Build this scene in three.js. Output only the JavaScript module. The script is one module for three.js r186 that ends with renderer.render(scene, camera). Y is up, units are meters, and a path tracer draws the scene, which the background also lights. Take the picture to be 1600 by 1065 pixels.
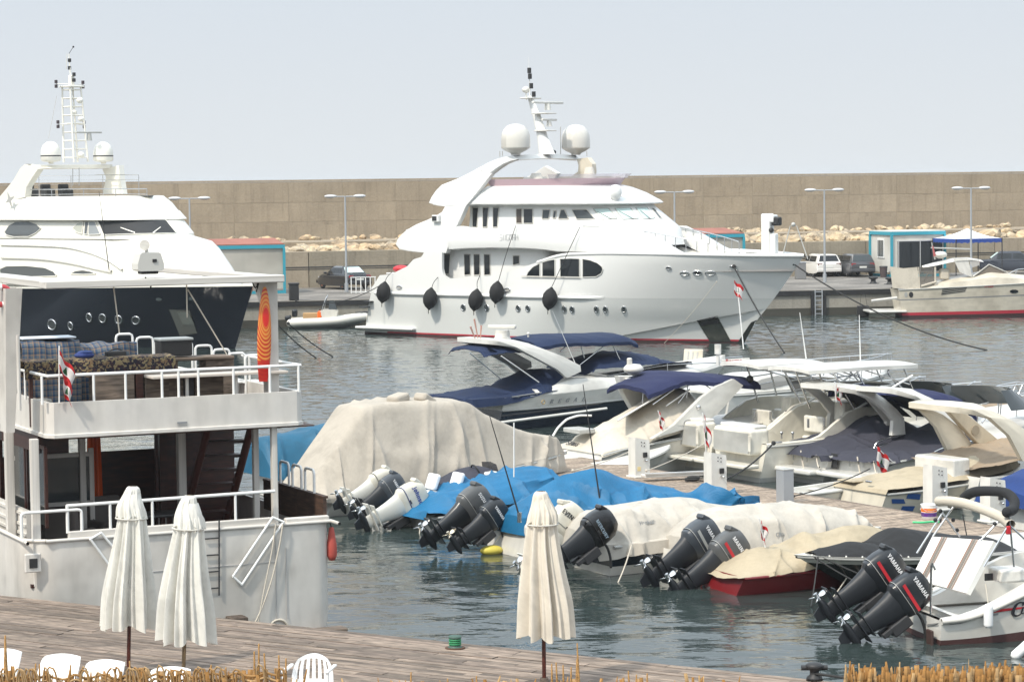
import * as THREE from 'three';
import { RoundedBoxGeometry } from 'three/addons/geometries/RoundedBoxGeometry.js';
import { mergeGeometries, toCreasedNormals, mergeVertices } from 'three/addons/utils/BufferGeometryUtils.js';
import { FontLoader } from 'three/addons/loaders/FontLoader.js';
import { TextGeometry } from 'three/addons/geometries/TextGeometry.js';

// ---------------------------------------------------------------- camera, sky, sun, exposure
const scene = new THREE.Scene();
const CAMH = 7.5, FPX = 4000;
const camera = new THREE.PerspectiveCamera(2 * Math.atan(532.5 / FPX) * 180 / Math.PI, 1600 / 1065, 0.5, 9000);
camera.rotation.order = 'YXZ';
camera.position.set(0, CAMH, 0);
camera.rotation.set(-Math.atan(247.5 / FPX), 0, -0.7 * Math.PI / 180);
camera.updateMatrixWorld(true); camera.updateProjectionMatrix();

const renderer = new THREE.WebGLRenderer({ antialias: true });
renderer.toneMapping = THREE.LinearToneMapping;
renderer.toneMappingExposure = 1.0;
renderer.shadowMap.enabled = true;

const sunDir = new THREE.Vector3(-0.42, 0.76, 0.46).normalize();
{ // hazy thin overcast: pale near the horizon, a little bluer higher up, wide bright veil round the sun
  const w = 256, h = 128, d = new Float32Array(w * h * 4);
  for (let j = 0; j < h; j++) for (let i = 0; i < w; i++) {
    const el = ((j + .5) / h - .5) * Math.PI, az = ((i + .5) / w - .5) * 2 * Math.PI;
    const dx = Math.cos(el) * Math.cos(az), dy = Math.sin(el), dz = Math.cos(el) * Math.sin(az);
    const e = Math.max(0, dy), t = Math.min(1, e / .085);
    const q = Math.min(1, Math.max(0, (e - .05) / .6)), z = 1 + 1.0 * q * q * (3 - 2 * q);
    let r = (.775 - .085 * t) * z * (1 - .06 * q), g = (.81 - .055 * t) * z * (1 - .02 * q), b = (.835 - .01 * t) * z;
    const c = Math.max(0, dx * sunDir.x + dy * sunDir.y + dz * sunDir.z), veil = .75 * Math.pow(c, 6) + .25 * Math.pow(c, 2);
    r += veil * .62; g += veil * .60; b += veil * .55;
    const k = (j * w + i) * 4; d[k] = r; d[k + 1] = g; d[k + 2] = b; d[k + 3] = 1;
  }
  const sky = new THREE.DataTexture(d, w, h, THREE.RGBAFormat, THREE.FloatType);
  sky.mapping = THREE.EquirectangularReflectionMapping; sky.magFilter = THREE.LinearFilter; sky.minFilter = THREE.LinearFilter; sky.needsUpdate = true;
  scene.background = sky; scene.environment = sky;
}
const sun = new THREE.DirectionalLight(new THREE.Color(1, .92, .80), 3.6);
sun.position.copy(sunDir).multiplyScalar(250).add(new THREE.Vector3(0, 0, -90)); sun.target.position.set(0, 0, -90);
sun.castShadow = true; sun.shadow.radius = 6; sun.shadow.mapSize.set(4096, 4096);
Object.assign(sun.shadow.camera, { left: -110, right: 110, top: 110, bottom: -110, near: 10, far: 500 });
scene.add(sun, sun.target);
scene.fog = new THREE.FogExp2(new THREE.Color(.80, .84, .88), 0.00022);

// ---------------------------------------------------------------- helpers
let seed = 20240611;
const rnd = () => { seed = (seed * 1664525 + 1013904223) >>> 0; return seed / 4294967296; };
const rr = (a, b) => a + (b - a) * rnd();
const V = (x, y, z) => new THREE.Vector3(x, y, z);
const lerp = (a, b, t) => a + (b - a) * t, clamp = (x, a = 0, b = 1) => Math.min(b, Math.max(a, x));
const sst = (a, b, x) => { const t = clamp((x - a) / (b - a)); return t * t * (3 - 2 * t); };
const hsh = (x, y, z = 0) => { let n = Math.imul(x | 0, 374761393) ^ Math.imul(y | 0, 668265263) ^ Math.imul(z | 0, 2147483647 - 1274126177); n = Math.imul(n ^ (n >>> 13), 1274126177); return ((n ^ (n >>> 16)) >>> 0) / 4294967296; };
function vn(x, y, z = 0, px = 1e9, py = 1e9) {           // value noise, optional period
  const xi = Math.floor(x), yi = Math.floor(y), fx = x - xi, fy = y - yi, u = fx * fx * (3 - 2 * fx), v = fy * fy * (3 - 2 * fy);
  const m = (a, p) => ((a % p) + p) % p, a = (i, j) => hsh(m(xi + i, px), m(yi + j, py), z);
  return lerp(lerp(a(0, 0), a(1, 0), u), lerp(a(0, 1), a(1, 1), u), v);
}
const fbm = (x, y, z = 0, o = 4) => { let s = 0, a = .5, t = 0; for (let i = 0; i < o; i++) { s += a * vn(x, y, z + i); t += a; x *= 2.03; y *= 2.03; a *= .5; } return s / t; };
const lin = (pts, x) => {                                  // piecewise linear through [[x,y],...]
  if (x <= pts[0][0]) return pts[0][1];
  for (let i = 1; i < pts.length; i++) if (x <= pts[i][0]) { const a = pts[i - 1], b = pts[i]; return lerp(a[1], b[1], (x - a[0]) / (b[0] - a[0] || 1)); }
  return pts[pts.length - 1][1];
};
const smo = (pts, x) => {                                  // monotone-ish smooth version
  if (x <= pts[0][0]) return pts[0][1];
  const n = pts.length;
  for (let i = 1; i < n; i++) if (x <= pts[i][0]) {
    const a = pts[i - 1], b = pts[i], h = b[0] - a[0] || 1, t = (x - a[0]) / h, p = pts[i - 2] || a, q = pts[i + 1] || b;
    const d = (b[1] - a[1]) / h, d0 = i > 1 ? (a[1] - p[1]) / (a[0] - p[0] || 1) : d, d1 = i < n - 1 ? (q[1] - b[1]) / (q[0] - b[0] || 1) : d;
    const m0 = d0 * d <= 0 ? 0 : 2 * d0 * d / (d0 + d), m1 = d1 * d <= 0 ? 0 : 2 * d1 * d / (d1 + d), t2 = t * t, t3 = t2 * t;
    return (2 * t3 - 3 * t2 + 1) * a[1] + (t3 - 2 * t2 + t) * h * m0 + (-2 * t3 + 3 * t2) * b[1] + (t3 - t2) * h * m1;
  }
  return pts[n - 1][1];
};
// points of the place measured on the photograph (1600 x 1065): on the level y = h, or at a distance
const rayDir = (px, py) => V(px / 800 - 1, 1 - py / 532.5, .5).unproject(camera).sub(camera.position).normalize();
const WP = (px, py, h = 0) => { const d = rayDir(px, py), t = (h - CAMH) / d.y; return V(d.x * t, h, d.z * t); };
const DP = (px, py, dist) => { const d = rayDir(px, py), t = -dist / d.z; return V(d.x * t, CAMH + d.y * t, -dist); };
// the same in the axes of a thing: on its plane z = c, x = c or y = c
function LP(T, px, py, axis, c) {
  T.updateMatrixWorld(true);
  const m = T.matrixWorld.clone().invert(), o = camera.position.clone().applyMatrix4(m), d = rayDir(px, py).transformDirection(m);
  const t = (c - o[axis]) / d[axis];
  return o.addScaledVector(d, t);
}
const LZ = (T, px, py, z = 0) => LP(T, px, py, 'z', z), LX = (T, px, py, x) => LP(T, px, py, 'x', x), LY = (T, px, py, y) => LP(T, px, py, 'y', y);
const prof = (T, pts, z = 0) => pts.map(([a, b]) => { const p = LZ(T, a, b, z); return [p.x, p.y]; }).sort((a, b) => a[0] - b[0]);

// ---------------------------------------------------------------- naming and building
const used = {};
const numbered = n => { n = n.replace(/_\d{3}$/, ''); const k = used[n] = (used[n] ?? -1) + 1; return k ? `${n}_${String(k).padStart(3, '0')}` : n; };
function tag(o, label, category, group) { o.userData.label = label; o.userData.category = category; if (group) o.userData.group = group; return o; }
function thing(name, label, category, p = V(0, 0, 0), ry = 0, group) {
  const o = new THREE.Group(); o.name = numbered(name); o.position.copy(p); o.rotation.y = ry; scene.add(o); tag(o, label, category, group); o.updateMatrixWorld(true); return o;
}
function prep(g) {
  if (g.index) g = g.toNonIndexed();
  for (const k of Object.keys(g.attributes)) if (!['position', 'normal', 'uv', 'color'].includes(k)) g.deleteAttribute(k);
  if (!g.attributes.normal) g.computeVertexNormals();
  if (!g.attributes.uv) g.setAttribute('uv', new THREE.BufferAttribute(new Float32Array(g.attributes.position.count * 2), 2));
  return g;
}
const merge = gs => { gs = gs.flat(9).filter(Boolean).map(prep); const c = gs.some(g => g.attributes.color); if (c) for (const g of gs) if (!g.attributes.color) g.setAttribute('color', new THREE.BufferAttribute(new Float32Array(g.attributes.position.count * 3).fill(1), 3)); return gs.length === 1 ? gs[0] : mergeGeometries(gs); };
function mesh(name, geos, mat, parent = scene, label) {
  const m = new THREE.Mesh(merge([geos]), mat); m.castShadow = m.receiveShadow = true;
  m.name = parent === scene ? numbered(name) : name; if (label) m.userData.label = label; parent.add(m); return m;
}
function struct(name, geos, mat) { const m = mesh(name, geos, mat); m.userData.kind = 'structure'; return m; }
const stuff = m => { m.userData.kind = 'stuff'; return m; };

const box = (w, h, d, x = 0, y = 0, z = 0, ry = 0, rz = 0, rx = 0) => new THREE.BoxGeometry(w, h, d).applyMatrix4(new THREE.Matrix4().makeRotationFromEuler(new THREE.Euler(rx, ry, rz, 'YXZ'))).translate(x, y, z);
const rbox = (w, h, d, r, x = 0, y = 0, z = 0, ry = 0, rz = 0, rx = 0) => new RoundedBoxGeometry(w, h, d, 2, Math.min(r, w / 2.01, h / 2.01, d / 2.01)).applyMatrix4(new THREE.Matrix4().makeRotationFromEuler(new THREE.Euler(rx, ry, rz, 'YXZ'))).translate(x, y, z);
const cyl = (r0, r1, h, x = 0, y = 0, z = 0, n = 16) => new THREE.CylinderGeometry(r1, r0, h, n).translate(x, y + h / 2, z);
const sph = (r, x, y, z, sx = 1, sy = 1, sz = 1, n = 16) => new THREE.SphereGeometry(r, n, Math.ceil(n * .7)).scale(sx, sy, sz).translate(x, y, z);
const lathe = (pts, x = 0, y = 0, z = 0, n = 28) => new THREE.LatheGeometry(pts.map(p => new THREE.Vector2(p[0], p[1])), n).translate(x, y, z);
function bar(a, b, r, n = 8, r2) {
  const d = b.clone().sub(a), l = d.length(); if (l < 1e-6) return null;
  return new THREE.CylinderGeometry(r2 ?? r, r, l, n).applyQuaternion(new THREE.Quaternion().setFromUnitVectors(V(0, 1, 0), d.normalize())).translate((a.x + b.x) / 2, (a.y + b.y) / 2, (a.z + b.z) / 2);
}
const bars = (pts, r, n = 8) => pts.slice(1).map((p, i) => bar(pts[i], p, r, n)).concat(pts.slice(1, -1).map(p => sph(r, p.x, p.y, p.z, 1, 1, 1, 8)));
const pipe = (pts, r, seg, n = 8, closed = false, tension = .5) => new THREE.TubeGeometry(new THREE.CatmullRomCurve3(pts, closed, 'catmullrom', tension), seg || pts.length * 6, r, n, closed);
function rope(a, b, sag, r = .012, n = 18) { const p = []; for (let i = 0; i <= n; i++) { const t = i / n, q = a.clone().lerp(b, t); q.y -= sag * 4 * t * (1 - t); p.push(q); } return pipe(p, r, n, 6); }
// skin over rows of points; uv in metres
function loft(rows, o = {}) {
  const m = rows.length, n = rows[0].length, pos = [], uv = [], ix = [];
  let v = 0;
  for (let i = 0; i < m; i++) {
    if (i) v += rows[i][n >> 1].distanceTo(rows[i - 1][n >> 1]);
    let u = 0;
    for (let j = 0; j < n; j++) { const p = rows[i][j]; if (j) u += p.distanceTo(rows[i][j - 1]); pos.push(p.x, p.y, p.z); uv.push(u, v); }
  }
  for (let i = 0; i < m - 1; i++) for (let j = 0; j < n - 1; j++) { const a = i * n + j, b = a + 1, c = a + n, d = c + 1; ix.push(a, c, b, b, c, d); }
  const g = new THREE.BufferGeometry();
  g.setAttribute('position', new THREE.Float32BufferAttribute(pos, 3)); g.setAttribute('uv', new THREE.Float32BufferAttribute(uv, 2)); g.setIndex(ix);
  let out = g;
  const extra = [];
  for (const [k, f] of [[0, o.cap0], [m - 1, o.cap1]]) if (f) extra.push(fan(rows[k], k === 0));
  if (o.crease === undefined || o.crease) { out = toCreasedNormals(g, o.crease ?? .6); } else g.computeVertexNormals();
  return extra.length ? merge([out, ...extra]) : out;
}
function fan(row, flip) {
  const c = row.reduce((a, p) => a.add(p), V(0, 0, 0)).divideScalar(row.length), pos = [];
  for (let i = 0; i < row.length; i++) { const a = row[i], b = row[(i + 1) % row.length]; for (const p of flip ? [c, a, b] : [c, b, a]) pos.push(p.x, p.y, p.z); }
  const g = new THREE.BufferGeometry(); g.setAttribute('position', new THREE.Float32BufferAttribute(pos, 3)); g.computeVertexNormals(); return g;
}
// sheet with thickness from a grid of points
function slab(rows, th, dir = V(0, -1, 0)) {
  const lo = rows.map(r => r.map(p => p.clone().addScaledVector(dir, th))), m = rows.length, n = rows[0].length;
  const e = [rows.map((r, i) => [r[0], lo[i][0]]), rows.map((r, i) => [r[n - 1], lo[i][n - 1]]), [rows[0], lo[0]], [rows[m - 1], lo[m - 1]]];
  return [loft(rows), loft(lo), ...e.map(x => loft(x))];
}
function extr(pts, depth, bevel = .01, holes = []) {       // outline in x,y extruded towards +z
  const s = new THREE.Shape(pts.map(p => new THREE.Vector2(p[0], p[1])));
  for (const h of holes) s.holes.push(new THREE.Path(h.map(p => new THREE.Vector2(p[0], p[1]))));
  return new THREE.ExtrudeGeometry(s, { depth, bevelEnabled: bevel > 0, bevelSize: bevel, bevelThickness: bevel, bevelSegments: 2, curveSegments: 8 });
}
const rayc = new THREE.Raycaster();
// a thin pane, stripe or patch laid on a curved wall: its outline is measured on the photograph and carried onto the wall
function patch(target, pts, off = .015, inset = 0, sub = 5) {
  scene.updateMatrixWorld(true);
  const list = [];
  for (let i = 0; i < pts.length; i++) { const a = pts[i], b = pts[(i + 1) % pts.length]; for (let k = 0; k < sub; k++) list.push([lerp(a[0], b[0], k / sub), lerp(a[1], b[1], k / sub)]); }
  const c = list.reduce((s, p) => [s[0] + p[0] / list.length, s[1] + p[1] / list.length], [0, 0]);
  const inv = target.parent.matrixWorld.clone().invert(), arr = Array.isArray(target.all) ? target.all : [target];
  const hit = p => {
    rayc.set(camera.position, rayDir(p[0], p[1])); rayc.far = 500;
    for (const t of arr) t.material.side = THREE.DoubleSide;
    const h = rayc.intersectObjects(arr, false)[0]; if (!h) return null;
    const n = h.face.normal.clone().transformDirection(h.object.matrixWorld); if (n.dot(rayc.ray.direction) > 0) n.negate();
    return h.point.addScaledVector(n, off).applyMatrix4(inv);
  };
  const out = list.map(p => hit([lerp(p[0], c[0], inset), lerp(p[1], c[1], inset)]));
  const RN = [.2, .4, .6, .8].map(k => list.map(p => hit([lerp(p[0], c[0], k), lerp(p[1], c[1], k)])));
  const cc = hit(c), ringsP = [out, ...RN];
  if (!cc || ringsP.some(r => r.some(p => !p))) { console.log('patch misses wall', JSON.stringify(pts[0]), !!cc, out.filter(p => !p).length); return null; }
  const pos = [], n = out.length, tri = (a, b, d) => { for (const p of [a, b, d]) pos.push(p.x, p.y, p.z); };
  for (let k = 0; k < 4; k++) for (let i = 0; i < n; i++) { const j = (i + 1) % n, A = ringsP[k], B = ringsP[k + 1]; tri(A[i], B[i], A[j]); tri(A[j], B[i], B[j]); }
  for (let i = 0; i < n; i++) tri(RN[3][i], cc, RN[3][(i + 1) % n]);
  const g = new THREE.BufferGeometry(); g.setAttribute('position', new THREE.Float32BufferAttribute(pos, 3));
  g.setAttribute('uv', new THREE.Float32BufferAttribute(new Float32Array(pos.length / 3 * 2), 2));
  const gg = mergeVertices(g); gg.deleteAttribute('uv'); gg.computeVertexNormals(); gg.userData.rim = out; return gg;
}
const oval = (cx, cy, rx, ry, n = 12, rot = 0) => Array.from({ length: n }, (_, i) => { const a = i / n * 2 * Math.PI, x = rx * Math.cos(a), y = ry * Math.sin(a); return [cx + x * Math.cos(rot) - y * Math.sin(rot), cy + x * Math.sin(rot) + y * Math.cos(rot)]; });

const font = await new FontLoader().loadAsync('fonts/droid/droid_sans_bold.typeface.json');
const fontSerif = await new FontLoader().loadAsync('fonts/droid/droid_serif_bold.typeface.json');
function letters(str, size, depth = .006, f = font) { // centred on its own middle, facing +z
  const g = new TextGeometry(str, { font: f, size, depth, curveSegments: 3, bevelEnabled: false }); g.computeBoundingBox(); const b = g.boundingBox;
  return g.translate(-(b.max.x + b.min.x) / 2, -(b.max.y + b.min.y) / 2, 0);
}

// ---------------------------------------------------------------- materials
function tex(size, fn, srgb = true, rep = 1, h) {
  const sh = h || size, d = new Uint8Array(size * sh * 4);
  for (let j = 0; j < sh; j++) for (let i = 0; i < size; i++) { const c = fn(i / size, j / sh), k = (j * size + i) * 4; d[k] = clamp(c[0]) * 255; d[k + 1] = clamp(c[1]) * 255; d[k + 2] = clamp(c[2]) * 255; d[k + 3] = 255; }
  const t = new THREE.DataTexture(d, size, sh, THREE.RGBAFormat); t.wrapS = t.wrapT = THREE.RepeatWrapping; t.magFilter = THREE.LinearFilter; t.minFilter = THREE.LinearMipmapLinearFilter; t.repeat.set(rep, rep);
  if (srgb) t.colorSpace = THREE.SRGBColorSpace; t.needsUpdate = true; return t;
}
const pf = (u, v, f, z, o = 4) => { let s = 0, a = .5, t = 0; for (let i = 0; i < o; i++) { s += a * vn(u * f, v * f, z + i, f, f); t += a; f *= 2; a *= .5; } return s / t; };
const g3 = x => [x, x, x];
const T = {
  soil: tex(256, (u, v) => { const a = pf(u, v, 3, 1), b = pf(u, v, 17, 5, 3), s = Math.pow(pf(u, v * .25, 24, 9, 3), 2); const x = .97 - .10 * sst(.5, .8, a) - .05 * b - .08 * s; return [x, x * (.995 - .012 * a), x * (.985 - .03 * a)]; }, true, .35),
  cloth: tex(256, (u, v) => { const a = pf(u, v, 4, 21), b = pf(u, v, 40, 25, 3); const x = .95 + .05 * (a - .5) - .06 * sst(.5, .8, pf(u, v, 6, 31)) - .05 * b; return g3(x); }, true, .5),
  clothB: tex(256, (u, v) => g3(.5 + .5 * (pf(u, v, 5, 41, 5) - .5) + .15 * (pf(u, v, 64, 47, 1) - .5)), false, .8),
  conc: tex(512, (u, v) => { const a = pf(u, v, 4, 51, 5), st = pf(u, v * .06, 48, 55, 3), b = pf(u, v, 90, 58, 2), s2 = pf(u, v * .1, 12, 59, 3); const x = .90 + .12 * (a - .5) - .07 * sst(.5, .9, st) - .05 * sst(.5, .8, s2) - .07 * b; return [x, x * .985, x * .955]; }, true, .12),
  concB: tex(256, (u, v) => g3(pf(u, v, 32, 61, 4)), false, .5),
  wood: tex(512, (u, v) => { const g = pf(u * .12, v, 64, 71, 4), k = pf(u, v, 6, 75, 3), f = pf(u * .05, v, 200, 78, 2); const x = .72 + .45 * (g - .5) + .25 * (k - .5) - .2 * sst(.6, .9, f); return [x, x * .95, x * .90]; }, true, .5),
  asph: tex(256, (u, v) => { const x = .8 + .5 * (pf(u, v, 4, 81, 5) - .5) - .15 * pf(u, v, 90, 85, 1); return g3(x); }, true, .15),
  rock: tex(256, (u, v) => { const a = pf(u, v, 3, 91, 5), b = pf(u, v, 20, 95, 4); const x = .80 + .45 * (a - .5) + .35 * (b - .5); return [x, x * (.96 - .05 * a), x * (.88 - .14 * a)]; }, true, .4),
  rockB: tex(256, (u, v) => g3(pf(u, v, 6, 97, 5)), false, .5),
};
const lrgb = c => Array.isArray(c) ? new THREE.Color().setRGB(...c) : new THREE.Color(c);
const std = (c, r = .5, o = {}) => new THREE.MeshPhysicalMaterial({ color: lrgb(c), roughness: r, ...o });
const gel = (c, r = .28, o = {}) => std(c, r, { map: T.soil, clearcoat: .35, clearcoatRoughness: .15, ...o });
const cloth = (c, o = {}) => std(c, .9, { map: T.cloth, bumpMap: T.clothB, bumpScale: .012, ...o });
const M = {
  white: gel([.80, .80, .775]), white2: gel([.76, .75, .715]), cream: gel([.76, .71, .60]), creamW: gel([.85, .83, .755]), beige: gel([.62, .54, .41]), paintW: std([.74, .72, .69], .45, { map: T.soil }),
  navy: gel([.012, .02, .038], .16), navyReg: gel([.010, .022, .045], .12), black: gel([.012, .012, .014], .22), red: gel([.20, .012, .016], .35), redL: std([.45, .03, .05], .5), grey: gel([.30, .31, .32], .35), ltgrey: gel([.5, .51, .5], .4),
  boot: std([.05, .02, .02], .7), bottom: std([.03, .035, .045], .7), bottomRed: std([.16, .02, .02], .6),
  pane: std([.012, .015, .018], .06), paneG: std([.05, .06, .065], .08), paneL: std([.55, .68, .66], .35), rubber: std([.015, .015, .016], .7), blackMat: std([.02, .02, .021], .55), dark: std([.03, .03, .032], .6),
  steel: std([.62, .62, .62], .18, { metalness: 1 }), alu: std([.72, .72, .70], .35, { metalness: .7 }), whiteRail: std([.78, .78, .76], .35), galv: std([.42, .44, .46], .5, { metalness: .5 }),
  engGrey: gel([.055, .065, .08], .35, { clearcoat: .2 }), engDark: gel([.014, .017, .022], .35, { clearcoat: .25 }), engBlack: gel([.006, .006, .007], .22), engWhite: gel([.72, .70, .62], .3), engMid: gel([.10, .105, .11], .4, { clearcoat: .15 }), leg: std([.014, .016, .02], .5), legW: std([.6, .59, .54], .5),
  tarpTan: cloth([.50, .45, .38]), tarpBlue: cloth([.003, .15, .33], { roughness: .6, bumpScale: .02 }), tarpTeal: cloth([.003, .105, .20], { roughness: .6 }), tarpCream: cloth([.64, .58, .48]), tarpBeige: cloth([.48, .405, .285]), tarpKhaki: cloth([.33, .25, .17]), tarpNavy: cloth([.045, .046, .066]), canNavy: cloth([.008, .022, .07]), canNavy2: cloth([.014, .02, .075]), tarpBlk: cloth([.018, .019, .021]), tarpWhite: cloth([.57, .53, .465]), canvasW: cloth([.72, .69, .62]), umb: cloth([.90, .83, .71], { transmission: .18, thickness: 0, bumpScale: .004 }), umb2: cloth([.92, .90, .83], { transmission: .18, thickness: 0, bumpScale: .004 }),
  wood: std([.20, .165, .14], .85, { map: T.wood, bumpMap: T.wood, bumpScale: .006 }), teak: std([.26, .16, .09], .7, { map: T.wood }), teakG: std([.34, .29, .25], .85, { map: T.wood }), mahog: std([.10, .028, .017], .4, { map: T.wood }), straw: std([.80, .50, .20], .85, { map: T.wood }), straw2: std([.66, .38, .13], .9, { map: T.wood }), straw3: std([.90, .66, .36], .85, { map: T.wood }),
  plastic: std([.80, .80, .79], .4), prop: std([.75, .65, .5], .25, { metalness: .9 }), fender: std([.009, .009, .010], .8, { bumpMap: T.clothB, bumpScale: .01 }), ropeW: std([.55, .5, .42], .9), ropeD: std([.03, .03, .03], .9), ropeY: std([.6, .45, .1], .9), orange: std([.7, .12, .03], .6), green: std([.02, .2, .08], .6), ink: std([.02, .02, .025], .5), inkW: std([.75, .75, .75], .5), inkR: std([.5, .02, .03], .5), inkB: std([.01, .04, .25], .5), inkG: std([.25, .26, .27], .5),
};
// ================================================================= SETTING
// ---- water: still harbour basin, real ripples where the lens can tell them apart
const wave = (x, z) => {
  let h = 0;
  h += .011 * Math.sin(1.9 * x + 3.1 * z + 2 * vn(x * .3, z * .4, 3)) + .009 * Math.sin(-2.7 * x + 4.3 * z + 1 + 2.5 * vn(x * .4 + 9, z * .5, 4));
  h += .032 * (vn(x * 1.5 + .3 * z, z * 2.9, 5) - .5) + .017 * (vn(x * 3.4, z * 6.3 + .5 * x, 6) - .5) + .0075 * (vn(x * 8, z * 13, 7) - .5);
  return h * (.42 + .45 * vn(x * .11, z * .09, 8)) * lerp(.62, 1.05, sst(-60, -88, z)) * lerp(.55, 1.3, sst(.3, .7, vn(x * .22 + 3, z * .16, 12)));
};
{
  const patch3 = (x0, x1, z0, z1, nx, nz) => {
    const pos = [], nor = [], uv = [], ix = [];
    for (let j = 0; j <= nz; j++) for (let i = 0; i <= nx; i++) {
      const t = j / nz, z = lerp(z0, z1, t), x = lerp(x0(z), x1(z), i / nx), e = .03, y = wave(x, z);
      const gx = (wave(x + e, z) - wave(x - e, z)) / (2 * e), gz = (wave(x, z + e) - wave(x, z - e)) / (2 * e), l = Math.hypot(gx, 1, gz);
      pos.push(x, y, z); nor.push(-gx / l, 1 / l, -gz / l); uv.push(x, z);
    }
    for (let j = 0; j < nz; j++) for (let i = 0; i < nx; i++) { const a = j * (nx + 1) + i, b = a + 1, c = a + nx + 1, d = c + 1; ix.push(a, b, c, b, d, c); }
    const g = new THREE.BufferGeometry(); g.setAttribute('position', new THREE.Float32BufferAttribute(pos, 3)); g.setAttribute('normal', new THREE.Float32BufferAttribute(nor, 3)); g.setAttribute('uv', new THREE.Float32BufferAttribute(uv, 2)); g.setIndex(ix); return g;
  };
  const bump = tex(512, (u, v) => g3(.5 * pf(u, v, 10, 201, 3) + .3 * pf(u, v, 31, 205, 2) + .2 * pf(u * .5, v, 64, 208, 2)), false, 1); bump.repeat.set(.22, .38);
  const wm = std([.030, .043, .041], .035, { ior: 1.33, bumpMap: bump, bumpScale: .010 });
  const near = patch3(z => z * .235, z => -z * .235, -36, -78, 300, 560);
  const far = patch3(z => z * .235, z => -z * .235, -78, -146, 300, 420);
  const sea = s => { const g = new THREE.PlaneGeometry(...s.slice(0, 2)).rotateX(-Math.PI / 2).translate(s[2], -.03, s[3]); const u = g.attributes.uv; for (let i = 0; i < u.count; i++) u.setXY(i, g.attributes.position.getX(i), g.attributes.position.getZ(i)); return g; };
  const w = mesh('harbour_water', [near, far, sea([6000, 6000, 0, -2000])], wm); w.userData.kind = 'structure';
  const bed = struct('sea_bed', box(6000, 1, 6000, 0, -6, -2000), std([.05, .06, .05], 1));
}
// ---- quay, its low wall, the rock bank and the breakwater wall: s metres along, d metres back
const QA = V(-11.8, 0, -135.1), QU = V(28.4, 0, -5.5).normalize(), QN = V(QU.z, 0, -QU.x), QRY = Math.atan2(-QU.z, QU.x);
const QP = (s, d, h) => QA.clone().addScaledVector(QU, s).addScaledVector(QN, d).setY(h);
const WU = V(38, 0, -11).normalize(), WA = V(-13, 0, -152), WN = V(WU.z, 0, -WU.x), WRY = Math.atan2(-WU.z, WU.x);
const WQ = (s, d, h) => WA.clone().addScaledVector(WU, s).addScaledVector(WN, d).setY(h);
const concM = (c, rep) => { const t = T.conc.clone(); t.repeat.set(rep, rep); t.needsUpdate = true; return std(c, .9, { map: t, bumpMap: T.concB, bumpScale: .01 }); };
const MC = { quay: concM([.40, .385, .35], .12), low: concM([.40, .355, .285], .12), wall: concM([.445, .38, .30], .14), wall2: concM([.455, .39, .31], .11), wall3: concM([.435, .37, .29], .13), deck: std([.34, .31, .275], .95, { map: T.asph }) };
const uvm = (g, k = 1) => { g = g.index ? g.toNonIndexed() : g; const p = g.attributes.position, n = g.attributes.normal, u = g.attributes.uv, ox = rnd() * 7, oy = rnd() * 7; for (let i = 0; i < p.count; i++) { const ax = Math.abs(n.getX(i)), ay = Math.abs(n.getY(i)), az = Math.abs(n.getZ(i)); u.setXY(i, ((ay > ax && ay > az) ? p.getX(i) : ax > az ? p.getZ(i) : p.getX(i)) * k + ox, ((ay > ax && ay > az) ? p.getZ(i) : p.getY(i)) * k + oy); } return g; };
const onQ = (o, p, ry) => { o.position.copy(p); o.rotation.y = ry; o.updateMatrixWorld(true); return o; };
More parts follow.
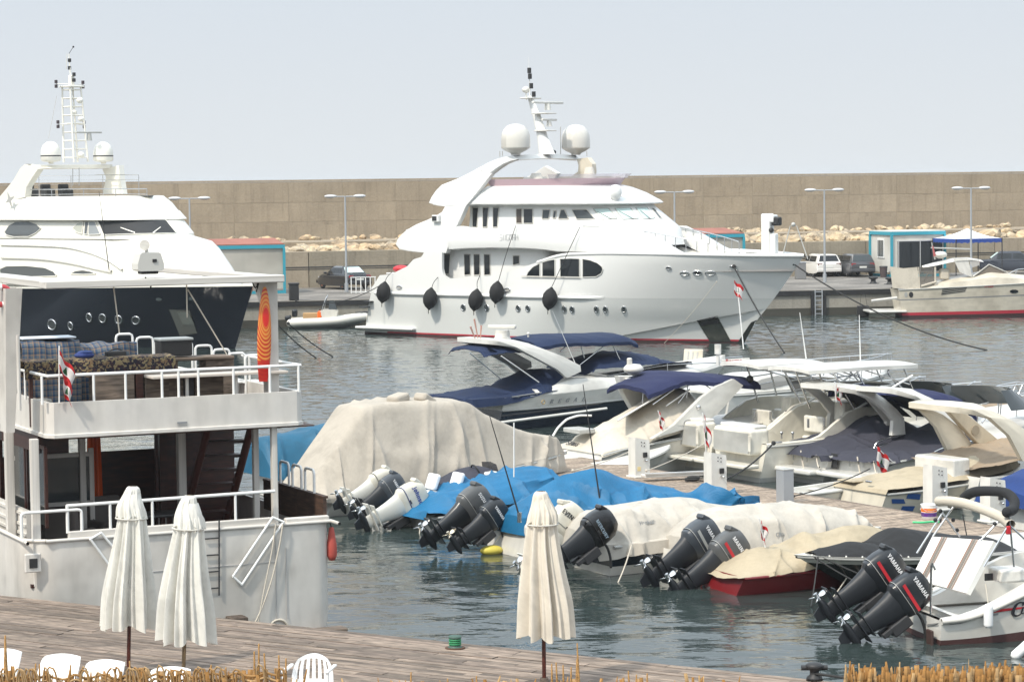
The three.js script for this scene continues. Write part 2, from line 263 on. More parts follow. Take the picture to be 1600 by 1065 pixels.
{
  const q = struct('quay', [uvm(box(240, 7, 26, 0, -2.11, -13))], MC.quay); onQ(q, QP(20, 0, 0), QRY); q.position.y = 0;
  const top = struct('quay_pavement', [uvm(box(240, .02, 25.6, 0, 1.394, -12.9))], MC.deck); onQ(top, QP(20, 0, 0), QRY); top.position.y = 0;
  mesh('rubber_edge', [box(240, .26, .1, 0, 1.245, .052)], M.rubber, q);
  mesh('wet_band', [box(240, .6, .012, 0, .12, .008)], std([.07, .068, .055], .6, { map: T.conc }), q);
  mesh('drain_slot', [-28.2, -12.5].map(x => box(.9, .2, .02, x, .82, .008)), M.blackMat, q);
  const lw = thing('retaining_wall', 'long low concrete wall behind the parked cars on the quay', 'wall', WQ(10, 0, 0), WRY);
  for (let i = -12; i < 12; i++) mesh('concrete_block', uvm(rbox(8.96, 3.0, .6, .03, i * 9 + 4.5, 2.05, -.3)), [MC.low, MC.wall2, MC.low][(i + 30) % 3], lw);
  mesh('seam', [box(216, .06, .02, 0, 2.62, .006), box(216, .035, .02, 0, 2.5, .006)], M.dark, lw);
  const rb = new THREE.Group(); rb.name = 'rock_bank'; rb.userData.kind = 'structure'; scene.add(rb); onQ(rb, WQ(10, 0, 0), WRY);
  mesh('rubble_bed', [box(216, 1, 16, 0, 2.95, -8.8)], std([.55, .47, .37], .95, { map: T.rock }), rb);
  mesh('ledge', uvm(box(216, .5, 7, 0, 3.68, -11.6)), MC.wall3, rb);
  const vars = [];
  for (let k = 0; k < 9; k++) {
    let g = mergeVertices(new THREE.IcosahedronGeometry(1, 4).deleteAttribute('uv').deleteAttribute('normal'));
    const p = g.attributes.position, cut = Array.from({ length: 9 }, () => [V(rr(-1, 1), rr(-.5, 1), rr(-1, 1)).normalize(), rr(.55, .85)]);
    for (let i = 0; i < p.count; i++) {
      const v = V().fromBufferAttribute(p, i), n = v.clone().normalize(); let r = 1;
      for (const [c, d] of cut) { const dd = n.dot(c); if (dd > .01) r = Math.min(r, d / dd); }
      r *= .93 + .22 * (fbm(n.x * 2 + 9, n.y * 2 + n.z * 2.3, 300 + k, 4) - .5) + .09 * (vn(n.x * 9 + 4, n.y * 9 + n.z * 7, 310 + k) - .5);
      p.setXYZ(i, n.x * r, n.y * r * .72, n.z * r);
    }
    g = toCreasedNormals(g, .5); const u = []; const q = g.attributes.position; for (let i = 0; i < q.count; i++) u.push(q.getX(i) + q.getZ(i) * .4 + k, q.getY(i) * 1.2 + q.getZ(i) * .5); g.setAttribute('uv', new THREE.Float32BufferAttribute(u, 2)); vars.push(g);
  }
  const rm = [[.78, .71, .65], [.82, .76, .71], [.75, .68, .61], [.84, .79, .75], [.77, .66, .57]].map(c => std(c, .95, { map: T.rock, bumpMap: T.rockB, bumpScale: .08 }));
  const loose = [];
  for (const [d, h, sz, sp, jit, near] of [[1.3, 3.58, .66, .62, .4, 1], [3.0, 3.66, .62, .75, .8, 1], [6.3, 3.6, .45, .8, 1.1], [13.6, 3.98, .36, .55, .5]])
    for (let q = -42; q < 50; q += sp * rr(.7, 1.3)) {
      const g = vars[(rnd() * 9) | 0], k = sz * rr(.6, 1.35), x = q - 6, pz = V(x, h + rr(-.22, .1), -d + rr(-jit, jit)), eu = new THREE.Euler(rr(-.3, .3), rr(0, 6.3), rr(-.3, .3)), sc = V(k * rr(.9, 1.5), k, k * rr(.8, 1.2)), mt = rm[(rnd() * 5) | 0];
      if (near && x > -42 && x < 32) { const m = new THREE.Mesh(g, mt); m.name = 'boulder'; rb.add(m); m.position.copy(pz); m.rotation.copy(eu); m.scale.copy(sc); }
      else { const c = new THREE.Color().copy(mt.color), gg = g.clone().applyMatrix4(new THREE.Matrix4().compose(pz, new THREE.Quaternion().setFromEuler(eu), sc)), a = new Float32Array(gg.attributes.position.count * 3); for (let i = 0; i < a.length; i += 3) { a[i] = c.r; a[i + 1] = c.g; a[i + 2] = c.b; } gg.setAttribute('color', new THREE.BufferAttribute(a, 3)); loose.push(gg); }
    }
  stuff(mesh('small_rubble', loose, std([1, 1, 1], .95, { map: T.rock, vertexColors: true, bumpMap: T.rockB, bumpScale: .06 }), rb));
  const bw = thing('breakwater_wall', 'tall tan concrete sea wall running the whole width behind the harbour', 'wall', WQ(10, 15, 0), WRY);
  mesh('wall_core', uvm(box(216, 5.4, 1, 0, 5.02, -.472)), std([.38, .325, .255], .95), bw);
  mesh('coping', uvm(box(216, .12, 1.1, 0, 7.79, -.50)), MC.wall2, bw);
  for (let i = -15; i < 16; i++) for (let r = 0; r < 3; r++) mesh('concrete_panel', uvm(rbox(3.585, [1.34, 1.235, 1.31][r], .2, .008, (i + .5) * 3.6 + rr(-.004, .004), [4.43, 5.737, 7.027][r], -.05 + rr(-.004, .004))), [MC.wall, MC.wall, MC.wall2, MC.wall3][(rnd() * 4) | 0], bw);
  mesh('concrete_panel', [-1, 1].map(k => uvm(box(52, 3.9, .2, k * 83.5, 5.78, -.05))), MC.wall, bw);
}
// ---- street lamps of the quay
{
  const place = [[541, 'double-headed grey street lamp beside the black saloon car'], [298, 'double-headed street lamp rising behind the navy yacht, above the left kiosk'], [1055, 'double-headed street lamp just behind the bridge of the white superyacht'], [1289, 'double-headed street lamp in front of the white hatchback'], [1518, 'double-headed street lamp behind the beige cruiser, next to the gazebo']];
  place.forEach(([px, lab], i) => {
    const hd = WP(px, 300, 0); const t = rayDir(px, 440); // on the line d = 9.6 m behind the quay edge
    const o = camera.position, f = QP(0, 9.6, 0), k = ((f.x - o.x) * QN.x + (f.z - o.z) * QN.z) / (t.x * QN.x + t.z * QN.z);
    const L = thing('street_lamp', lab, 'street lamp', V(t.x * k, 1.404, t.z * k), .06, 'street lamps along the quay');
    mesh('pole', [cyl(.075, .045, 5.45, 0, 0, 0, 12), cyl(.11, .11, .5, 0, 0, 0, 12), bar(V(-.62, 5.42, 0), V(.62, 5.42, 0), .03)], M.galv, L);
    for (const s of [-1, 1]) { const h = mesh('lamp_head', [sph(.36, s * .82, 5.44, 0, 1, .26, .42, 18)], std([.55, .56, .57], .4), L); mesh('lens', [sph(.3, s * .84, 5.39, 0, .9, .22, .36, 14)], std([.4, .4, .38], .2), h); }
  });
}
// ---- kiosks
const TR = std([.03, .29, .38], .5), WALLW = std([.70, .70, .67], .6, { map: T.soil }), WALLG = std([.50, .49, .45], .65, { map: T.soil }), ROOFR = std([.42, .16, .12], .8, { map: T.conc });
function kiosk(o, w, h, d, wallM, roofRed) {
  mesh('wall', [box(w - .1, h - .35, d - .1, w / 2, h / 2 + .1, -d / 2)], wallM, o);
  mesh('roof', [box(w + .02, .06, d + .02, w / 2, h + (roofRed ? .16 : .02), -d / 2, 0, 0, roofRed ? .075 : 0)], roofRed ? ROOFR : WALLW, o);
  mesh('blue_trim', [box(w + .1, .2, .1, w / 2, h - .1, 0), box(w + .1, .2, .1, w / 2, h - .1, -d), box(.1, .2, d, 0, h - .1, -d / 2), box(.1, .2, d, w, h - .1, -d / 2), ...[[0, 0], [w, 0], [0, -d], [w, -d]].map(([x, z]) => box(.14, h - .2, .14, x, h / 2 - .1, z)), box(w, .16, .1, w / 2, .08, 0), box(.1, .16, d, 0, .08, -d / 2)], TR, o);
}
{
  const a = thing('kiosk', 'white cabin kiosk with turquoise frame and wide dark glass front', 'kiosk', WP(1394, 433, 1.404), .27, 'cabin kiosks on the quay');
  kiosk(a, 3.55, 2.78, 3.3, WALLW);
  const dr = mesh('glass_front', [box(3.0, 1.86, .04, 1.92, 1.27, -.03)], M.pane, a); mesh('frame', [box(3.1, .05, .06, 1.92, 2.21, -.015), box(.05, 1.9, .06, .46, 1.27, -.015), box(.05, 1.9, .06, 1.9, 1.27, -.01), box(.05, 1.9, .06, 3.42, 1.27, -.015)], M.alu, dr);
  const wi = mesh('window', [box(.04, 1.2, 1.05, .02, 1.75, -1.7)], M.whiteRail, a); mesh('pane', [box(.03, 1.0, .85, .0, 1.75, -1.7)], M.paneG, wi); mesh('shutter_slat', [-.28, 0, .28].map(k => box(.03, 1, .05, -.018, 1.75, -1.7 + k)), M.alu, wi);
  const b = thing('kiosk', 'pale cabin kiosk with turquoise frame and red roof behind the superyacht bow', 'kiosk', WP(1166, 440, 1.404).add(V(-3.5, 0, 0)), .27, 'cabin kiosks on the quay'); kiosk(b, 3.6, 2.85, 3.4, WALLG, true);
  const c = thing('kiosk', 'pale cabin kiosk with turquoise frame and red roof above the tour boat canopy', 'kiosk', WP(446, 458, 1.404).add(V(-4.9, 0, 1.2)), .25, 'cabin kiosks on the quay'); kiosk(c, 5.0, 2.75, 3.4, WALLG, true);
  // gazebo
  const gz = thing('gazebo', 'white peaked gazebo tent with scalloped blue border beside the glass kiosk', 'gazebo', WP(1512, 432, 1.404), .3);
  const R = 1.55, P = (x, z) => V(x, 2.35, z), pk = V(0, 2.95, 0), cs = [P(-R, R), P(R, R), P(R, -R), P(-R, -R)];
  const roofG = []; for (let i = 0; i < 4; i++) { const a0 = cs[i], a1 = cs[(i + 1) % 4], rows = []; for (let k = 0; k <= 6; k++) { const t = k / 6, r = []; for (let j = 0; j <= 8; j++) { const q = a0.clone().lerp(a1, j / 8).lerp(pk, t); q.y -= .10 * Math.sin(Math.PI * t); r.push(q); } rows.push(r); } roofG.push(loft(rows)); }
  mesh('roof', roofG, std([.78, .79, .82], .8, { transmission: .1, thickness: 0 }), gz);
  const val = []; for (let i = 0; i < 4; i++) { const a0 = cs[i], a1 = cs[(i + 1) % 4], r0 = [], r1 = []; for (let j = 0; j <= 60; j++) { const q = a0.clone().lerp(a1, j / 60); r0.push(q.clone().setY(2.36)); r1.push(q.clone().setY(2.08 + .05 * Math.abs(Math.sin(j / 60 * Math.PI * 8)))); } val.push(loft([r0, r1])); }
  mesh('border', val, std([.02, .06, .28], .8), gz);
  for (const c2 of cs) mesh('pole', [bar(V(c2.x, 0, c2.z), V(c2.x, 2.36, c2.z), .035)], M.dark, gz);
}
// ---- cars
function car(name, label, p, ry, mat, k) {
  const o = thing(name, label, 'car', p, ry, 'cars parked on the quay');
  const L = k.L, W = k.W / 2, H = k.H, sed = k.sedan; // +x is forward
  const sec = (x, y0, y1, w0, w1, r = .1) => { const q = []; for (const [z, y] of [[-w0, y0], [-w0 * 1.02, y0 + (y1 - y0) * .45], [-w1, y1 - r], [-w1 + r, y1], [w1 - r, y1], [w1, y1 - r], [w0 * 1.02, y0 + (y1 - y0) * .45], [w0, y0]]) q.push(V(x, y, z)); return q; };
  const body = [sec(-L / 2, .38, .78, W * .88, W * .86), sec(-L / 2 + .06, .28, .9, W * .95, W * .92), sec(-L * .38, .22, .92, W, W * .95), sec(0, .2, .9, W, W * .95), sec(L * .25, .22, .88, W, W * .93), sec(L * .42, .25, .8, W * .96, W * .88), sec(L / 2 - .03, .35, .68, W * .88, W * .8)];
  const b = mesh('body', [loft(body, { cap0: true, cap1: true, crease: .5 })], mat, o);
  const cab = sed ? [[-L * .36, .9, .01], [-L * .22, H, 0], [L * .04, H, 0], [L * .2, .88, .01]] : [[-L / 2 + .08, .9, .01], [-L / 2 + .32, H - .03, 0], [-L * .05, H, 0], [L * .06, H - .03, 0], [L * .24, .88, .01]];
  const cr = cab.map(([x, y]) => { const w0 = W * .93, w1 = y > 1 ? W * .72 : W * .9, t = y > 1 ? y : .9; return [V(x, .86, -w0), V(x, t - (y > 1 ? .07 : 0), -w1), V(x, t, -w1 + .09), V(x, t, w1 - .09), V(x, t - (y > 1 ? .07 : 0), w1), V(x, .86, w0)]; });
  mesh('roof', [loft(cr, { cap0: true, cap1: true, crease: .35 })], mat, b);
  const quad = (n, pts, m, off) => { const g = loft([[pts[0], pts[1]], [pts[3], pts[2]]]); return mesh(n, [g], m, o); };
  const at = (x, y) => W * lerp(.93, .72, clamp((y - .86) / (H - .93))) + .012;
  // side panes
  const xb = sed ? -L * .27 : -L / 2 + .42, xf = sed ? L * .14 : L * .17;
  for (const s of [-1, 1]) for (const [x0, x1] of [[xb, -L * .07], [-L * .05, xf]]) { const y0 = .95, y1 = H - .13, q = (x, y) => V(x, y, s * at(x, y)); const l = x0 === xb ? .1 : 0, r = x1 === xf ? .32 : 0; quad('pane', [q(x0, y0), q(x1, y0), q(x1 - r, y1), q(x0 + l, y1)], M.pane); }
  const x0 = sed ? -L * .36 : -L / 2 + .08, x1 = sed ? -L * .22 : -L / 2 + .32, e = .02;
  const rp = (t, z) => V(lerp(x0, x1, t) - e, lerp(.9, H - .02, t) + (sed ? e : 0), z);
  quad('rear_window', [rp(.16, -W * .76), rp(.16, W * .76), rp(.86, W * .62), rp(.86, -W * .62)], k.glass || M.pane);
  const f0 = sed ? L * .04 : L * .06, f1 = sed ? L * .2 : L * .24, fp = (t, z) => V(lerp(f1, f0, t) + e, lerp(.88, H - .02, t) + e, z);
  quad('windscreen', [fp(.1, -W * .78), fp(.1, W * .78), fp(.9, W * .62), fp(.9, -W * .62)], M.paneG);
  for (const x of [-L * .31, L * .31]) for (const s of [-1, 1]) { const w = mesh('wheel', [new THREE.TorusGeometry(.22, .085, 10, 24).translate(0, 0, 0)], M.rubber, o); w.position.set(x, .30, s * (W - .09)); mesh('rim', [new THREE.CylinderGeometry(.19, .19, .1, 18).rotateX(Math.PI / 2), ...[0, 1, 2, 3, 4].map(a => box(.32, .05, .02, 0, 0, s * .06, 0, a * Math.PI / 5))], k.rim || M.alu, w); }
  const tl = k.tail || std([.25, .015, .015], .25);
  for (const s of [-1, 1]) mesh('tail_light', [rbox(.05, k.th || .2, .3, .02, -L / 2 + .035, .74, s * W * .7)], tl, o);
  mesh('number_plate', [box(.02, .11, .46, -L / 2 - .005, .62, 0)], std([.7, .7, .66], .5), o);
  for (const e of [-1, 1]) mesh('bumper', [rbox(.16, .2, W * 1.88, .05, e * (L / 2 - .04), .41, 0)], k.bump || mat, o);
  for (const s of [-1, 1]) { mesh('headlight', [rbox(.05, .14, .3, .02, L / 2 - .06, .62, s * W * .6)], std([.5, .5, .5], .15), o); mesh('mirror', [rbox(.1, .11, .18, .03, L * .16, .95, s * (W + .06))], mat, o); }
  return o;
}
{
  const blackCar = std([.012, .013, .016], .2, { clearcoat: .8 }), whiteCar = std([.72, .70, .66], .3, { clearcoat: .6 }), greyCar = std([.06, .062, .068], .3, { clearcoat: .6 });
  car('saloon_car', 'small black saloon car with copper wheels parked by the low wall', WP(537, 451, 1.404), Math.PI - 1.02, blackCar, { L: 4.1, W: 1.62, H: 1.36, sedan: true, rim: std([.38, .17, .10], .35, { metalness: .6 }), glass: M.paneL, tail: std([.35, .02, .02], .3) });
  car('hatchback_car', 'white hatchback car with dark rear lights, seen from behind', WP(1281, 431, 1.404), Math.PI / 2 + .2, whiteCar, { L: 3.9, W: 1.7, H: 1.42, tail: std([.10, .015, .015], .25), bump: std([.6, .58, .55], .5), th: .22 });
  car('hatchback_car', 'dark grey hatchback car beside the glass-fronted kiosk', WP(1333, 431, 1.404), Math.PI / 2 + .2, greyCar, { L: 3.9, W: 1.7, H: 1.42, th: .24, glass: M.paneG });
  car('saloon_car', 'dark navy saloon car at the right end of the quay behind the gazebo', WP(1588, 427, 1.404), -.12, std([.02, .024, .036], .25, { clearcoat: .7 }), { L: 4.6, W: 1.75, H: 1.42, sedan: true, glass: M.paneL });
  car('small_car', 'pale silver car almost hidden left of the white hatchback', WP(1254, 425, 1.404), Math.PI / 2 + .2, std([.36, .39, .40], .3, { clearcoat: .6 }), { L: 3.8, W: 1.62, H: 1.38 });
}
// ---- quay furniture
{
  const rail = thing('barrier', 'white upright-bar barrier in front of the black saloon car', 'barrier', WP(566, 458, 1.404), QRY);
  for (let i = 0; i < 6; i++) mesh('baluster', [cyl(.028, .028, .92, -.62 + i * .27, 0, 0, 8)], M.whiteRail, rail); for (const y of [.06, .9]) mesh('rail', [bar(V(-.66, y, 0), V(.78, y, 0), .022)], M.whiteRail, rail);
  const gw = thing('gangway', 'white gangway on the quay edge with blue ropes below', 'gangway', QP(6.1, .3, 1.404), QRY - .1);
  mesh('walkway', [box(2.1, .1, .55, 0, .34, 0)], M.whiteRail, gw); mesh('support', [box(.24, .34, .5, -.92, .17, 0), box(.07, .36, .07, .8, .17, .2)], M.whiteRail, gw);
  mesh('rope', [pipe([V(-.7, .3, .3), V(-.5, .04, .32), V(-.2, .27, .3), V(.1, .08, .32), V(.45, .25, .3), V(.8, .05, .3)], .025, 40, 6)], std([.05, .07, .2], .9), gw);
  for (const [px, py, lab, h] of [[459, 469, 'dark square mooring post at the left end of the quay edge', .86], [1365, 443, 'dark mooring bollard beside the kiosk, nearer the quay ladder', .34], [1391, 444, 'dark mooring bollard right under the beige cruiser canvas', .34]]) {
    const b = thing('bollard', lab, 'bollard', WP(px, py, 1.404), QRY);
    if (h > .5) { mesh('post', [rbox(.5, h, .5, .05, 0, h / 2, 0)], M.blackMat, b); mesh('cap', [rbox(.56, .1, .56, .03, 0, h + .02, 0)], M.dark, b); }
    else { mesh('post', [lathe([[.0, 0], [.24, 0], [.22, .05], [.15, .1], [.14, .24], [.26, .3], [.28, .36], [.2, .42], [0, .43]])], M.blackMat, b); mesh('base_plate', [cyl(.34, .34, .03, 0, .0, 0, 16)], M.dark, b); }
  }
  const lad = thing('ladder', 'metal ladder fixed to the quay wall below the white hatchback', 'ladder', V(0, 0, 0), QRY); lad.position.copy(WP(1275, 492, 0)); { const p = lad.position, off = (p.x - QA.x) * QN.x + (p.z - QA.z) * QN.z; p.addScaledVector(QN, -off - .12); p.y = 0; lad.updateMatrixWorld(true); }
  for (const x of [-.2, .2]) mesh('side_rail', [box(.06, 1.62, .06, x, .6, 0)], M.galv, lad); for (let i = 0; i < 6; i++) mesh('rung', [bar(V(-.2, .1 + i * .24, 0), V(.2, .1 + i * .24, 0), .022)], M.galv, lad);
  for (const x of [-.36, .36]) mesh('rubber_post', [box(.14, 1.5, .14, x, .6, -.02)], M.rubber, lad);
  const tr = thing('tyre_fender', 'dark square rubber fender low on the quay wall behind the beige cruiser', 'fender', WP(1349, 488, .25), QRY); mesh('block', [rbox(.62, .62, .3, .06, 0, .06, 0)], M.rubber, tr); mesh('hanging_rope', [bar(V(-.2, .36, .1), V(-.1, 1.1, .02), .012), bar(V(.2, .36, .1), V(.1, 1.1, .02), .012)], M.ropeD, tr);
  const rd = thing('sign_board', 'small dark red board on the quay wall under the superyacht bow', 'board', WP(1213, 462, .95), QRY); mesh('board', [rbox(.62, .32, .06, .02)], std([.22, .03, .03], .6), rd); mesh('bracket', [box(.05, .2, .04, -.2, .22, -.02), box(.05, .2, .04, .2, .22, -.02)], M.dark, rd);
  const bn = thing('waste_bin', 'dark waste bin standing at the corner of the glass kiosk', 'bin', WP(1381, 433, 1.404), .3); mesh('bin_body', [cyl(.2, .25, .62, 0, 0, 0, 14)], std([.07, .05, .05], .6), bn); mesh('lid', [cyl(.27, .24, .07, 0, .62, 0, 14)], M.dark, bn);
  const cab = thing('utility_cabinet', 'grey cabinet on the quay left of the white hatchback', 'cabinet', WP(1251, 436, 1.404), QRY); mesh('cabinet_body', [rbox(.6, 1.0, .45, .04, 0, .5, 0)], std([.20, .20, .20], .6), cab); mesh('lid', [rbox(.66, .07, .5, .02, 0, 1.02, 0)], M.galv, cab);
}
// ================================================================= WHITE SUPERYACHT
const psi = 40 * Math.PI / 180, YB = WP(1160, 536, 0);
const Y = thing('superyacht', 'big white three-deck superyacht with black fenders hanging along its side', 'yacht', V(YB.x - 24 * Math.cos(psi), 0, YB.z - 24 * Math.sin(psi)), -psi);
const mir = g => { const q = g.clone(); q.scale(1, 1, -1); if (q.index) { const a = q.index.array; for (let i = 0; i < a.length; i += 3) { const t = a[i]; a[i] = a[i + 1]; a[i + 1] = t; } return q; } for (const k of Object.keys(q.attributes)) { const at = q.attributes[k], s = at.itemSize, a = at.array; for (let i = 0; i < a.length; i += 3 * s) for (let c = 0; c < s; c++) { const t = a[i + c]; a[i + c] = a[i + s + c]; a[i + s + c] = t; } } const n = q.attributes.normal; if (n) for (let i = 0; i < n.count; i++) n.setZ(i, n.getZ(i)); return q; };
const both = gs => [gs].flat(9).map(g => prep(g)).flatMap(g => [g, mir(g)]);
const pairMesh = (n, gs, m, p) => { const a = mesh(n, gs, m, p); mesh(n, [mir(a.geometry)], m, p); return a; };
// polygon measured on the side of a thing -> panel with thickness standing at z = zf(y)
function panel(TH, px, zf, th, bev = .04) {
  const pts = px.map(([a, b]) => { let z = zf(3), p; for (let k = 0; k < 5; k++) { p = LZ(TH, a, b, z); z = zf(p.y); } return [p.x, p.y]; });
  const g = extr(pts, 1, bev), p = g.attributes.position;
  for (let i = 0; i < p.count; i++) { const t = clamp((p.getZ(i) + bev) / (1 + 2 * bev)); p.setZ(i, zf(p.getY(i)) - th * (1 - t)); }
  return toCreasedNormals(mergeVertices(g.deleteAttribute('uv').deleteAttribute('normal')), .7);
}
const stem = [[-1, 23.4], ...prof(Y, [[1162, 536], [1179, 504], [1191, 491], [1222, 450], [1256, 401]], 0).map(p => [p[1], p[0]])].sort((a, b) => a[0] - b[0]);
const shipHB = (u, y) => { // half beam over length share u at height y
  const k = clamp(y / 4.1), u0 = lerp(.42, .56, k), p = lerp(1.75, 2.5, k), B = lerp(3.12, 3.3, clamp(y / 1.6)) * lerp(.94, 1, sst(0, .1, u));
  const w = u < u0 ? 1 : 1 - Math.pow((u - u0) / (1 - u0), p);
  return B * Math.pow(Math.max(0, w), lerp(1, .86, k * k));
};
const shipX = (u, y) => lerp(lin([[0, 2.95], [2.1, 3.6], [4, 3.6]], y), lin(stem, y), u);
const shipP = (u, y, off = 0, s = 1) => V(shipX(u, y), y, s * Math.max(0, shipHB(u, y) + off * Math.min(1, shipHB(u, y) * 2)));
const yk = u => Math.max(.02, 1.62 * Math.pow(clamp((u - .66) / .34), 1.1));
function band(TH, P, lo, hi, n, nu = 70, off = 0, u0 = 0, u1 = 1) { const rows = []; for (let i = 0; i <= nu; i++) { const u = lerp(u0, u1, i / nu), r = []; for (let j = 0; j <= n; j++) r.push(P(u, lerp(lo(u), hi(u), j / n), typeof off === 'function' ? off(u) : off)); rows.push(r); } return loft(rows, { crease: .9 }); }
const UU = x => clamp((x - 3.6) / (27.3 - 3.6));
const topPx = [[559, 484], [561, 468], [569, 455], [579, 447], [590, 430], [604, 429], [616, 426], [636, 416], [645, 405], [657, 401], [661, 393], [688, 393], [689, 405], [690, 418], [694, 430], [703, 435], [742, 433], [779, 429], [808, 420], [834, 410], [860, 401], [880, 396]];
const topL = prof(Y, topPx, 3.25).concat([[19, 4.18], [22, 4.15], [25, 4.08], [27.4, 4.04]]);
const MY = std([.74, .74, .72], .3, { clearcoat: .4, clearcoatRoughness: .2 });
const HULLW = std([.66, .67, .65], .25, { clearcoat: .5, clearcoatRoughness: .12 });
{
  const P = shipP, top = u => Math.max(1.2, lin(topL, shipX(u, 3.2)));
  const hl = mesh('hull', both([band(Y, P, u => yk(u), () => 2.1, 10), band(Y, P, u => -.6, u => yk(u), 5, 70, u => -.14 * sst(.66, .75, u))]), HULLW, Y);
  const rows = []; const NU = 260; for (let i = 0; i <= NU; i++) { const u = i / NU, r = []; for (let j = 0; j <= 8; j++) r.push(P(u, lerp(2.1, Math.max(2.1, top(u)), j / 8), -.02)); rows.push(r); }
  const inn = rows.map(r => r.map(p => V(p.x - (p.x > 26 ? .14 : 0), p.y, Math.max(0, p.z - .16)))), cap = rows.map((r, i) => [r[8], inn[i][8]]);
  const bul = mesh('bulwark', both([loft(rows, { crease: .5 }), loft(inn, { crease: .5 }), loft(cap, { crease: .8 })]), MY, Y);
  Y.hull = { all: [hl, bul], parent: Y };
  mesh('cap_rail', both([pipe([14.6, 16, 18, 20, 22, 23.5, 25, 26.2, 27, 27.3].map(x => { const u = UU(x), p = P(u, top(u), -.06); return p; }), .085, 60, 8)]), MY, Y);
  mesh('transom', [loft([0, 1, 2, 3, 4, 5, 6].map(i => { const y = lerp(-.6, 1.35, i / 6), p = P(0, y, -.01); return [p, V(p.x, y, -p.z)]; }))], HULLW, Y);
  [0, 1, 2, 3].forEach(i => mesh('stern_step', rbox(.6, .1, 5.6, .04, 3.2 + i * .33, .55 + i * .38, 0), MY, Y)); pairMesh('side_platform', [rbox(3.9, .12, 1.0, .05, 4.7, .34, 2.95)], MY, Y);
  [0, 1, 2].forEach(i => mesh('stair_tread', rbox(.5, .05, 1, .02, 3.0 + i * .26, 1.08 + i * .28, 2.9), M.blackMat, Y));
  mesh('boot_stripe', both([band(Y, P, () => .10, () => .17, 1, 60, u => .012 - .14 * sst(.66, .75, u), .08)]), M.redL, Y);
  mesh('bottom_paint', both([band(Y, P, () => -.6, () => .10, 2, 60, u => .01 - .14 * sst(.66, .75, u), 0)]), M.boot, Y);
  const rub = []; for (let i = 0; i <= 50; i++) { const u = lerp(.015, UU(19.3), i / 50), k = Math.min(1, (50 - i) / 4); rub.push([0, 1, 2, 3, 4].map(j => P(u, 2.18 - .05 * j, [.0, .1, .13, .1, 0][j] * k + .004))); } pairMesh('rub_rail', ([loft(rub, { crease: .4 })]), MY, Y);
  pairMesh('hull_ledge', ([band(Y, P, () => 3.02, () => 3.08, 1, 20, .05, UU(13.9), UU(17.6))]), M.white2, Y);
  // decks
  const dk = (x0, x1, y, n = 24) => loft(Array.from({ length: n + 1 }, (_, i) => { const x = lerp(x0, x1, i / n), z = Math.max(0, shipHB(UU(x), y) - .16); return [V(x, y, z), V(x, y, -z)]; }));
  mesh('deck', [dk(3.7, 15, 2.12), dk(14.5, 26.9, 3.35)], M.teakG, Y);
}
// tiers: rings in plan
function ring(xa, xs, xf, hb, y, n = 16, ex = 2, xa2) {
  const p = [V(xa, y, hb)]; for (let i = 0; i <= n; i++) { const a = i / n * Math.PI, c = Math.sin(a), s = Math.cos(a); p.push(V(xs + (xf - xs) * Math.pow(Math.abs(c), 2 / ex), y, hb * Math.sign(s) * Math.pow(Math.abs(s), 2 / ex))); } p.push(V(xa, y, -hb)); return p;
}
const house1 = mesh('main_deckhouse', [loft([ring(7.2, 14.2, 15, 2.5, 2.1), ring(7.2, 14.2, 15, 2.5, 4.5)], { crease: .5 }), box(.1, 2.3, 5, 7.22, 3.25, 0)], MY, Y);
const house2 = mesh('bridge_deckhouse', [loft([ring(9.6, 17.2, 20.3, 2.5, 4.5), ring(9.6, 17.0, 20.1, 2.5, 5.2), ring(9.6, 16.9, 19.95, 2.46, 5.38), ring(9.6, 16.0, 18.55, 2.32, 6.3), ring(9.6, 15.9, 18.4, 2.3, 6.5)], { crease: .5 }), box(.1, 2, 4.7, 9.62, 5.5, 0)], MY, Y);
mesh('main_roof', [loft([ring(9.9, 16, 18.75, 2.8, 6.42), ring(9.9, 16, 18.85, 2.92, 6.48), ring(10.0, 15.8, 18.7, 2.92, 6.58), ring(10.3, 15.2, 17.9, 2.72, 6.95), ring(10.6, 14.6, 17.1, 2.48, 7.22), ring(10.7, 14.2, 16.5, 2.34, 7.34), ring(10.7, 14, 16.2, 2.2, 7.34)], { crease: .45 }), loft([ring(9, 16, 18.75, 2.8, 6.42), ring(9, 16, 16.1, .1, 6.42)])], MY, Y);
mesh('sun_deck', [loft([ring(9.2, 14.2, 16.4, 2.3, 7.335), ring(9.2, 14, 14.1, .1, 7.34)])], M.teakG, Y);
mesh('upper_deck', [loft(Array.from({ length: 14 }, (_, i) => { const x = lerp(5.6, 18, i / 13), z = 3.0 * Math.min(1, lerp(.82, 1, sst(5.6, 7, x))); return [V(x, 4.5, z), V(x, 4.38, z), V(x, 4.38, -z), V(x, 4.5, -z), V(x, 4.5, z)]; }), { crease: .3 })], M.white2, Y);
mesh('upper_roof_aft', [loft(Array.from({ length: 8 }, (_, i) => { const x = lerp(7.5, 10, i / 7), z = 2.7; return [V(x, 6.62, z), V(x, 6.44, z), V(x, 6.44, -z), V(x, 6.62, -z), V(x, 6.62, z)]; }), { crease: .3 })], MY, Y);
// coaming of the sun deck
mesh('wind_coaming', [loft([ring(10.9, 14.2, 16.4, 2.34, 7.33), ring(10.7, 14.3, 16.7, 2.42, 7.66)], { crease: .4 })], std([.50, .36, .40], .3, { side: THREE.DoubleSide }), Y);
mesh('wind_screen', [loft([ring(14.6, 14.7, 16.75, 2.4, 7.66), ring(14.6, 14.8, 17.0, 2.5, 7.86)], { crease: .4 })], std([.75, .72, .76], .1, { transmission: .7, thickness: 0, side: THREE.DoubleSide }), Y);
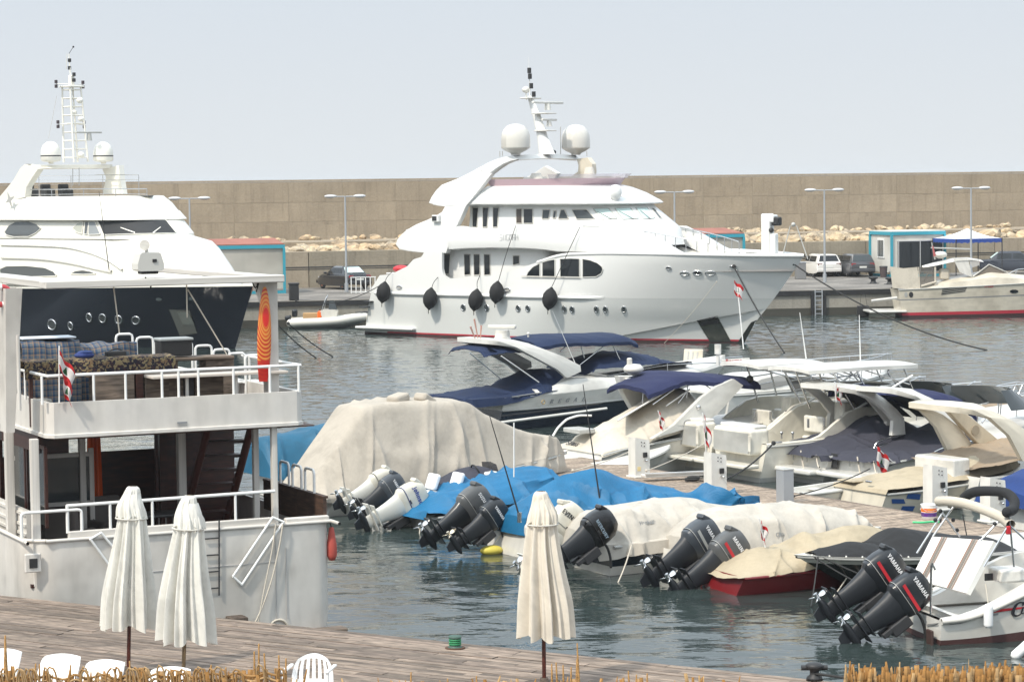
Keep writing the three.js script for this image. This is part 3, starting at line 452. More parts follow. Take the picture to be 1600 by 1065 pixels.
// belt of the upper deck, sweeping forward into the two foredeck cheeks
{
  const tp = prof(Y, [[703, 357], [712, 353.5], [722, 353], [735, 355], [760, 357], [785, 356], [800, 352], [810, 350.5], [825, 351], [860, 353], [905, 355.5]], 3.05).concat(prof(Y, [[1062, 353], [1075, 358], [1090, 364], [1107, 373], [1122, 383], [1135, 391.5], [1146, 397]], -1.7).filter(p => p[0] > 17).concat([[23.4, 4.12]]).filter((p, i, a) => i === a.length - 1 || p[0] < 23.2));
  const bt = prof(Y, [[703, 391], [730, 389], [770, 388], [820, 389], [850, 391], [870, 394]], 3.2).concat([[17.5, 4.2], [19, 4.16], [23.4, 4.05]]);
  const x0 = tp[0][0] + .05, rows = []; for (let i = 0; i <= 60; i++) {
    const x = lerp(x0, 23.4, i / 60), yt = smo(tp, x), yb = lin(bt, x), zb = Math.min(3.22, shipHB(UU(x), 4.1) - .06), f = sst(15.5, 20, x), zt = zb - lerp(.1, .95, f), h = yt - yb;
    rows.push([V(x, yb, zb - .5), V(x, yb, zb - .1), V(x, yb + h * .05, zb), V(x, yb + h * .3, zb + lerp(.05, -.02, f)), V(x, yb + h * .62, lerp(zb + .03, lerp(zb, zt, .45), f)), V(x, yt - h * .1, lerp(zb - .02, lerp(zb, zt, .85), f)), V(x, yt, zt - .06), V(x, yt, zt - .2), V(x, Math.min(yt - .05, lerp(4.5, yt - .9, f)), zt - .24)]);
  }
  const belt = mesh('upper_bulwark', both([loft(rows, { crease: .55 })]), MY, Y); Y.belt = { all: [belt], parent: Y };
  mesh('fore_walk', [loft(Array.from({ length: 12 }, (_, i) => { const x = lerp(19, 24, i / 11), y = lerp(4.35, 3.4, i / 11), z = Math.max(.2, shipHB(UU(x), 4.1) - 1); return [V(x, y, z), V(x, y, -z)]; }))], M.white2, Y);
  // rails along the two cheeks
  for (const s of [1, -1]) {
    const pts = [], top = []; for (let i = 0; i <= 12; i++) { const x = lerp(16.8, 23, i / 12), z = s * (Math.min(3.22, shipHB(UU(x), 4.1) - .06) - lerp(.1, .95, sst(15.5, 20, x)) - .28), y0 = smo(tp, x); pts.push(V(x, y0 - .25, z)); top.push(V(x, lerp(5.42, 4.62, Math.pow(i / 12, 1.6)), z)); }
    mesh('deck_rail', [pipe(top, .025, 50, 6), ...pts.map((p, i) => i > 1 ? bar(p, top[i], .02, 6) : null)], s > 0 ? M.steel : M.steel, Y);
  }
}
// fins and radar arch
const zS = y => lin([[4.2, 3.2], [6.6, 3.04], [7.4, 2.8], [8.8, 2.42]], y);
pairMesh('side_fin', ([panel(Y, [[671, 316], [675, 308], [682, 298], [690, 290], [700, 286], [718, 279], [735, 270.5], [752, 261], [766, 272], [757, 283], [747, 296], [737, 309], [726, 322], [700, 322], [684, 320]], y => zS(y) + .02, .3)]), MY, Y);
pairMesh('aft_wing', ([panel(Y, [[619, 381], [622, 374], [628, 367], [636, 360], [650, 352], [668, 344.5], [682, 338], [691, 332], [697, 321], [727, 321], [720, 337], [712, 353], [704, 371], [696, 394], [676, 394.5], [655, 393], [638, 391], [624, 388]], y => zS(y) + .02, .3)]), MY, Y);
{
  const pr = [[748, 262.5, 764, 274], [763, 254, 777, 264], [776, 248.5, 789, 256], [790, 244.5, 800, 251.5], [803, 242.5, 811, 249.3]].map(([a, b, c, d], i) => { const z = [2.62, 2.56, 2.5, 2.44, 2.36][i]; return [LZ(Y, a, b, z), LZ(Y, c, d, z)]; });
  const rows = pr.map(([o, n]) => { const w = .3; return [o, V(lerp(o.x, n.x, .1), lerp(o.y, n.y, .1), o.z + .06), V(lerp(o.x, n.x, .9), lerp(o.y, n.y, .9), n.z + .06), n, V(n.x, n.y, n.z - w), V(o.x, o.y, o.z - w), o]; });
  const [o, n] = pr[4], mid = [2.0, 1, 0, -1, -2.0, -2.36].map(z => { const d = Math.abs(z) > 2.2 ? 0 : .07 * (1 - z * z / 5); return [V(o.x, o.y + d, z), V(o.x + .05, o.y + d, z), V(n.x - .05, n.y + d, z), V(n.x, n.y + d, z), V(n.x, n.y + d - .02, z), V(o.x, n.y + d - .05, z), V(o.x, o.y + d, z)]; });
  const arch = mesh('radar_arch', [loft(rows, { crease: .5 }), loft([[o, V(o.x + .05, o.y, 2.4), V(n.x - .05, n.y, 2.4), n, V(n.x, n.y - .02, 2.36), V(o.x, n.y - .05, 2.36), o], ...mid], { crease: .5 })], MY, Y);
  // forward curved struts of the arch
  const q = [[922, 246], [929, 256], [930, 268], [927, 284]].map(([a, b]) => LZ(Y, a, b, -2.3)), q2 = [[905, 248], [908, 258], [907, 268], [885, 284]].map(([a, b]) => LZ(Y, a, b, -2.3));
  mesh('arch_leg', [loft(q.map((p, i) => { const r = q2[i]; return [p, V(p.x, p.y, -2.1), V(r.x, r.y, -2.1), r, V(r.x, r.y, -2.42), V(p.x, p.y, -2.42), p]; }), { crease: .5 })], M.cream, Y);
  // domes
  for (const s of [1, -1]) { const p = LZ(Y, s > 0 ? 806 : 900, 242, s * 2.2); const d = mesh('satellite_dome', [lathe([[.0, 1.50], [.2, 1.48], [.42, 1.4], [.6, 1.2], [.69, .95], [.71, .7], [.71, .38], [.70, .34]], p.x, p.y, p.z, 32)], M.white2, Y); mesh('dome_base', [lathe([[.70, .34], [.5, .2], [.24, .08], [.22, 0]], p.x, p.y, p.z, 32)], M.white2, d); }
  const m0 = LZ(Y, 855, 241, 0), m1 = LZ(Y, 840, 185, 0), m2 = LZ(Y, 828, 150, 0);
  const sec = (p, w, d) => [0, 1, 2, 3, 4, 5, 6, 7, 8].map(i => V(p.x + w * Math.cos(i / 4 * Math.PI), p.y, p.z + d * Math.sin(i / 4 * Math.PI)));
  const mast = mesh('mast', [loft([sec(m0, .5, .28), sec(m0.clone().lerp(m1, .5), .32, .2), sec(m1, .26, .17), sec(m2, .15, .12)], { crease: .9, cap1: true }), bar(m2, V(m2.x - .05, m2.y + 1.9, 0), .035, 6, .01)], MY, Y);
  mesh('spreader', [rbox(.5, .07, 1.1, .03, m2.x + .05, m2.y - .1, 0), rbox(.9, .06, .9, .03, LZ(Y, 850, 177, 0).x, LZ(Y, 850, 177, 0).y, 0), rbox(.9, .06, .7, .03, LZ(Y, 852, 204, 0).x, LZ(Y, 852, 204, 0).y, 0)], M.white, mast);
  { const a = LZ(Y, 845, 160, 0); mesh('radar_scanner', [rbox(.16, .12, 2.3, .04, a.x + .15, a.y, -.35), cyl(.18, .14, .3, a.x + .15, a.y - .36, -.35)], M.white, mast); const b = LZ(Y, 858, 187, 0); mesh('radar_scanner', [rbox(.14, .1, 1.1, .03, b.x, b.y, 0), cyl(.15, .1, .3, b.x, b.y - .32, 0)], M.white2, mast); }
  mesh('navigation_light', [[827, 110], [828, 119], [830, 134], [834, 147]].map(([a, b]) => { const p = LZ(Y, a, b, 0); return cyl(.1, .1, .26, p.x, p.y - .13, 0, 10); }), M.blackMat, mast);
  { const p = LZ(Y, 822, 140, 0); mesh('antenna_ball', [sph(.2, p.x, p.y, 0, 1, .8, 1), bar(V(p.x, p.y - .5, 0), p, .03)], M.white, mast); }
  mesh('horn', [[862, 237], [866, 239], [858, 239]].map(([a, b], i) => { const p = LZ(Y, a, b, -.3 - i * .1); return sph(.1, p.x, p.y + .05, p.z); }), M.blackMat, Y);
  mesh('whip_antenna', [[876, 242, 198], [781, 245, 236], [785, 244, 236], [917, 244, 236]].map(([a, b, c]) => { const p = LZ(Y, a, b, a > 850 ? -1.6 : 2.3), r = LZ(Y, a, c, a > 850 ? -1.6 : 2.3); return bar(p, r, .018, 6); }), M.ltgrey, Y);
  { scene.updateMatrixWorld(true); rayc.set(camera.position, rayDir(962, 312)); const mr = Y.children.find(c => c.name === 'main_roof'); mr.material.side = THREE.DoubleSide; const h = rayc.intersectObject(mr, false)[0], p = Y.worldToLocal(h.point.clone()); const d = mesh('small_dome', [lathe([[0, .72], [.18, .68], [.29, .52], [.31, .3], [.26, .12], [.12, .02], [.12, -.15]], p.x, p.y, p.z, 24)], MY, Y); }
  // covered furniture on the sun deck
  const lump = (px, py, w, h, z) => { const p = LZ(Y, px, py, z), rows = []; for (let i = 0; i <= 5; i++) { const r = []; for (let j = 0; j <= 16; j++) { const a = j / 16 * 2 * Math.PI, k = lerp(1, .55, (i / 5) ** 2) * (1 + .12 * Math.sin(a * 5 + px) * (1 - i / 6)); r.push(V(p.x + w * k * Math.cos(a), p.y + h * i / 5, p.z + w * .8 * k * Math.sin(a))); } rows.push(r); } return loft(rows, { cap1: true, crease: 1.2 }); };
  for (const [a, b, w, h, z] of [[838, 288, .42, .55, 1.2], [824, 288, .32, .35, 1.4], [848, 289, .32, .4, .6], [921, 288, .36, .85, -1.6], [941, 289, .42, .35, -1.2], [880, 288, .7, .16, -1]]) mesh('furniture_cover', [lump(a, b, w, h, z)], M.canvasW, Y);
}
// windows
const win = (TH, wall, pts, m = M.pane, fr = M.white2, off = .02) => { const g = patch(wall, pts, off); if (!g) return; const rim = g.userData.rim, w = mesh('window', [pipe(rim, .022, rim.length * 2, 5, true, .1)], fr, TH); mesh('pane', [g], m, w); return w; };
{
  const h1 = { all: [house1], parent: Y, material: house1.material }, h2 = { all: [house2], parent: Y };
  for (const x of [729, 744, 760]) win(Y, h1, [[x - 3.5, 397], [x + 6, 397], [x + 6.5, 429], [x - 3, 430]]);
  win(Y, h1, [[802, 399], [812, 399], [812, 412], [802, 414]]); win(Y, h1, [[693, 397], [704, 397], [702, 428], [692, 428]], M.paneG);
  for (const x of [738, 754, 770]) win(Y, h2, [[x + .5, 324], [x + 10, 324], [x + 7.5, 355], [x + .5, 355]], M.pane);
  win(Y, h2, [[807, 326], [816, 326], [816, 349], [807, 349]], std([.06, .045, .035], .1)); win(Y, h2, [[818.5, 326], [833, 326], [833, 349], [818.5, 349]]);
  win(Y, h2, [[848.5, 327.5], [860, 327.5], [858, 342], [847.5, 342]], M.paneG); win(Y, h2, [[865.5, 329], [870, 329], [868.5, 341], [864, 341]], M.paneG); win(Y, h2, [[877, 327.5], [882.5, 327.5], [889, 342], [873, 342]], M.paneG);
  win(Y, h2, [[894, 327.5], [917, 327], [930, 342], [901.5, 342.5]], M.paneG);
  const cov = [[[927, 326], [951, 325.5], [964.5, 341.5], [941, 343]], [[960.5, 325.5], [985, 325], [998, 341.5], [973.5, 343]], [[993.5, 325], [1011, 324.5], [1023.5, 341], [1006, 342.5]]];
  for (const c of cov) { const w = win(Y, h2, c, M.paneL, M.ltgrey); if (w) { const p = patch(h2, [[c[0][0] + 6, c[0][1] + 5], [c[0][0] + 7, c[0][1] + 5], [c[2][0] - 7, c[2][1] + 2], [c[2][0] - 8.5, c[2][1] + 2]], .06); if (p) mesh('wiper', [p], M.blackMat, w); } }
  win(Y, h2, [[1017, 325], [1021.5, 325], [1035, 341.5], [1029.5, 341]], M.paneG);
  // long oval saloon window in the topside, four panes
  const H = Y.hull; for (const p of [[[823, 431], [826, 424.5], [833, 417], [844, 411], [844, 432.5], [824, 432]], [[848, 409.5], [858, 406.5], [867.5, 405], [867.5, 432.5], [848, 432.5]], [[876, 404.3], [891, 403.5], [906, 404], [906, 433], [876, 433]], [[911, 404.3], [923, 406.3], [934, 410.5], [941, 416], [942.5, 421], [940, 427.5], [932, 432.2], [911, 433]]]) win(Y, H, p, M.pane, M.white, .025);
  for (const [x, y] of [[724, 480], [761, 481], [810, 481.5], [825, 481.5], [882, 482.5], [894, 483], [932, 483], [946, 483], [975, 483]]) { const g = patch(H, oval(x, y, 3.1, 4.6, 10), .02, 0, 2); if (g) { const w = mesh('porthole', [pipe(g.userData.rim, .035, 40, 6, true)], M.steel, Y); mesh('pane', [g], M.paneG, w); } }
  for (const [x, y, rx, ry, m] of [[1045, 418.5, 4, 2.2, M.blackMat], [1070, 427, 7, 3.2, M.ltgrey], [1090, 426, 7, 3.2, M.blackMat], [1110, 426.5, 8, 3.4, M.ltgrey], [1146, 416, 5, 1.6, M.blackMat], [624, 449, 4, 2.6, M.ltgrey], [793, 453, 4.5, 3, M.ltgrey]]) { const g = patch(H, oval(x, y, rx, ry, 10), .02, 0, 2); if (g) { const w = mesh('hawse_hole', [pipe(g.userData.rim, .03, 40, 6, true)], M.steel, Y); mesh('opening', [g], m, w); } }
  { const g = patch(H, [[1089, 500], [1121, 493], [1143, 533], [1110, 534]], .03, 0, 6); if (g) mesh('anchor_plate', [g], std([.16, .17, .15], .25, { metalness: .9 }), Y); const k = patch(H, [[1090, 501], [1119, 494.5], [1125, 504], [1096, 509]], .05, 0, 6); if (k) mesh('anchor_pocket', [k], M.blackMat, Y); }
  mesh('stem_guard', [loft([-.3, 0, .2, .4, .6, .8, .98, 1.08].map((y, i, q) => { const w = i === 7 ? .01 : lerp(.30, .12, i / 7), x = lin(stem, y), k = .9; const e = shipHB(1 - w / 24, y) * .8; return [V(x - w, y, e + .03), V(x - w * .4, y, e * .5 + .035), V(x + .03, y, 0), V(x - w * .4, y, -e * .5 - .035), V(x - w, y, -e - .03)]; }), { crease: .5 })], std([.03, .035, .032], .35, { metalness: .5 }), Y);
  { // name on the upper bulwark
    const seg = { S: [[0, 1, 1, 1], [0, .5, .9, .5], [0, 0, 1, 0], [1, 0, 1, .5]], I: [[.5, 0, .5, 1]], G: [[1, 1, 0, 1], [0, 1, 0, 0], [0, 0, 1, 0], [1, 0, 1, .5]], M: [[0, 0, 0, 1], [0, 1, 1, 1], [1, 1, 1, 0], [.5, 1, .5, .6]], A: [[0, 0, 0, 1], [0, 1, 1, 1], [1, 1, 1, 0], [0, .5, 1, .5]], X: [[0, 0, 0, .45], [0, .5, 1, .5], [1, 0, 1, 1], [0, .6, 0, 1]] };
    let x = 781; const gs = []; for (const c of 'SIIGMAX') { const w = c === 'I' ? 2 : 3.6; for (const [a, b, e, f] of seg[c]) { const q = (u, v) => [x + u * w, 375.5 - v * 9 - (x - 781) * .02], p0 = q(a, b), p1 = q(e, f), dx = b === f ? 0 : .28, dy = b === f ? .28 : 0; const g = patch(Y.belt, [[p0[0] - dx, p0[1] - dy], [p1[0] - dx, p1[1] - dy], [p1[0] + dx, p1[1] + dy], [p0[0] + dx, p0[1] + dy]], .02, 0, 1); if (g) gs.push(g); } x += w + 1.1; }
    if (gs.length) mesh('name_lettering', gs, std([.35, .35, .36], .4, { metalness: .5 }), Y);
  }
  { const p = LZ(Y, 688, 341, 2.9); mesh('camera_box', [rbox(.45, .34, .2, .03, p.x, p.y, 3.2)], MY, Y); mesh('lens', [box(.28, .22, .02, p.x - .04, p.y, 3.31)], M.blackMat, Y); }
  { const p = LY(Y, 1200, 397, 3.4); const b = LZ(Y, 1200, 399, 0); const cr = mesh('deck_crane', [rbox(.5, 2.2, .42, .08, b.x, 4.85, 0), rbox(.3, 1.3, .3, .06, b.x + .42, 4.4, .1), rbox(.7, .35, .4, .06, b.x + .1, 5.72, 0)], MY, Y); mesh('winch', [rbox(.4, .4, .34, .08, b.x + .5, 5.6, 0), sph(.12, b.x + .35, 5.2, .22)], M.blackMat, cr); mesh('jackstaff', [bar(V(b.x + 1.1, 3.9, .5), V(b.x + 1.3, 5.4, .1), .025), bar(V(b.x + 2.1, 3.9, -.1), V(b.x + 1.5, 5.4, -.1), .025), sph(.1, b.x + 1.4, 5.45, 0)], M.ltgrey, Y); }
  { const p = LZ(Y, 627, 420, 1.5); mesh('life_raft', [sph(.5, p.x, p.y, 1.5, 1, .4, .7)], M.inkR, Y); mesh('raft_shelf', [rbox(1.3, .08, .9, .03, p.x, p.y - .22, 1.5)], MY, Y); }
  mesh('passerelle', [rbox(2.0, .08, .5, .03, 6.4, 5.2, 2.2)], M.ltgrey, Y); // boarding plank folded on the aft deck
}
// fenders hang from the yacht: things of their own
[[599, 457, 612, 425, 'first black covered fender from the stern of the superyacht'], [672, 467, 684, 433, 'second black covered fender from the superyacht stern, under the recess'], [743, 469, 750, 430, 'third black covered fender from the superyacht stern, left one of the close pair'], [776, 457, 806, 352, 'fourth black covered fender, right one of the close pair below the yacht name'], [859, 467, 906, 355, 'black covered fender hanging below the long oval window']].forEach(([a, b, c, d, lab], i) => {
  const p = LZ(Y, a, b, 3.66); const F = thing('boat_fender', lab, 'fender', Y.localToWorld(p.clone()), -psi, 'black fenders along the superyacht side');
  const body = lathe([[0, -.56], [.03, -.55], [.07, -.5], [.22, -.38], [.33, -.2], [.36, 0], [.33, .22], [.22, .4], [.09, .52], [.05, .57], [0, .58]], 0, 0, 0, 20); body.rotateZ(-.22 + (i % 2) * .05); mesh('cover', [body], M.fender, F);
  const e = LZ(Y, c, d, 3.3).sub(p), pts = [V(.12, .55, 0), V(lerp(.12, e.x, .55), lerp(.55, e.y, .5), lerp(0, e.z, .4) + .06), e]; mesh('rope', [pipe(pts, .016, 20, 6)], M.ropeD, F); mesh('tail', [bar(V(-.12, -.54, 0), V(-.13, -.72, 0), .018)], M.ropeD, F);
});
// ================================================================= PIER, TERRACE, TOUR BOAT, UMBRELLAS, STRAW FENCE
const PE0 = WP(0, 930, 1), PE1 = WP(1250, 1060, 1), PU = PE1.clone().sub(PE0).normalize(), PRY = Math.atan2(-PU.z, PU.x);
{
  const pier = new THREE.Group(); pier.name = 'wooden_pier'; pier.userData.kind = 'structure'; scene.add(pier); onQ(pier, PE0.clone().setY(0), PRY); // +x along the edge, +z towards the camera
  const g = []; const c = new THREE.Color();
  for (let r = 0; r < 62; r++) { let x = -9 - rnd() * 3; const z = .07 + r * .152; while (x < 22) { const l = rr(2.4, 4.2), b = box(l - .012, .045, .142, x + l / 2, .978 + rr(-.006, .006), z + rr(-.003, .003), rr(-.002, .002)); const k = rr(.62, 1.2), n = b.attributes.position.count, a = new Float32Array(n * 3); for (let i = 0; i < n; i++) { a[i * 3] = k; a[i * 3 + 1] = k * rr(.97, 1); a[i * 3 + 2] = k * .97; } b.setAttribute('color', new THREE.BufferAttribute(a, 3)); g.push(uvm(b)); x += l; } }
  const pm = std([.44, .385, .345], .85, { map: T.wood, bumpMap: T.wood, bumpScale: .006, vertexColors: true });
  stuff(mesh('plank', g, pm, pier));
  mesh('edge_beam', [uvm(box(31, .26, .12, 6.5, .82, .0))], M.wood, pier); mesh('under_beam', [uvm(box(31, .2, 9.2, 6.5, .84, 4.75))], M.dark, pier);
  for (let i = 0; i < 12; i++) mesh('pile', [cyl(.13, .13, 3, -8 + i * 2.7, -2.2, .3, 12)], M.wood, pier);
  const ter = struct('terrace', [uvm(box(40, 4.2, 25, 0, .2, -10.5))], std([.30, .27, .23], .9, { map: T.conc }));
}
// ---- umbrellas, folded
function umbrella(px, pyTop, lean, depth, mat, poleM, lab, k) {
  const top = DP(px, pyTop, depth), U = thing('garden_umbrella', lab, 'umbrella', V(top.x + Math.sin(lean) * 2.55, 1.002, top.z), 0, 'folded umbrellas on the pier'); U.rotation.z = lean; U.updateMatrixWorld(true);
  const h = top.y - 1; mesh('pole', [cyl(.026, .024, h - .05, 0, .05, 0, 12), lathe([[0, h - .05], [.03, h - .05], [.035, h - .02], [.02, h], [0, h + .01]])], poleM, U);
  mesh('base', [lathe([[0, 0], [.28, 0], [.28, .05], [.06, .07], [.05, .12], [0, .12]], 0, 0, 0, 24)], M.wood, U);
  const skirt = (y0, y1, prof2, amp, n, ph, jag) => { const rows = []; for (let i = 0; i <= 30; i++) { const t = i / 30, y = lerp(y0, y1, t), r0 = smo(prof2, t), r = []; for (let j = 0; j <= 160; j++) { const a = j / 160 * 2 * Math.PI, f = Math.sin(a * n + ph + .8 * Math.sin(a * 2 + ph)), f2 = Math.sin(a * (n * 2 + 1) + 2 * ph + t * 1.5), d = amp * sst(0, .35, t); const rad = r0 * (1 - d * .55 * Math.pow(.5 - .5 * f, 1.6) - d * .22 * f2) * (1 + .05 * Math.sin(a + ph)); const dy = jag * (t > .8 ? (t - .8) * 5 : 0) * (.5 + .5 * f) + jag * .3 * (t > .9 ? 1 : 0) * Math.sin(a * 3 + ph); r.push(V(rad * Math.cos(a) + .015 * Math.sin(t * 5 + ph), y - dy, rad * Math.sin(a))); } rows.push(r); } return loft(rows, { crease: 1.1 }); };
  mesh('canopy', [skirt(h - .09, h - 1.84, [[0, .10], [.1, .16], [.3, .205], [.55, .27], [.8, .335], [1, .36]], .62, 8, k, .06)], mat, U);
  mesh('vent_flap', [skirt(h + .005, h - .38, [[0, .055], [.06, .085], [.35, .12], [.8, .185], [1, .20]], .34, 8, k + 1, .04)], mat, U);
  mesh('tie', [new THREE.TorusGeometry(.2, .012, 6, 40).rotateX(Math.PI / 2).scale(1, 1, 1).translate(0, h - .42, 0)], M.canvasW, U);
  return U;
}
umbrella(205, 760, -.038, 33.8, M.umb2, std([.16, .035, .02], .45, { map: T.wood }), 'folded off-white umbrella with dark red pole, leftmost of the three', .4);
umbrella(295, 774, -.052, 32.6, M.umb2, std([.5, .38, .22], .5, { map: T.wood }), 'folded off-white umbrella with pale wooden pole, middle one of the three', 1.7);
umbrella(847, 768, 0, 32.7, M.umb, std([.16, .035, .02], .45, { map: T.wood }), 'folded cream umbrella standing alone in front of the outboard motors', 3.1);
// ---- white plastic loungers and chair behind the straw fence
[[97, 1022, -.22, 'white plastic lounger back, second from the left behind the straw fence'], [166, 1031, -.2, 'white plastic lounger back, beside the dark red umbrella pole'], [268, 1042, -.12, 'white plastic lounger back mostly hidden by straw below the second umbrella'], [6, 1014, -.3, 'white plastic lounger back cut by the left edge']].forEach(([px, py, ry, lab]) => {
  const d = 31.2, p = DP(px, py, d), L = thing('sun_lounger', lab, 'lounger', V(p.x, 1.002, p.z), ry, 'white loungers behind the straw fence');
  const back = []; for (let i = 0; i <= 8; i++) { const t = i / 8, r = []; for (let j = 0; j <= 8; j++) { const s = j / 4 - 1, w = .26 * (1 - .12 * Math.pow(t, 6)); r.push(V(s * w, lerp(.32, p.y - 1, t) - .03 * s * s * (t > .9 ? 1 : 0), lerp(.36, -.05, t) + .02 * s * s)); } back.push(r); }
  mesh('backrest', slab(back, .03, V(0, 0, 1)), M.plastic, L); mesh('seat', [rbox(.56, .05, 1.3, .02, 0, .3, 1.0)], M.plastic, L);
  for (const x of [-.24, .24]) for (const z of [.42, 1.5]) mesh('leg', [rbox(.06, .3, .06, .02, x, .15, z)], M.plastic, L);
});
{
  const p = DP(489, 1022, 31), C = thing('garden_chair', 'white plastic garden chair with slotted back behind the straw fence', 'chair', V(p.x, 1.002, p.z), -.15), H = p.y - 1;
  const rows = [], P = (u, t) => { const w = .26 * (1 - .28 * Math.pow(t, 3)); return V(u * w, lerp(.42, H, t) - .06 * u * u * t, -.02 - .05 * t + .07 * u * u); };
  const strip = (u0, u1, t0, t1) => slab([0, 1, 2, 3, 4, 5, 6].map(i => { const t = lerp(t0, t1, i / 6); return [P(lerp(u0, u1, 0), t), P(u1, t)]; }), .022, V(0, 0, 1));
  mesh('back_frame', [strip(-1, -.78, 0, 1), strip(.78, 1, 0, 1), ...[0, 1].map(k => slab([0, 1].map(i => { const r = []; for (let j = 0; j <= 8; j++) r.push(P(lerp(-1, 1, j / 8), k ? lerp(.84, 1, i) : lerp(0, .14, i))); return r; }), .022, V(0, 0, 1)))], M.plastic, C);
  for (let k = 0; k < 5; k++) mesh('back_slat', strip(-.68 + k * .3, -.52 + k * .3, .1, .88), M.plastic, C);
  mesh('seat', [rbox(.5, .035, .46, .015, 0, .42, .22)], M.plastic, C); for (const x of [-.22, .22]) for (const z of [.02, .42]) mesh('leg', [rbox(.05, .42, .05, .015, x, .21, z)], M.plastic, C);
  for (const s of [-1, 1]) mesh('armrest', [rbox(.05, .03, .48, .012, s * .27, .64, .22), rbox(.04, .22, .05, .012, s * .27, .53, .42)], M.plastic, C);
}
// ---- mooring bollards on the pier edge
{
  const b = thing('mooring_bollard', 'small rusty green bollard on the pier edge left of the cream umbrella', 'bollard', WP(711, 1013, 1.002)); mesh('post', [lathe([[0, 0], [.1, 0], [.1, .03], [.065, .05], [.06, .12], [.09, .15], [.09, .18], [0, .19]])], std([.05, .10, .08], .6), b); mesh('rope_turns', [0, 1, 2].map(i => new THREE.TorusGeometry(.075, .016, 6, 18).rotateX(Math.PI / 2).translate(0, .065 + i * .03, 0)), M.green, b); mesh('base_plate', [cyl(.14, .14, .02, 0, 0, 0, 16)], std([.1, .05, .03], .8), b);
  const c = thing('mooring_bollard', 'black bollard with a rope at the right end of the pier edge', 'bollard', WP(1273, 1063, 1.002)); mesh('post', [lathe([[0, 0], [.11, 0], [.1, .05], [.06, .08], [.06, .13], [.1, .16], [.12, .2], [.08, .23], [0, .24]]), bar(V(-.17, .17, 0), V(.17, .17, 0), .035)], M.blackMat, c); mesh('mooring_rope', [pipe([V(0, .1, .05), V(.2, .08, .1), V(.5, .05, .2), V(.9, .03, .35)], .018, 20, 6)], M.ropeD, c);
}
// ---- straw fences on the terrace edge
function straw(lab, px0, px1, topY, dens, cat = 'fence') {
  const d = 22, a = DP(px0, topY, d), b = DP(px1, topY, d), F = thing('straw_fence', lab, 'fence', V(a.x, 2.3, a.z), 0), L = b.x - a.x, H = a.y - 2.3, vars = [];
  for (let k = 0; k < 7; k++) { const rows = [], n = 6, bend = rr(-.12, .12), w = rr(.012, .03); for (let i = 0; i <= n; i++) { const t = i / n, ww = w * (1 - [.3, .75, .9][k % 3] * Math.pow(t, 5)), x = bend * t * t, z = .05 * Math.sin(t * 2 + k); rows.push([V(x - ww, t, z), V(x, t, z + ww * .5), V(x + ww, t, z)]); } vars.push(loft(rows, { crease: .3 })); }
  const n = Math.round(L * dens), ms = [M.straw, M.straw2, M.straw3];
  const loose = [];
  for (let i = 0; i < n; i++) {
    const x = (i + rr(-.8, .8)) / n * L, k = (rnd() * 7) | 0, h = H * rr(.92, 1.015) + (rnd() < .07 ? rr(.02, .08) : 0);
    if (i % Math.ceil(n / 290) === 0) { const m = mesh('straw', [vars[k].clone()], ms[(rnd() * 3) | 0], F); m.geometry = vars[k]; m.position.set(x, 0, rr(-.05, .05)); m.scale.set(rr(.8, 1.5), h, 1); m.rotation.set(rr(-.08, .08), rr(-.5, .5), rr(-.12, .12)); }
    else { const g = vars[k].clone(); g.scale(rr(.8, 1.4), h, 1); g.rotateZ(rr(-.1, .1)); g.translate(x, 0, rr(-.08, .03)); loose.push(g); }
  }
  if (loose.length) stuff(mesh('straw_bundle', loose, M.straw2, F));
  return { F, L, H };
}
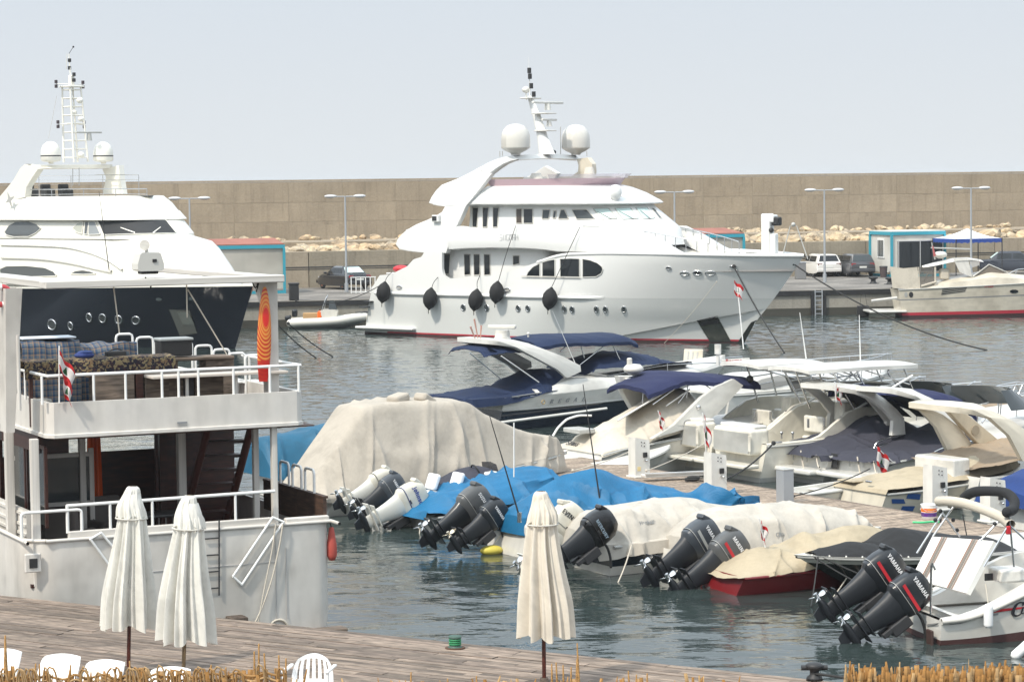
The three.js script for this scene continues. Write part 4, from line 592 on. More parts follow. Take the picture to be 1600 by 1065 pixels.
{
  const A = straw('ragged woven straw fence at the bottom left below the loungers', -20, 446, 1052, 80), lw = (x0, x1, y, r, m, n) => { const p = []; for (let i = 0; i <= n; i++) { const t = i / n; p.push(V(lerp(x0, x1, t), y + .02 * Math.sin(i * 2.3) + rr(-.008, .008), .06 + .02 * Math.sin(i))); } return pipe(p, r, n * 3, 6); };
  for (let k = 0; k < 5; k++) mesh('binding', [lw(0, A.L, A.H - .03 - k * .045, .011, [M.straw, M.straw2, M.straw3][k % 3], 30)], [M.straw, M.straw3, M.straw2][k % 3], A.F);
  for (const [px, top] of [[9, 990], [403, 1003], [398, 1015], [417, 1018], [437, 1021], [446, 1026], [54, 1034], [62, 1035], [112, 1036], [206, 1030], [330, 1036], [352, 1040]]) { const p = DP(px, top, 22); mesh('stake', [bar(V(p.x - A.F.position.x, A.H - .3, .07), V(p.x - A.F.position.x + rr(-.02, .02), p.y - 2.3, .07), px === 9 ? .035 : .016, 6, .007)], M.straw, A.F); }
  for (let i = 0; i < 40; i++) { const x = rr(0, A.L); mesh('straw_loop', [pipe([V(x, A.H - .2, .08), V(x + rr(-.02, .02), A.H + rr(-.02, .05), .1), V(x + .05, A.H + rr(-.01, .06), .11), V(x + .08, A.H - .18, .08)], .009, 14, 5).scale(1, 1, 1)], [M.straw, M.straw3][i % 2], A.F); }
  const B = straw('thin torn straw fence at the bottom centre, around the cream umbrella pole', 556, 1150, 1063, 24);
  for (const [px, top] of [[862, 1035], [872, 1033], [881, 1037], [890, 1040], [905, 1003], [899, 1028], [985, 1046], [992, 1052], [1010, 1050], [640, 1048], [745, 1054], [700, 1058]]) { const p = DP(px, top, 22); mesh('stake', [bar(V(p.x - B.F.position.x, B.H - .3, .05), V(p.x - B.F.position.x + rr(-.02, .02), p.y - 2.3, .05), .02, 6, .006)], M.straw, B.F); }
  const C = straw('dense upright straw fence at the bottom right in front of the water', 1318, 1640, 1043, 170);
  for (const [px, top] of [[1322, 1036], [1344, 1034], [1404, 1032], [1425, 1040]]) { const p = DP(px, top, 22); mesh('stake', [bar(V(p.x - C.F.position.x, C.H - .35, .06), V(p.x - C.F.position.x + rr(-.02, .02), p.y - 2.3, .06), .022, 6, .006)], M.straw3, C.F); }
}
// ---- tour boat: x along its stern to the right, -z towards its bow
const TBp = DP(75, 686, 40.7), TB = thing('tour_boat', 'white double-deck tour boat moored stern-on at the wooden pier', 'boat', V(TBp.x, 0, TBp.z), 25 * Math.PI / 180);
{
  const Z = (px, py, z = 0) => LZ(TB, px, py, z), W1 = M.paintW, xr = Z(513, 804, 0).x, yD = 3.5, hullTop = Z(250, 820, 0).y, xR = Z(475, 662, 0).x, upTop = Z(75, 630, 0).y, FW = -9;
  const floorY = 1.15;
  // hull with rounded quarters
  const xh = Z(38, 842, 0).x; const plan = (o, r = .55) => { const p = [V(xh - o, 0, FW)]; for (let i = 0; i <= 8; i++) { const a = i / 8 * Math.PI / 2; p.push(V(xh + r - (r + o) * Math.cos(a), 0, -r + (r + o) * Math.sin(a) + .12)); } for (let i = 0; i <= 6; i++) { const a = i / 6 * Math.PI / 2, q = .25; p.push(V(xr - q + (q + o) * Math.sin(a), 0, -q + (q + o) * Math.cos(a) + .12)); } p.push(V(xr + o, 0, FW)); return p; };
  const at = (o, y) => plan(o).map(p => p.setY(y));
  const lowTop = Z(100, 842, 0).y;
  const hl = mesh('hull', [loft([at(-.12, -.8), at(-.04, .0), at(0, .35), at(0, lowTop), at(-.07, lowTop), at(-.07, floorY)], { crease: .5 })], W1, TB);
  mesh('sheer_strip', [pipe(at(.01, lowTop), .03, 120, 6)], W1, TB);
  // higher stern panel
  const x0 = Z(104, 830, 0).x, x1 = Z(428, 806, 0).x, x2 = Z(440, 814, 0).x;
  mesh('stern_bulwark', [rbox(x1 - x0, hullTop - lowTop + .06, .09, .02, (x0 + x1) / 2, (hullTop + lowTop) / 2 - .02, .06)], W1, TB);
  mesh('stern_bulwark', [rbox(xr - x2 - .05, Z(480, 808).y - lowTop + .05, .12, .03, (x2 + xr) / 2, (Z(480, 808).y + lowTop) / 2, .06), ], W1, TB);
  mesh('quarter_bulwark', [uvm(box(.06, .5, 3.0, xr - .06, lowTop + .12, -1.5)), box(.1, .04, 3.0, xr - .05, lowTop + .39, -1.5)], std([.14, .085, .06], .7, { map: T.wood }), TB);
  for (let i = 0; i < 3; i++) { const z = -.5 - i * .62, y = lowTop + .38; mesh('quarter_hoop', [pipe([V(xr - .06, y, z), V(xr - .06, y + .36, z), V(xr - .06, y + .42, z - .06), V(xr - .06, y + .42, z - .38), V(xr - .06, y + .36, z - .44), V(xr - .06, y, z - .44)], .024, 40, 8, false, .15)], M.whiteRail, TB); }
  mesh('seam', [box(x1 - .9, .012, .01, (x1 + .9) / 2, Z(250, 890).y, .125), box(.012, 1.4, .01, x1 - .03, 1.0, .13), box(.012, 1.2, .01, x2 + .02, .9, .13)], std([.42, .41, .4], .6), TB);
  mesh('floor', [uvm(box(xr - xh - .2, .06, -FW - .1, (xr + xh) / 2, floorY, FW / 2))], M.mahog, TB);
  // stern rail
  const rl = [Z(104, 790), Z(104, 790), Z(430, 767)], ry = Z(250, 780).y;
  mesh('stern_rail', [bars([V(x0, hullTop - .02, .05), V(x0, ry, .05), V(x1, ry + .02, .05)], .028), ...[170, 236, 366].map(px => { const x = Z(px, 790).x; return bar(V(x, hullTop - .05, .05), V(x, ry, .05), .024); })], M.whiteRail, TB);
  { const a = Z(32, 840), b = Z(126, 838), t = Z(32, 805); mesh('corner_rail', [pipe([V(a.x, a.y, .06), V(a.x, t.y, .06), V(a.x + .06, t.y + .04, .06), V(b.x - .06, t.y + .04, .06), V(b.x, t.y, .06), V(b.x, b.y - .05, .06)], .026, 50, 8, false, .1)], M.whiteRail, TB); }
  // gate frame, ladder, hawse, rope, hinge
  { const q = [[363, 900], [425, 808], [442, 815], [377, 913], [363, 900]].map(([a, b]) => { const p = Z(a, b, .15); return V(p.x, p.y, .17); }); mesh('gate_rail', bars(q, .022), M.whiteRail, TB); const q2 = [[175, 890], [140, 842], [157, 832], [182, 862]].map(([a, b]) => { const p = Z(a, b, .15); return V(p.x, p.y, .17); }); mesh('gate_rail', bars(q2, .022), M.whiteRail, TB); }
  { const t = Z(342, 812, .16), b = Z(342, 930, .16); mesh('boarding_ladder', [bar(t, b, .014), ...[840, 866, 892, 918].map(y => { const p = Z(342, y, .16), l = Z(318, y, .16); return bar(p, V(l.x, p.y, .16), .012); })], M.dark, TB); }
  { const p = Z(48, 878); mesh('hawse_box', [rbox(.26, .3, .08, .02, p.x, p.y, .1)], W1, TB); mesh('hawse_opening', [box(.13, .15, .02, p.x, p.y, .145)], M.blackMat, TB); }
  { const pts = [[441, 818], [436, 850], [425, 900], [410, 945], [395, 978]].map(([a, b]) => { const p = Z(a, b, .18); return V(p.x, p.y, .2); }), p2 = [[430, 818], [424, 860], [412, 920], [402, 975]].map(([a, b]) => { const p = Z(a, b, .18); return V(p.x, p.y, .2); }); mesh('hanging_rope', [pipe(pts, .014, 30, 6)], M.ropeW, TB); mesh('hanging_rope', [pipe(p2, .012, 30, 6)], M.ropeW, TB); }
  mesh('stern_arch_plate', [new THREE.TorusGeometry(.17, .02, 6, 20, Math.PI).translate(Z(431, 980).x, Z(431, 982).y, .13)], M.ropeW, TB);
  mesh('stern_step', [rbox(.3, .08, .3, .02, Z(362, 963).x, Z(362, 963).y, .25)], M.wood, TB); mesh('stern_step', [rbox(1.2, .08, .3, .02, Z(470, 982).x + .1, .06, .22)], M.teakG, TB);
  // upper deck slab with its bulwark
  const up = (o, y) => [V(-o, y, FW), V(-o, y, -.12), V(.1 - o * .3, y, o), V(xR - .12 + o * .3, y, o), V(xR + o, y, -.12), V(xR + o, y, FW)];
  mesh('upper_deck_side', [loft([up(.0, yD), up(.03, yD + .01), up(.03, yD + .06), up(.0, yD + .07), up(0, upTop), up(-.09, upTop), up(-.09, yD + .12)], { crease: .3 })], W1, TB);
  mesh('upper_deck_floor', [loft([up(-.05, yD + .10).slice(0, 3), up(-.05, yD + .10).slice(3).reverse()].map(r => r)), loft([up(-.03, yD + .005).slice(0, 3), up(-.03, yD + .005).slice(3).reverse()])], std([.12, .09, .08], .8), TB);
  { const p = Z(284, 660, .0); mesh('name_plate', [box(.17, .03, .008, p.x, p.y, .012), box(.17, .008, .008, p.x, p.y - .04, .012)], M.inkG, TB); }
  // lower deck posts
  for (const [a, b, y0, y1, z, w] of [[54, 54, 684, 842, -.1, .13], [14, 12, 684, 770, -1.6, .14], [-12, -12, 684, 770, -3.4, .14], [128, 128, 680, 800, -2.6, .11], [283, 283, 674, 790, -2.4, .14], [399, 400, 664, 790, -1.4, .1], [428, 428, 660, 806, -.12, .1]]) { const p = Z(a, (y0 + y1) / 2, z); mesh('post', [rbox(w, yD - floorY + .02, w, .012, p.x, (yD + floorY) / 2, z)], W1, TB); }
  // cabin wall along the port side with windows, bulkhead, stairs, furniture
  const pw = []; mesh('cabin_side', [uvm(box(.07, 1.15, 6.6, -.1, floorY + .52, -4.3))], W1, TB); for (const y of [1.85, 2.0, 2.18]) mesh('moulding', [box(.03, .04, 6.6, -.15, y, -4.3)], W1, TB);
  mesh('cabin_top_rail', [box(.08, .3, 6.6, .1, yD - .16, -4.2)], M.mahog, TB);
  for (const z of [-1.2, -2.5, -4.2]) { const w = mesh('side_window', [box(.05, 1.3, .06, .1, 2.65, z + .6), box(.05, 1.3, .06, .1, 2.65, z - .55), box(.05, .06, 1.2, .1, 3.3, z)], M.mahog, TB); mesh('pane', [box(.012, 1.25, 1.05, .1, 2.65, z)], std([.03, .035, .035], .08, { transmission: .3, thickness: 0 }), w); }
  mesh('bulkhead', [uvm(box(.9, yD - floorY, .06, .6, (yD + floorY) / 2, -2.7)), uvm(box(xr - .3, 1.55, .06, xr / 2, floorY + .78, -5.2)), uvm(box(xr - .3, .3, .06, xr / 2, yD - .15, -5.2)), uvm(box(.14, yD - floorY, .1, 1.75, (yD + floorY) / 2, -3.5)), uvm(box(.14, yD - floorY, .1, 3.0, (yD + floorY) / 2, -3.6))], M.mahog, TB);
  { const w = mesh('cabin_window', [box(.08, 1.7, .07, 1.42, 2.2, -2.62), box(1.35, .07, .07, .75, 2.95, -2.62), box(1.35, .07, .07, .75, 2.12, -2.62)], W1, TB); mesh('pane', [box(1.3, .8, .02, .75, 2.54, -2.62)], M.paneG, w); }
  mesh('ceiling_beam', [0, 1, 2, 3].map(i => box(xr - .4, .1, .12, xr / 2, yD - .08, -1.4 - i * 1.5)), M.mahog, TB);
  for (let i = 0; i < 8; i++) mesh('stair_tread', [box(.75, .05, .26, xR - .62, floorY + .28 + i * .27, -3.6 + i * .2)], M.mahog, TB);
  for (const x of [xR - 1.02, xR - .22]) mesh('stair_stringer', [bar(V(x, floorY + .1, -3.7), V(x, yD, -1.9), .07, 6)], std([.10, .03, .02], .5), TB);
  mesh('dark_backdrop', [uvm(box(1.5, yD - floorY, .05, xR - .5, (yD + floorY) / 2, -4.4))], M.mahog, TB);
  mesh('ceiling', [box(xr - .3, .02, 8, xr / 2, yD - .03, -4.2)], std([.10, .05, .035], .6), TB);
  // upper rail
  const ur = upTop + .43, xs = [66, 147, 197, 254, 280, 311, 366, 423, 468].map(px => Z(px, 600).x);
  mesh('upper_rail', [bars([V(-.06, ur + .02, -2.6), V(-.06, ur + .02, -.2), V(.03, ur, -.06), V(xR - .03, ur, -.06), V(xR - .03, ur, -3)], .026), ...xs.map(x => bar(V(x, upTop - .02, -.05), V(x, ur, -.05), .022)), ...[-1.2, -2.6].flatMap(z => [bar(V(-.05, upTop - .02, z), V(-.05, ur, z), .022), bar(V(xR - .04, upTop - .02, z), V(xR - .04, ur, z), .022)])], M.whiteRail, TB);
  // canopy frame
  const by = Z(28, 447, 0).y, xl = .02, xe = Z(446, 432, 0).x;
  mesh('canopy_beam', [rbox(xe - xl, .12, .42, .02, (xe + xl) / 2, by, -.25)], W1, TB);
  mesh('canopy_beam', [rbox(.42, .12, 6, .02, xl + .21, by + .004, -3.45)], W1, TB); mesh('canopy_beam', [rbox(.3, .1, 6, .02, xe - .15, by, -3.3)], W1, TB);
  mesh('canopy_post', [loft([[.0, .14], [1, .27]].map(([t, w]) => { const y = lerp(yD + .1, by - .04, t), x = lerp(Z(14, 612, -.4).x, Z(21, 447, -.2).x, t), z = lerp(-.4, -.2, t); return [V(x - w / 2, y, z), V(x + w / 2, y, z), V(x + w / 2, y, z - .4), V(x - w / 2, y, z - .4), V(x - w / 2, y, z)]; }), { crease: .3 })], W1, TB);
  mesh('canopy_post', [loft([[0, .13], [.8, .15], [1, .32]].map(([t, w]) => { const y = lerp(yD + .1, by - .04, t), x = xe - .1, z = -.3; return [V(x - w, y, z), V(x + .06, y, z), V(x + .06, y, z - .22), V(x - w, y, z - .22), V(x - w, y, z)]; }), { crease: .3 })], W1, TB);
  { const p = Z(28, 560, -.1); mesh('thin_post', [cyl(.03, .03, 1.2, p.x, upTop - .1, -.1, 10)], W1, TB); }
  for (const [a, b, c, d] of [[176, 440, 186, 520], [291, 440, 292, 496], [293, 452, 355, 555]]) mesh('stay_rope', [bar(Z(a, b, -.3), Z(c, d, -.3), .011, 6)], M.ropeW, TB);
  { const p = Z(230, 423, -.25), r = mesh('radar_unit', [loft([[.17, 0], [.22, .03], [.22, .12], [.17, .28], [.14, .3]].map(([w, y]) => [V(p.x - w, p.y + y, -.05), V(p.x + w, p.y + y, -.05), V(p.x + w, p.y + y, -.4), V(p.x - w, p.y + y, -.4), V(p.x - w, p.y + y, -.05)]), { crease: .3, cap1: true }), cyl(.1, .1, .06, p.x, p.y - .05, -.25)], std([.55, .54, .5], .5), TB); mesh('searchlight', [new THREE.CylinderGeometry(.085, .085, .2, 20).rotateX(Math.PI / 2).rotateY(-.3).translate(p.x - .04, p.y + .42, -.25), bar(V(p.x, p.y + .28, -.25), V(p.x - .02, p.y + .4, -.25), .03)], M.white2, r); mesh('plate', [box(.07, .05, .01, p.x + .06, p.y + .17, -.04)], M.blackMat, r); mesh('clamp', [rbox(.3, .06, .2, .02, p.x, p.y - .02, -.22)], M.dark, r); }
  mesh('whip_antenna', [bar(Z(170, 423, -.3), Z(154, 298, -.3), .008, 6, .004)], M.dark, TB);
  mesh('cable_knot', [[232, 440], [398, 445]].map(([a, b]) => { const p = Z(a, b, -.3); return pipe([V(p.x - .06, p.y + .08, -.3), V(p.x, p.y - .05, -.28), V(p.x + .07, p.y + .06, -.3), V(p.x + .02, p.y - .12, -.3)], .012, 16, 5); }), M.ropeD, TB);
}
// ---- things on the tour boat
const onTB = (px, py, z, y) => { const p = y === undefined ? LZ(TB, px, py, z) : LY(TB, px, py, y); return TB.localToWorld(p.clone()); };
const upF = 3.61, TRY = TB.rotation.y;
{
  const fabric = (w, h, base, fn) => { const c = tex(w, fn, true, 1, h); return std([1, 1, 1], .9, { map: c, bumpMap: T.clothB, bumpScale: .01 }); };
  const plaid = fabric(128, 128, 0, (u, v) => { const a = (Math.sin(u * Math.PI * 20) > .3), b = (Math.sin(v * Math.PI * 20) > .3), c = Math.sin(u * Math.PI * 20 + 1.6) > .9, d = Math.sin(v * Math.PI * 20 + 1.6) > .9; let r = .36, g = .39, bl = .42; if (a) { r -= .12; g -= .08; bl -= .02; } if (b) { r -= .1; g -= .07; bl -= .04; } if (c || d) { r += .18; g += .06; bl -= .04; } return [r, g, bl]; });
  const flower = fabric(256, 256, 0, (u, v) => { const n = pf(u, v, 26, 401, 3), m = pf(u, v, 18, 407, 3); return n > .58 ? [.50, .44, .32] : m > .6 ? [.42, .34, .24] : m < .38 ? [.2, .12, .14] : [.10, .10, .15]; });
  const rumple = (w, h, d, mat, o, name, sd, amp = .05) => { const rows = []; for (let i = 0; i <= 14; i++) { const a = i / 14, r = []; for (let j = 0; j <= 40; j++) { const x = (j / 40 - .5) * w; const pr = [[0, 0, d / 2], [.3, h * .95, d / 2 - .02], [.36, h, d / 2 - .08], [.64, h, -d / 2 + .08], [.7, h * .95, -d / 2 + .02], [1, 0, -d / 2]]; const y = lin(pr.map(p => [p[0], p[1]]), a), z = lin(pr.map(p => [p[0], p[2]]), a); const n = (fbm(x * 3 + sd, a * 5, 500, 3) - .5) * amp * 2; r.push(V(x, y + n * (y > h * .8 ? 1 : .2), z + n)); } rows.push(r); } return mesh(name, [loft(rows, { crease: 1.2 })], mat, o); };
  const top = rumple;
  const sofa1 = thing('bench', 'bench under a blue-grey plaid blanket on the upper deck, left one', 'bench', onTB(72, 575, -2.2).setY(upF), TRY); rumple(1.0, LZ(TB, 72, 531, -2.2).y - upF, .7, plaid, sofa1, 'blanket', 3); mesh('seat_base', [box(.95, .4, .6, 0, .2, 0)], M.mahog, sofa1); mesh('white_sheet', [rbox(.92, .03, .5, .015, 0, LZ(TB, 72, 527, -2.2).y - upF, 0)], std([.62, .66, .70], .9), sofa1);
  const sofa2 = thing('bench', 'bench under a rumpled plaid blanket on the upper deck, right one', 'bench', onTB(161, 570, -2.5).setY(upF), TRY); rumple(1.02, LZ(TB, 161, 537, -2.5).y - upF, .7, plaid, sofa2, 'blanket', 11, .09); mesh('seat_base', [box(.95, .4, .6, 0, .2, 0)], M.mahog, sofa2);
  const tb = thing('long_table', 'low long table covered with a dark floral cloth on the upper deck', 'table', onTB(150, 590, -1.1).setY(upF), TRY); const tbH = LZ(TB, 150, 558, -1.1).y - upF; { const q = rumple(2.55, .3, .62, flower, tb, 'tablecloth', 7, .02); q.position.y = tbH - .3; } for (const x of [-1.1, 1.1]) mesh('leg', [box(.06, tbH - .1, .06, x, tbH / 2 - .05, 0)], M.mahog, tb);
  const cb = thing('bench_cabinet', 'weathered beige bench cabinet beneath the floral table on the upper deck', 'cabinet', onTB(240, 610, -.9).setY(upF), TRY); for (const [x, w, m] of [[-.72, .66, M.teakG], [-.3, .13, M.mahog], [.12, .66, M.teakG], [.56, .14, M.dark], [.9, .5, M.teakG]]) mesh('panel', [uvm(rbox(w, .84, .4, .01, x, .43, 0))], m, cb);
  const bg = thing('cushion', 'round blue cushion lying on the floral table', 'cushion', onTB(131, 562, -1.1).setY(upF + LZ(TB, 150, 558, -1.1).y - upF - .01), TRY); mesh('cushion_body', [sph(.16, 0, .05, 0, 1.05, .4, .8)], std([.02, .04, .17], .8), bg); mesh('cushion_top', [sph(.13, .02, .1, 0, 1, .25, .8)], std([.04, .07, .22], .8), bg);
  const bx = thing('storage_box', 'dark crate with a grey lid on the upper deck right of the floral table', 'box', onTB(271, 555, -1.9), TRY); mesh('crate', [rbox(.56, .26, .36, .02, 0, .13, 0)], M.blackMat, bx); mesh('lid', [rbox(.6, .05, .4, .02, 0, .28, 0)], std([.3, .32, .32], .5), bx);
  const bs = thing('crate_stand', 'pale low bench that carries the dark crate on the upper deck', 'bench', onTB(285, 560, -1.9).setY(upF), TRY); mesh('bench_top', [uvm(rbox(1.5, .06, .5, .02, .1, LZ(TB, 285, 557, -1.9).y - upF - .03, 0))], M.teakG, bs); for (const x of [-.4, .6]) mesh('leg', [box(.5, LZ(TB, 285, 557, -1.9).y - upF - .06, .4, x, (LZ(TB, 285, 557, -1.9).y - upF) / 2 - .03, 0)], M.teakG, bs);
  const cam = thing('hand_bag', 'small black bag on the floral table beside the crate', 'bag', onTB(180, 556, -1.2).setY(upF + LZ(TB, 150, 558, -1.1).y - upF - .01), TRY); mesh('bag_body', [rbox(.34, .1, .16, .03, 0, .05, 0)], M.blackMat, cam); mesh('strap', [pipe([V(-.15, .08, 0), V(0, .14, .04), V(.15, .08, 0)], .012, 12, 6)], M.dark, cam);
  const wt = thing('serving_table', 'narrow pale-topped table along the stern rail of the upper deck', 'table', onTB(338, 582, -.45).setY(upF), TRY); mesh('table_top', [uvm(rbox(2.35, .045, .5, .01, 0, .78, 0))], std([.6, .54, .48], .5), wt); for (const x of [-.55, .3, 1.0]) mesh('leg', [box(.05, .76, .05, x, .38, .1)], W1x(), wt);
  function W1x() { return M.paintW; }
  for (const [px, py, z, i] of [[194, 522, -3.4, 0], [226, 527, -3.2, 1], [256, 530, -3.1, 2], [287, 534, -3.0, 3], [318, 540, -2.9, 4], [346, 546, -2.8, 5], [370, 552, -2.7, 6], [396, 555, -2.6, 7]]) {
    const h = thing('chair', ['first', 'second', 'third', 'fourth', 'fifth', 'sixth', 'seventh', 'eighth'][i] + ' white tubular chair from the left in the row on the upper deck', 'chair', onTB(px, py, z).setY(upF), TRY, 'white tubular chairs on the upper deck'), H = LZ(TB, px, py, z).y - upF;
    mesh('back_frame', [pipe([V(-.15, 0, 0), V(-.15, H * .5, 0), V(-.15, H - .06, -.02), V(-.11, H, -.02), V(.11, H, -.02), V(.15, H - .06, -.02), V(.15, H * .5, 0), V(.15, 0, 0)], .022, 60, 8, false, .15)], M.whiteRail, h); mesh('seat', [rbox(.36, .04, .38, .015, 0, .44, -.2)], M.whiteRail, h); for (const x of [-.15, .15]) mesh('leg', [bar(V(x, 0, -.38), V(x, .44, -.36), .016)], M.whiteRail, h);
  }
  const ac = thing('air_conditioner', 'small white air conditioner unit on the upper deck by the flags', 'appliance', onTB(62, 625, -1.3).setY(upF), TRY); mesh('housing', [rbox(.34, .42, .3, .02, 0, .22, 0)], M.canvasW, ac); for (let i = 0; i < 5; i++) mesh('grille', [box(.28, .012, .02, 0, .1 + i * .06, .155)], M.dark, ac);
  // surfboard
  const sbT = tex(128, (u, v) => { const dx = (u - .55) * 1.1, dy = (v - .68) * 2.1, d = Math.hypot(dx, dy), r = Math.sin(d * 70 + 3 * Math.sin(u * 3)); let c = d < .22 ? [.80, .13, .10] : r > .2 ? [.80, .33, .11] : [.84, .55, .24]; if (v < .22) c = u > .5 ? [.74, .10, .07] : r > .2 ? [.85, .5, .1] : [.7, .15, .1]; if (d > .5 && r > .1) c = [.74, .18, .1]; return c; }, true, 1, 512); sbT.wrapS = sbT.wrapT = THREE.ClampToEdgeWrapping;
  const a = LZ(TB, 418, 448, -.2), b = LZ(TB, 411, 596, -.2), Hs = a.y - b.y;
  const sb = thing('surfboard', 'orange and red surfboard standing upright by the right canopy post', 'surfboard', TB.localToWorld(V(b.x, b.y, -.2)), TRY); sb.rotation.z = -.05; sb.rotation.order = 'YXZ';
  const rw = []; for (let i = 0; i <= 24; i++) { const t = i / 24, w = .118 * Math.pow(Math.sin(Math.PI * clamp(t * .86 + .13, 0, 1)), .55) + .004, r = []; for (let j = 0; j <= 14; j++) { const q = j / 14 * 2 * Math.PI; r.push(V(w * Math.cos(q), t * Hs, .03 * Math.sin(q) * Math.sin(Math.PI * clamp(t, .05, .95)) - .06 * t * t)); } rw.push(r); }
  const sg = loft(rw, { crease: 1 }), su = sg.attributes.uv, sp = sg.attributes.position; for (let i = 0; i < su.count; i++) su.setXY(i, sp.getX(i) / .28 + .5, sp.getY(i) / Hs); mesh('board', [sg], std([1, 1, 1], .35, { map: sbT }), sb); mesh('fin', [extr([[0, 0], [.12, .02], [.03, .2]], .01, .003).rotateY(Math.PI / 2).translate(0, .1, -.03)], M.blackMat, sb);
  // flags on staffs
  const flagT = tex(96, (u, v) => { const tree = Math.abs(u - .5) < .16 * clamp((.72 - v) / .4) && v > .32 && v < .7; return v < .26 || v > .74 ? [.68, .05, .07] : tree ? [.05, .32, .16] : [.86, .85, .84]; }, true, 1); flagT.wrapS = flagT.wrapT = THREE.ClampToEdgeWrapping;
  globalThis.flagMat = std([1, 1, 1], .85, { map: flagT, side: THREE.DoubleSide, transmission: .15, thickness: 0 });
}
// hanging flag: staff from a to b (local), cloth of w x h folded down
function flag(name, lab, p, ry, staff, w, h, at, droop = .5, k = 0) {
  const F = thing(name, lab, 'flag', p, ry); if (staff) mesh('staff', [bar(V(0, 0, 0), V(...staff), .012, 6)], M.whiteRail, F);
  const rows = []; for (let i = 0; i <= 14; i++) { const t = i / 14, r = []; for (let j = 0; j <= 8; j++) { const s = j / 8; r.push(V(at[0] + w * t * (1 - .25 * droop) + .03 * Math.sin(s * 4 + k) * t, at[1] - s * h - droop * t * h * .8 + .02 * Math.sin(t * 9 + k), at[2] + .05 * Math.sin(t * 8 + k) * (1 - .4 * s) + .02 * Math.sin(s * 7))); } rows.push(r); }
  const g = loft(rows, { crease: 1.2 }), u = g.attributes.uv, n = 9; const ps = g.attributes.position; // recompute flat uv: along t and s
  const uvs = []; for (let i = 0; i < 14; i++) for (let j = 0; j < 8; j++) { const q = (a, b) => [a / 14, 1 - b / 8]; uvs.push(q(i, j), q(i + 1, j), q(i, j + 1), q(i, j + 1), q(i + 1, j), q(i + 1, j + 1)); }
  if (uvs.length === u.count) uvs.forEach((q, i) => u.setXY(i, q[0], q[1]));
  mesh('flag_cloth', [g], flagMat, F); return F;
}
{
  const p = LZ(TB, 92, 630, .04), w = TB.localToWorld(p.clone());
  flag('flag', 'red and white cedar flag hanging from the tour boat stern rail', w, TRY, [.02, .92, 0], .34, .30, [-.0, .84, .03], 1.35, 1);
  flag('flag', 'second small red, white and green flag drooping over the tour boat bulwark', TB.localToWorld(LZ(TB, 98, 590, .06)), TRY, null, .2, .3, [-.02, .05, .05], 1.0, 2.4);
  const fb = thing('mooring_buoy', 'orange-red fender bag hanging at the right stern corner of the tour boat', 'fender', TB.localToWorld(LZ(TB, 518, 850, .0)), TRY); mesh('bag', [lathe([[0, -.28], [.05, -.27], [.09, -.18], [.085, 0], [.06, .15], [.04, .28], [0, .3]], 0, 0, 0, 18)], std([.42, .07, .05], .7), fb); mesh('lashing', [bar(V(0, .28, 0), V(-.08, .5, .05), .012)], M.ropeD, fb);
  const lb = thing('life_ring', 'red and white life ring at the left edge on the tour boat canopy post', 'life ring', TB.localToWorld(LZ(TB, 2, 462, -.4)), TRY); mesh('ring', [new THREE.TorusGeometry(.14, .045, 10, 28)], std([.5, .05, .06], .5), lb); for (let i = 0; i < 4; i++) mesh('white_band', [new THREE.TorusGeometry(.14, .048, 10, 8, .5).rotateZ(i * Math.PI / 2)], M.plastic, lb);
  // lower saloon furniture
  const oc = thing('orange_curtain', 'orange cloth hanging inside the lower deck of the tour boat', 'cloth', TB.localToWorld(V(1.55, 2.9, -2.9)), TRY); { const rows = []; for (let i = 0; i <= 8; i++) { const r = []; for (let j = 0; j <= 12; j++) r.push(V((j / 12 - .5) * .22 * (1 + .3 * i / 8), .5 - i / 8 * 1.5, .03 * Math.sin(j * 1.7))); rows.push(r); } mesh('cloth', [loft(rows, { crease: 1 })], std([.75, .12, .01], .8, { transmission: .35, thickness: 0 }), oc); mesh('rod', [bar(V(-.2, .52, 0), V(.2, .52, 0), .012)], M.dark, oc); }
  const ch = (x, z, r, lab) => { const c = thing('armchair', lab, 'armchair', TB.localToWorld(V(x, 1.18, z)), TRY + r); mesh('seat', [rbox(.62, .32, .6, .08, 0, .3, 0)], std([.10, .085, .075], .85), c); mesh('backrest', [rbox(.66, .6, .16, .08, 0, .72, -.26, 0, 0, -.15)], std([.11, .095, .085], .85), c); for (const s of [-1, 1]) mesh('armrest', [rbox(.12, .24, .56, .05, s * .32, .52, 0)], std([.09, .075, .065], .85), c); };
  ch(.75, -1.7, 2.4, 'brown armchair behind the stern rail on the lower deck, left one'); ch(1.75, -2.5, .3, 'brown armchair under the orange cloth on the lower deck');
  const tb = thing('saloon_table', 'dark slatted table in the middle of the lower deck', 'table', TB.localToWorld(V(2.4, 1.18, -1.8)), TRY); mesh('table_top', [rbox(1.1, .05, .6, .02, 0, .76, 0)], std([.05, .05, .05], .3), tb); for (let i = 0; i < 9; i++) mesh('slat', [box(.025, .72, .025, -.5 + i * .125, .38, .25)], std([.12, .11, .10], .6), tb);
}
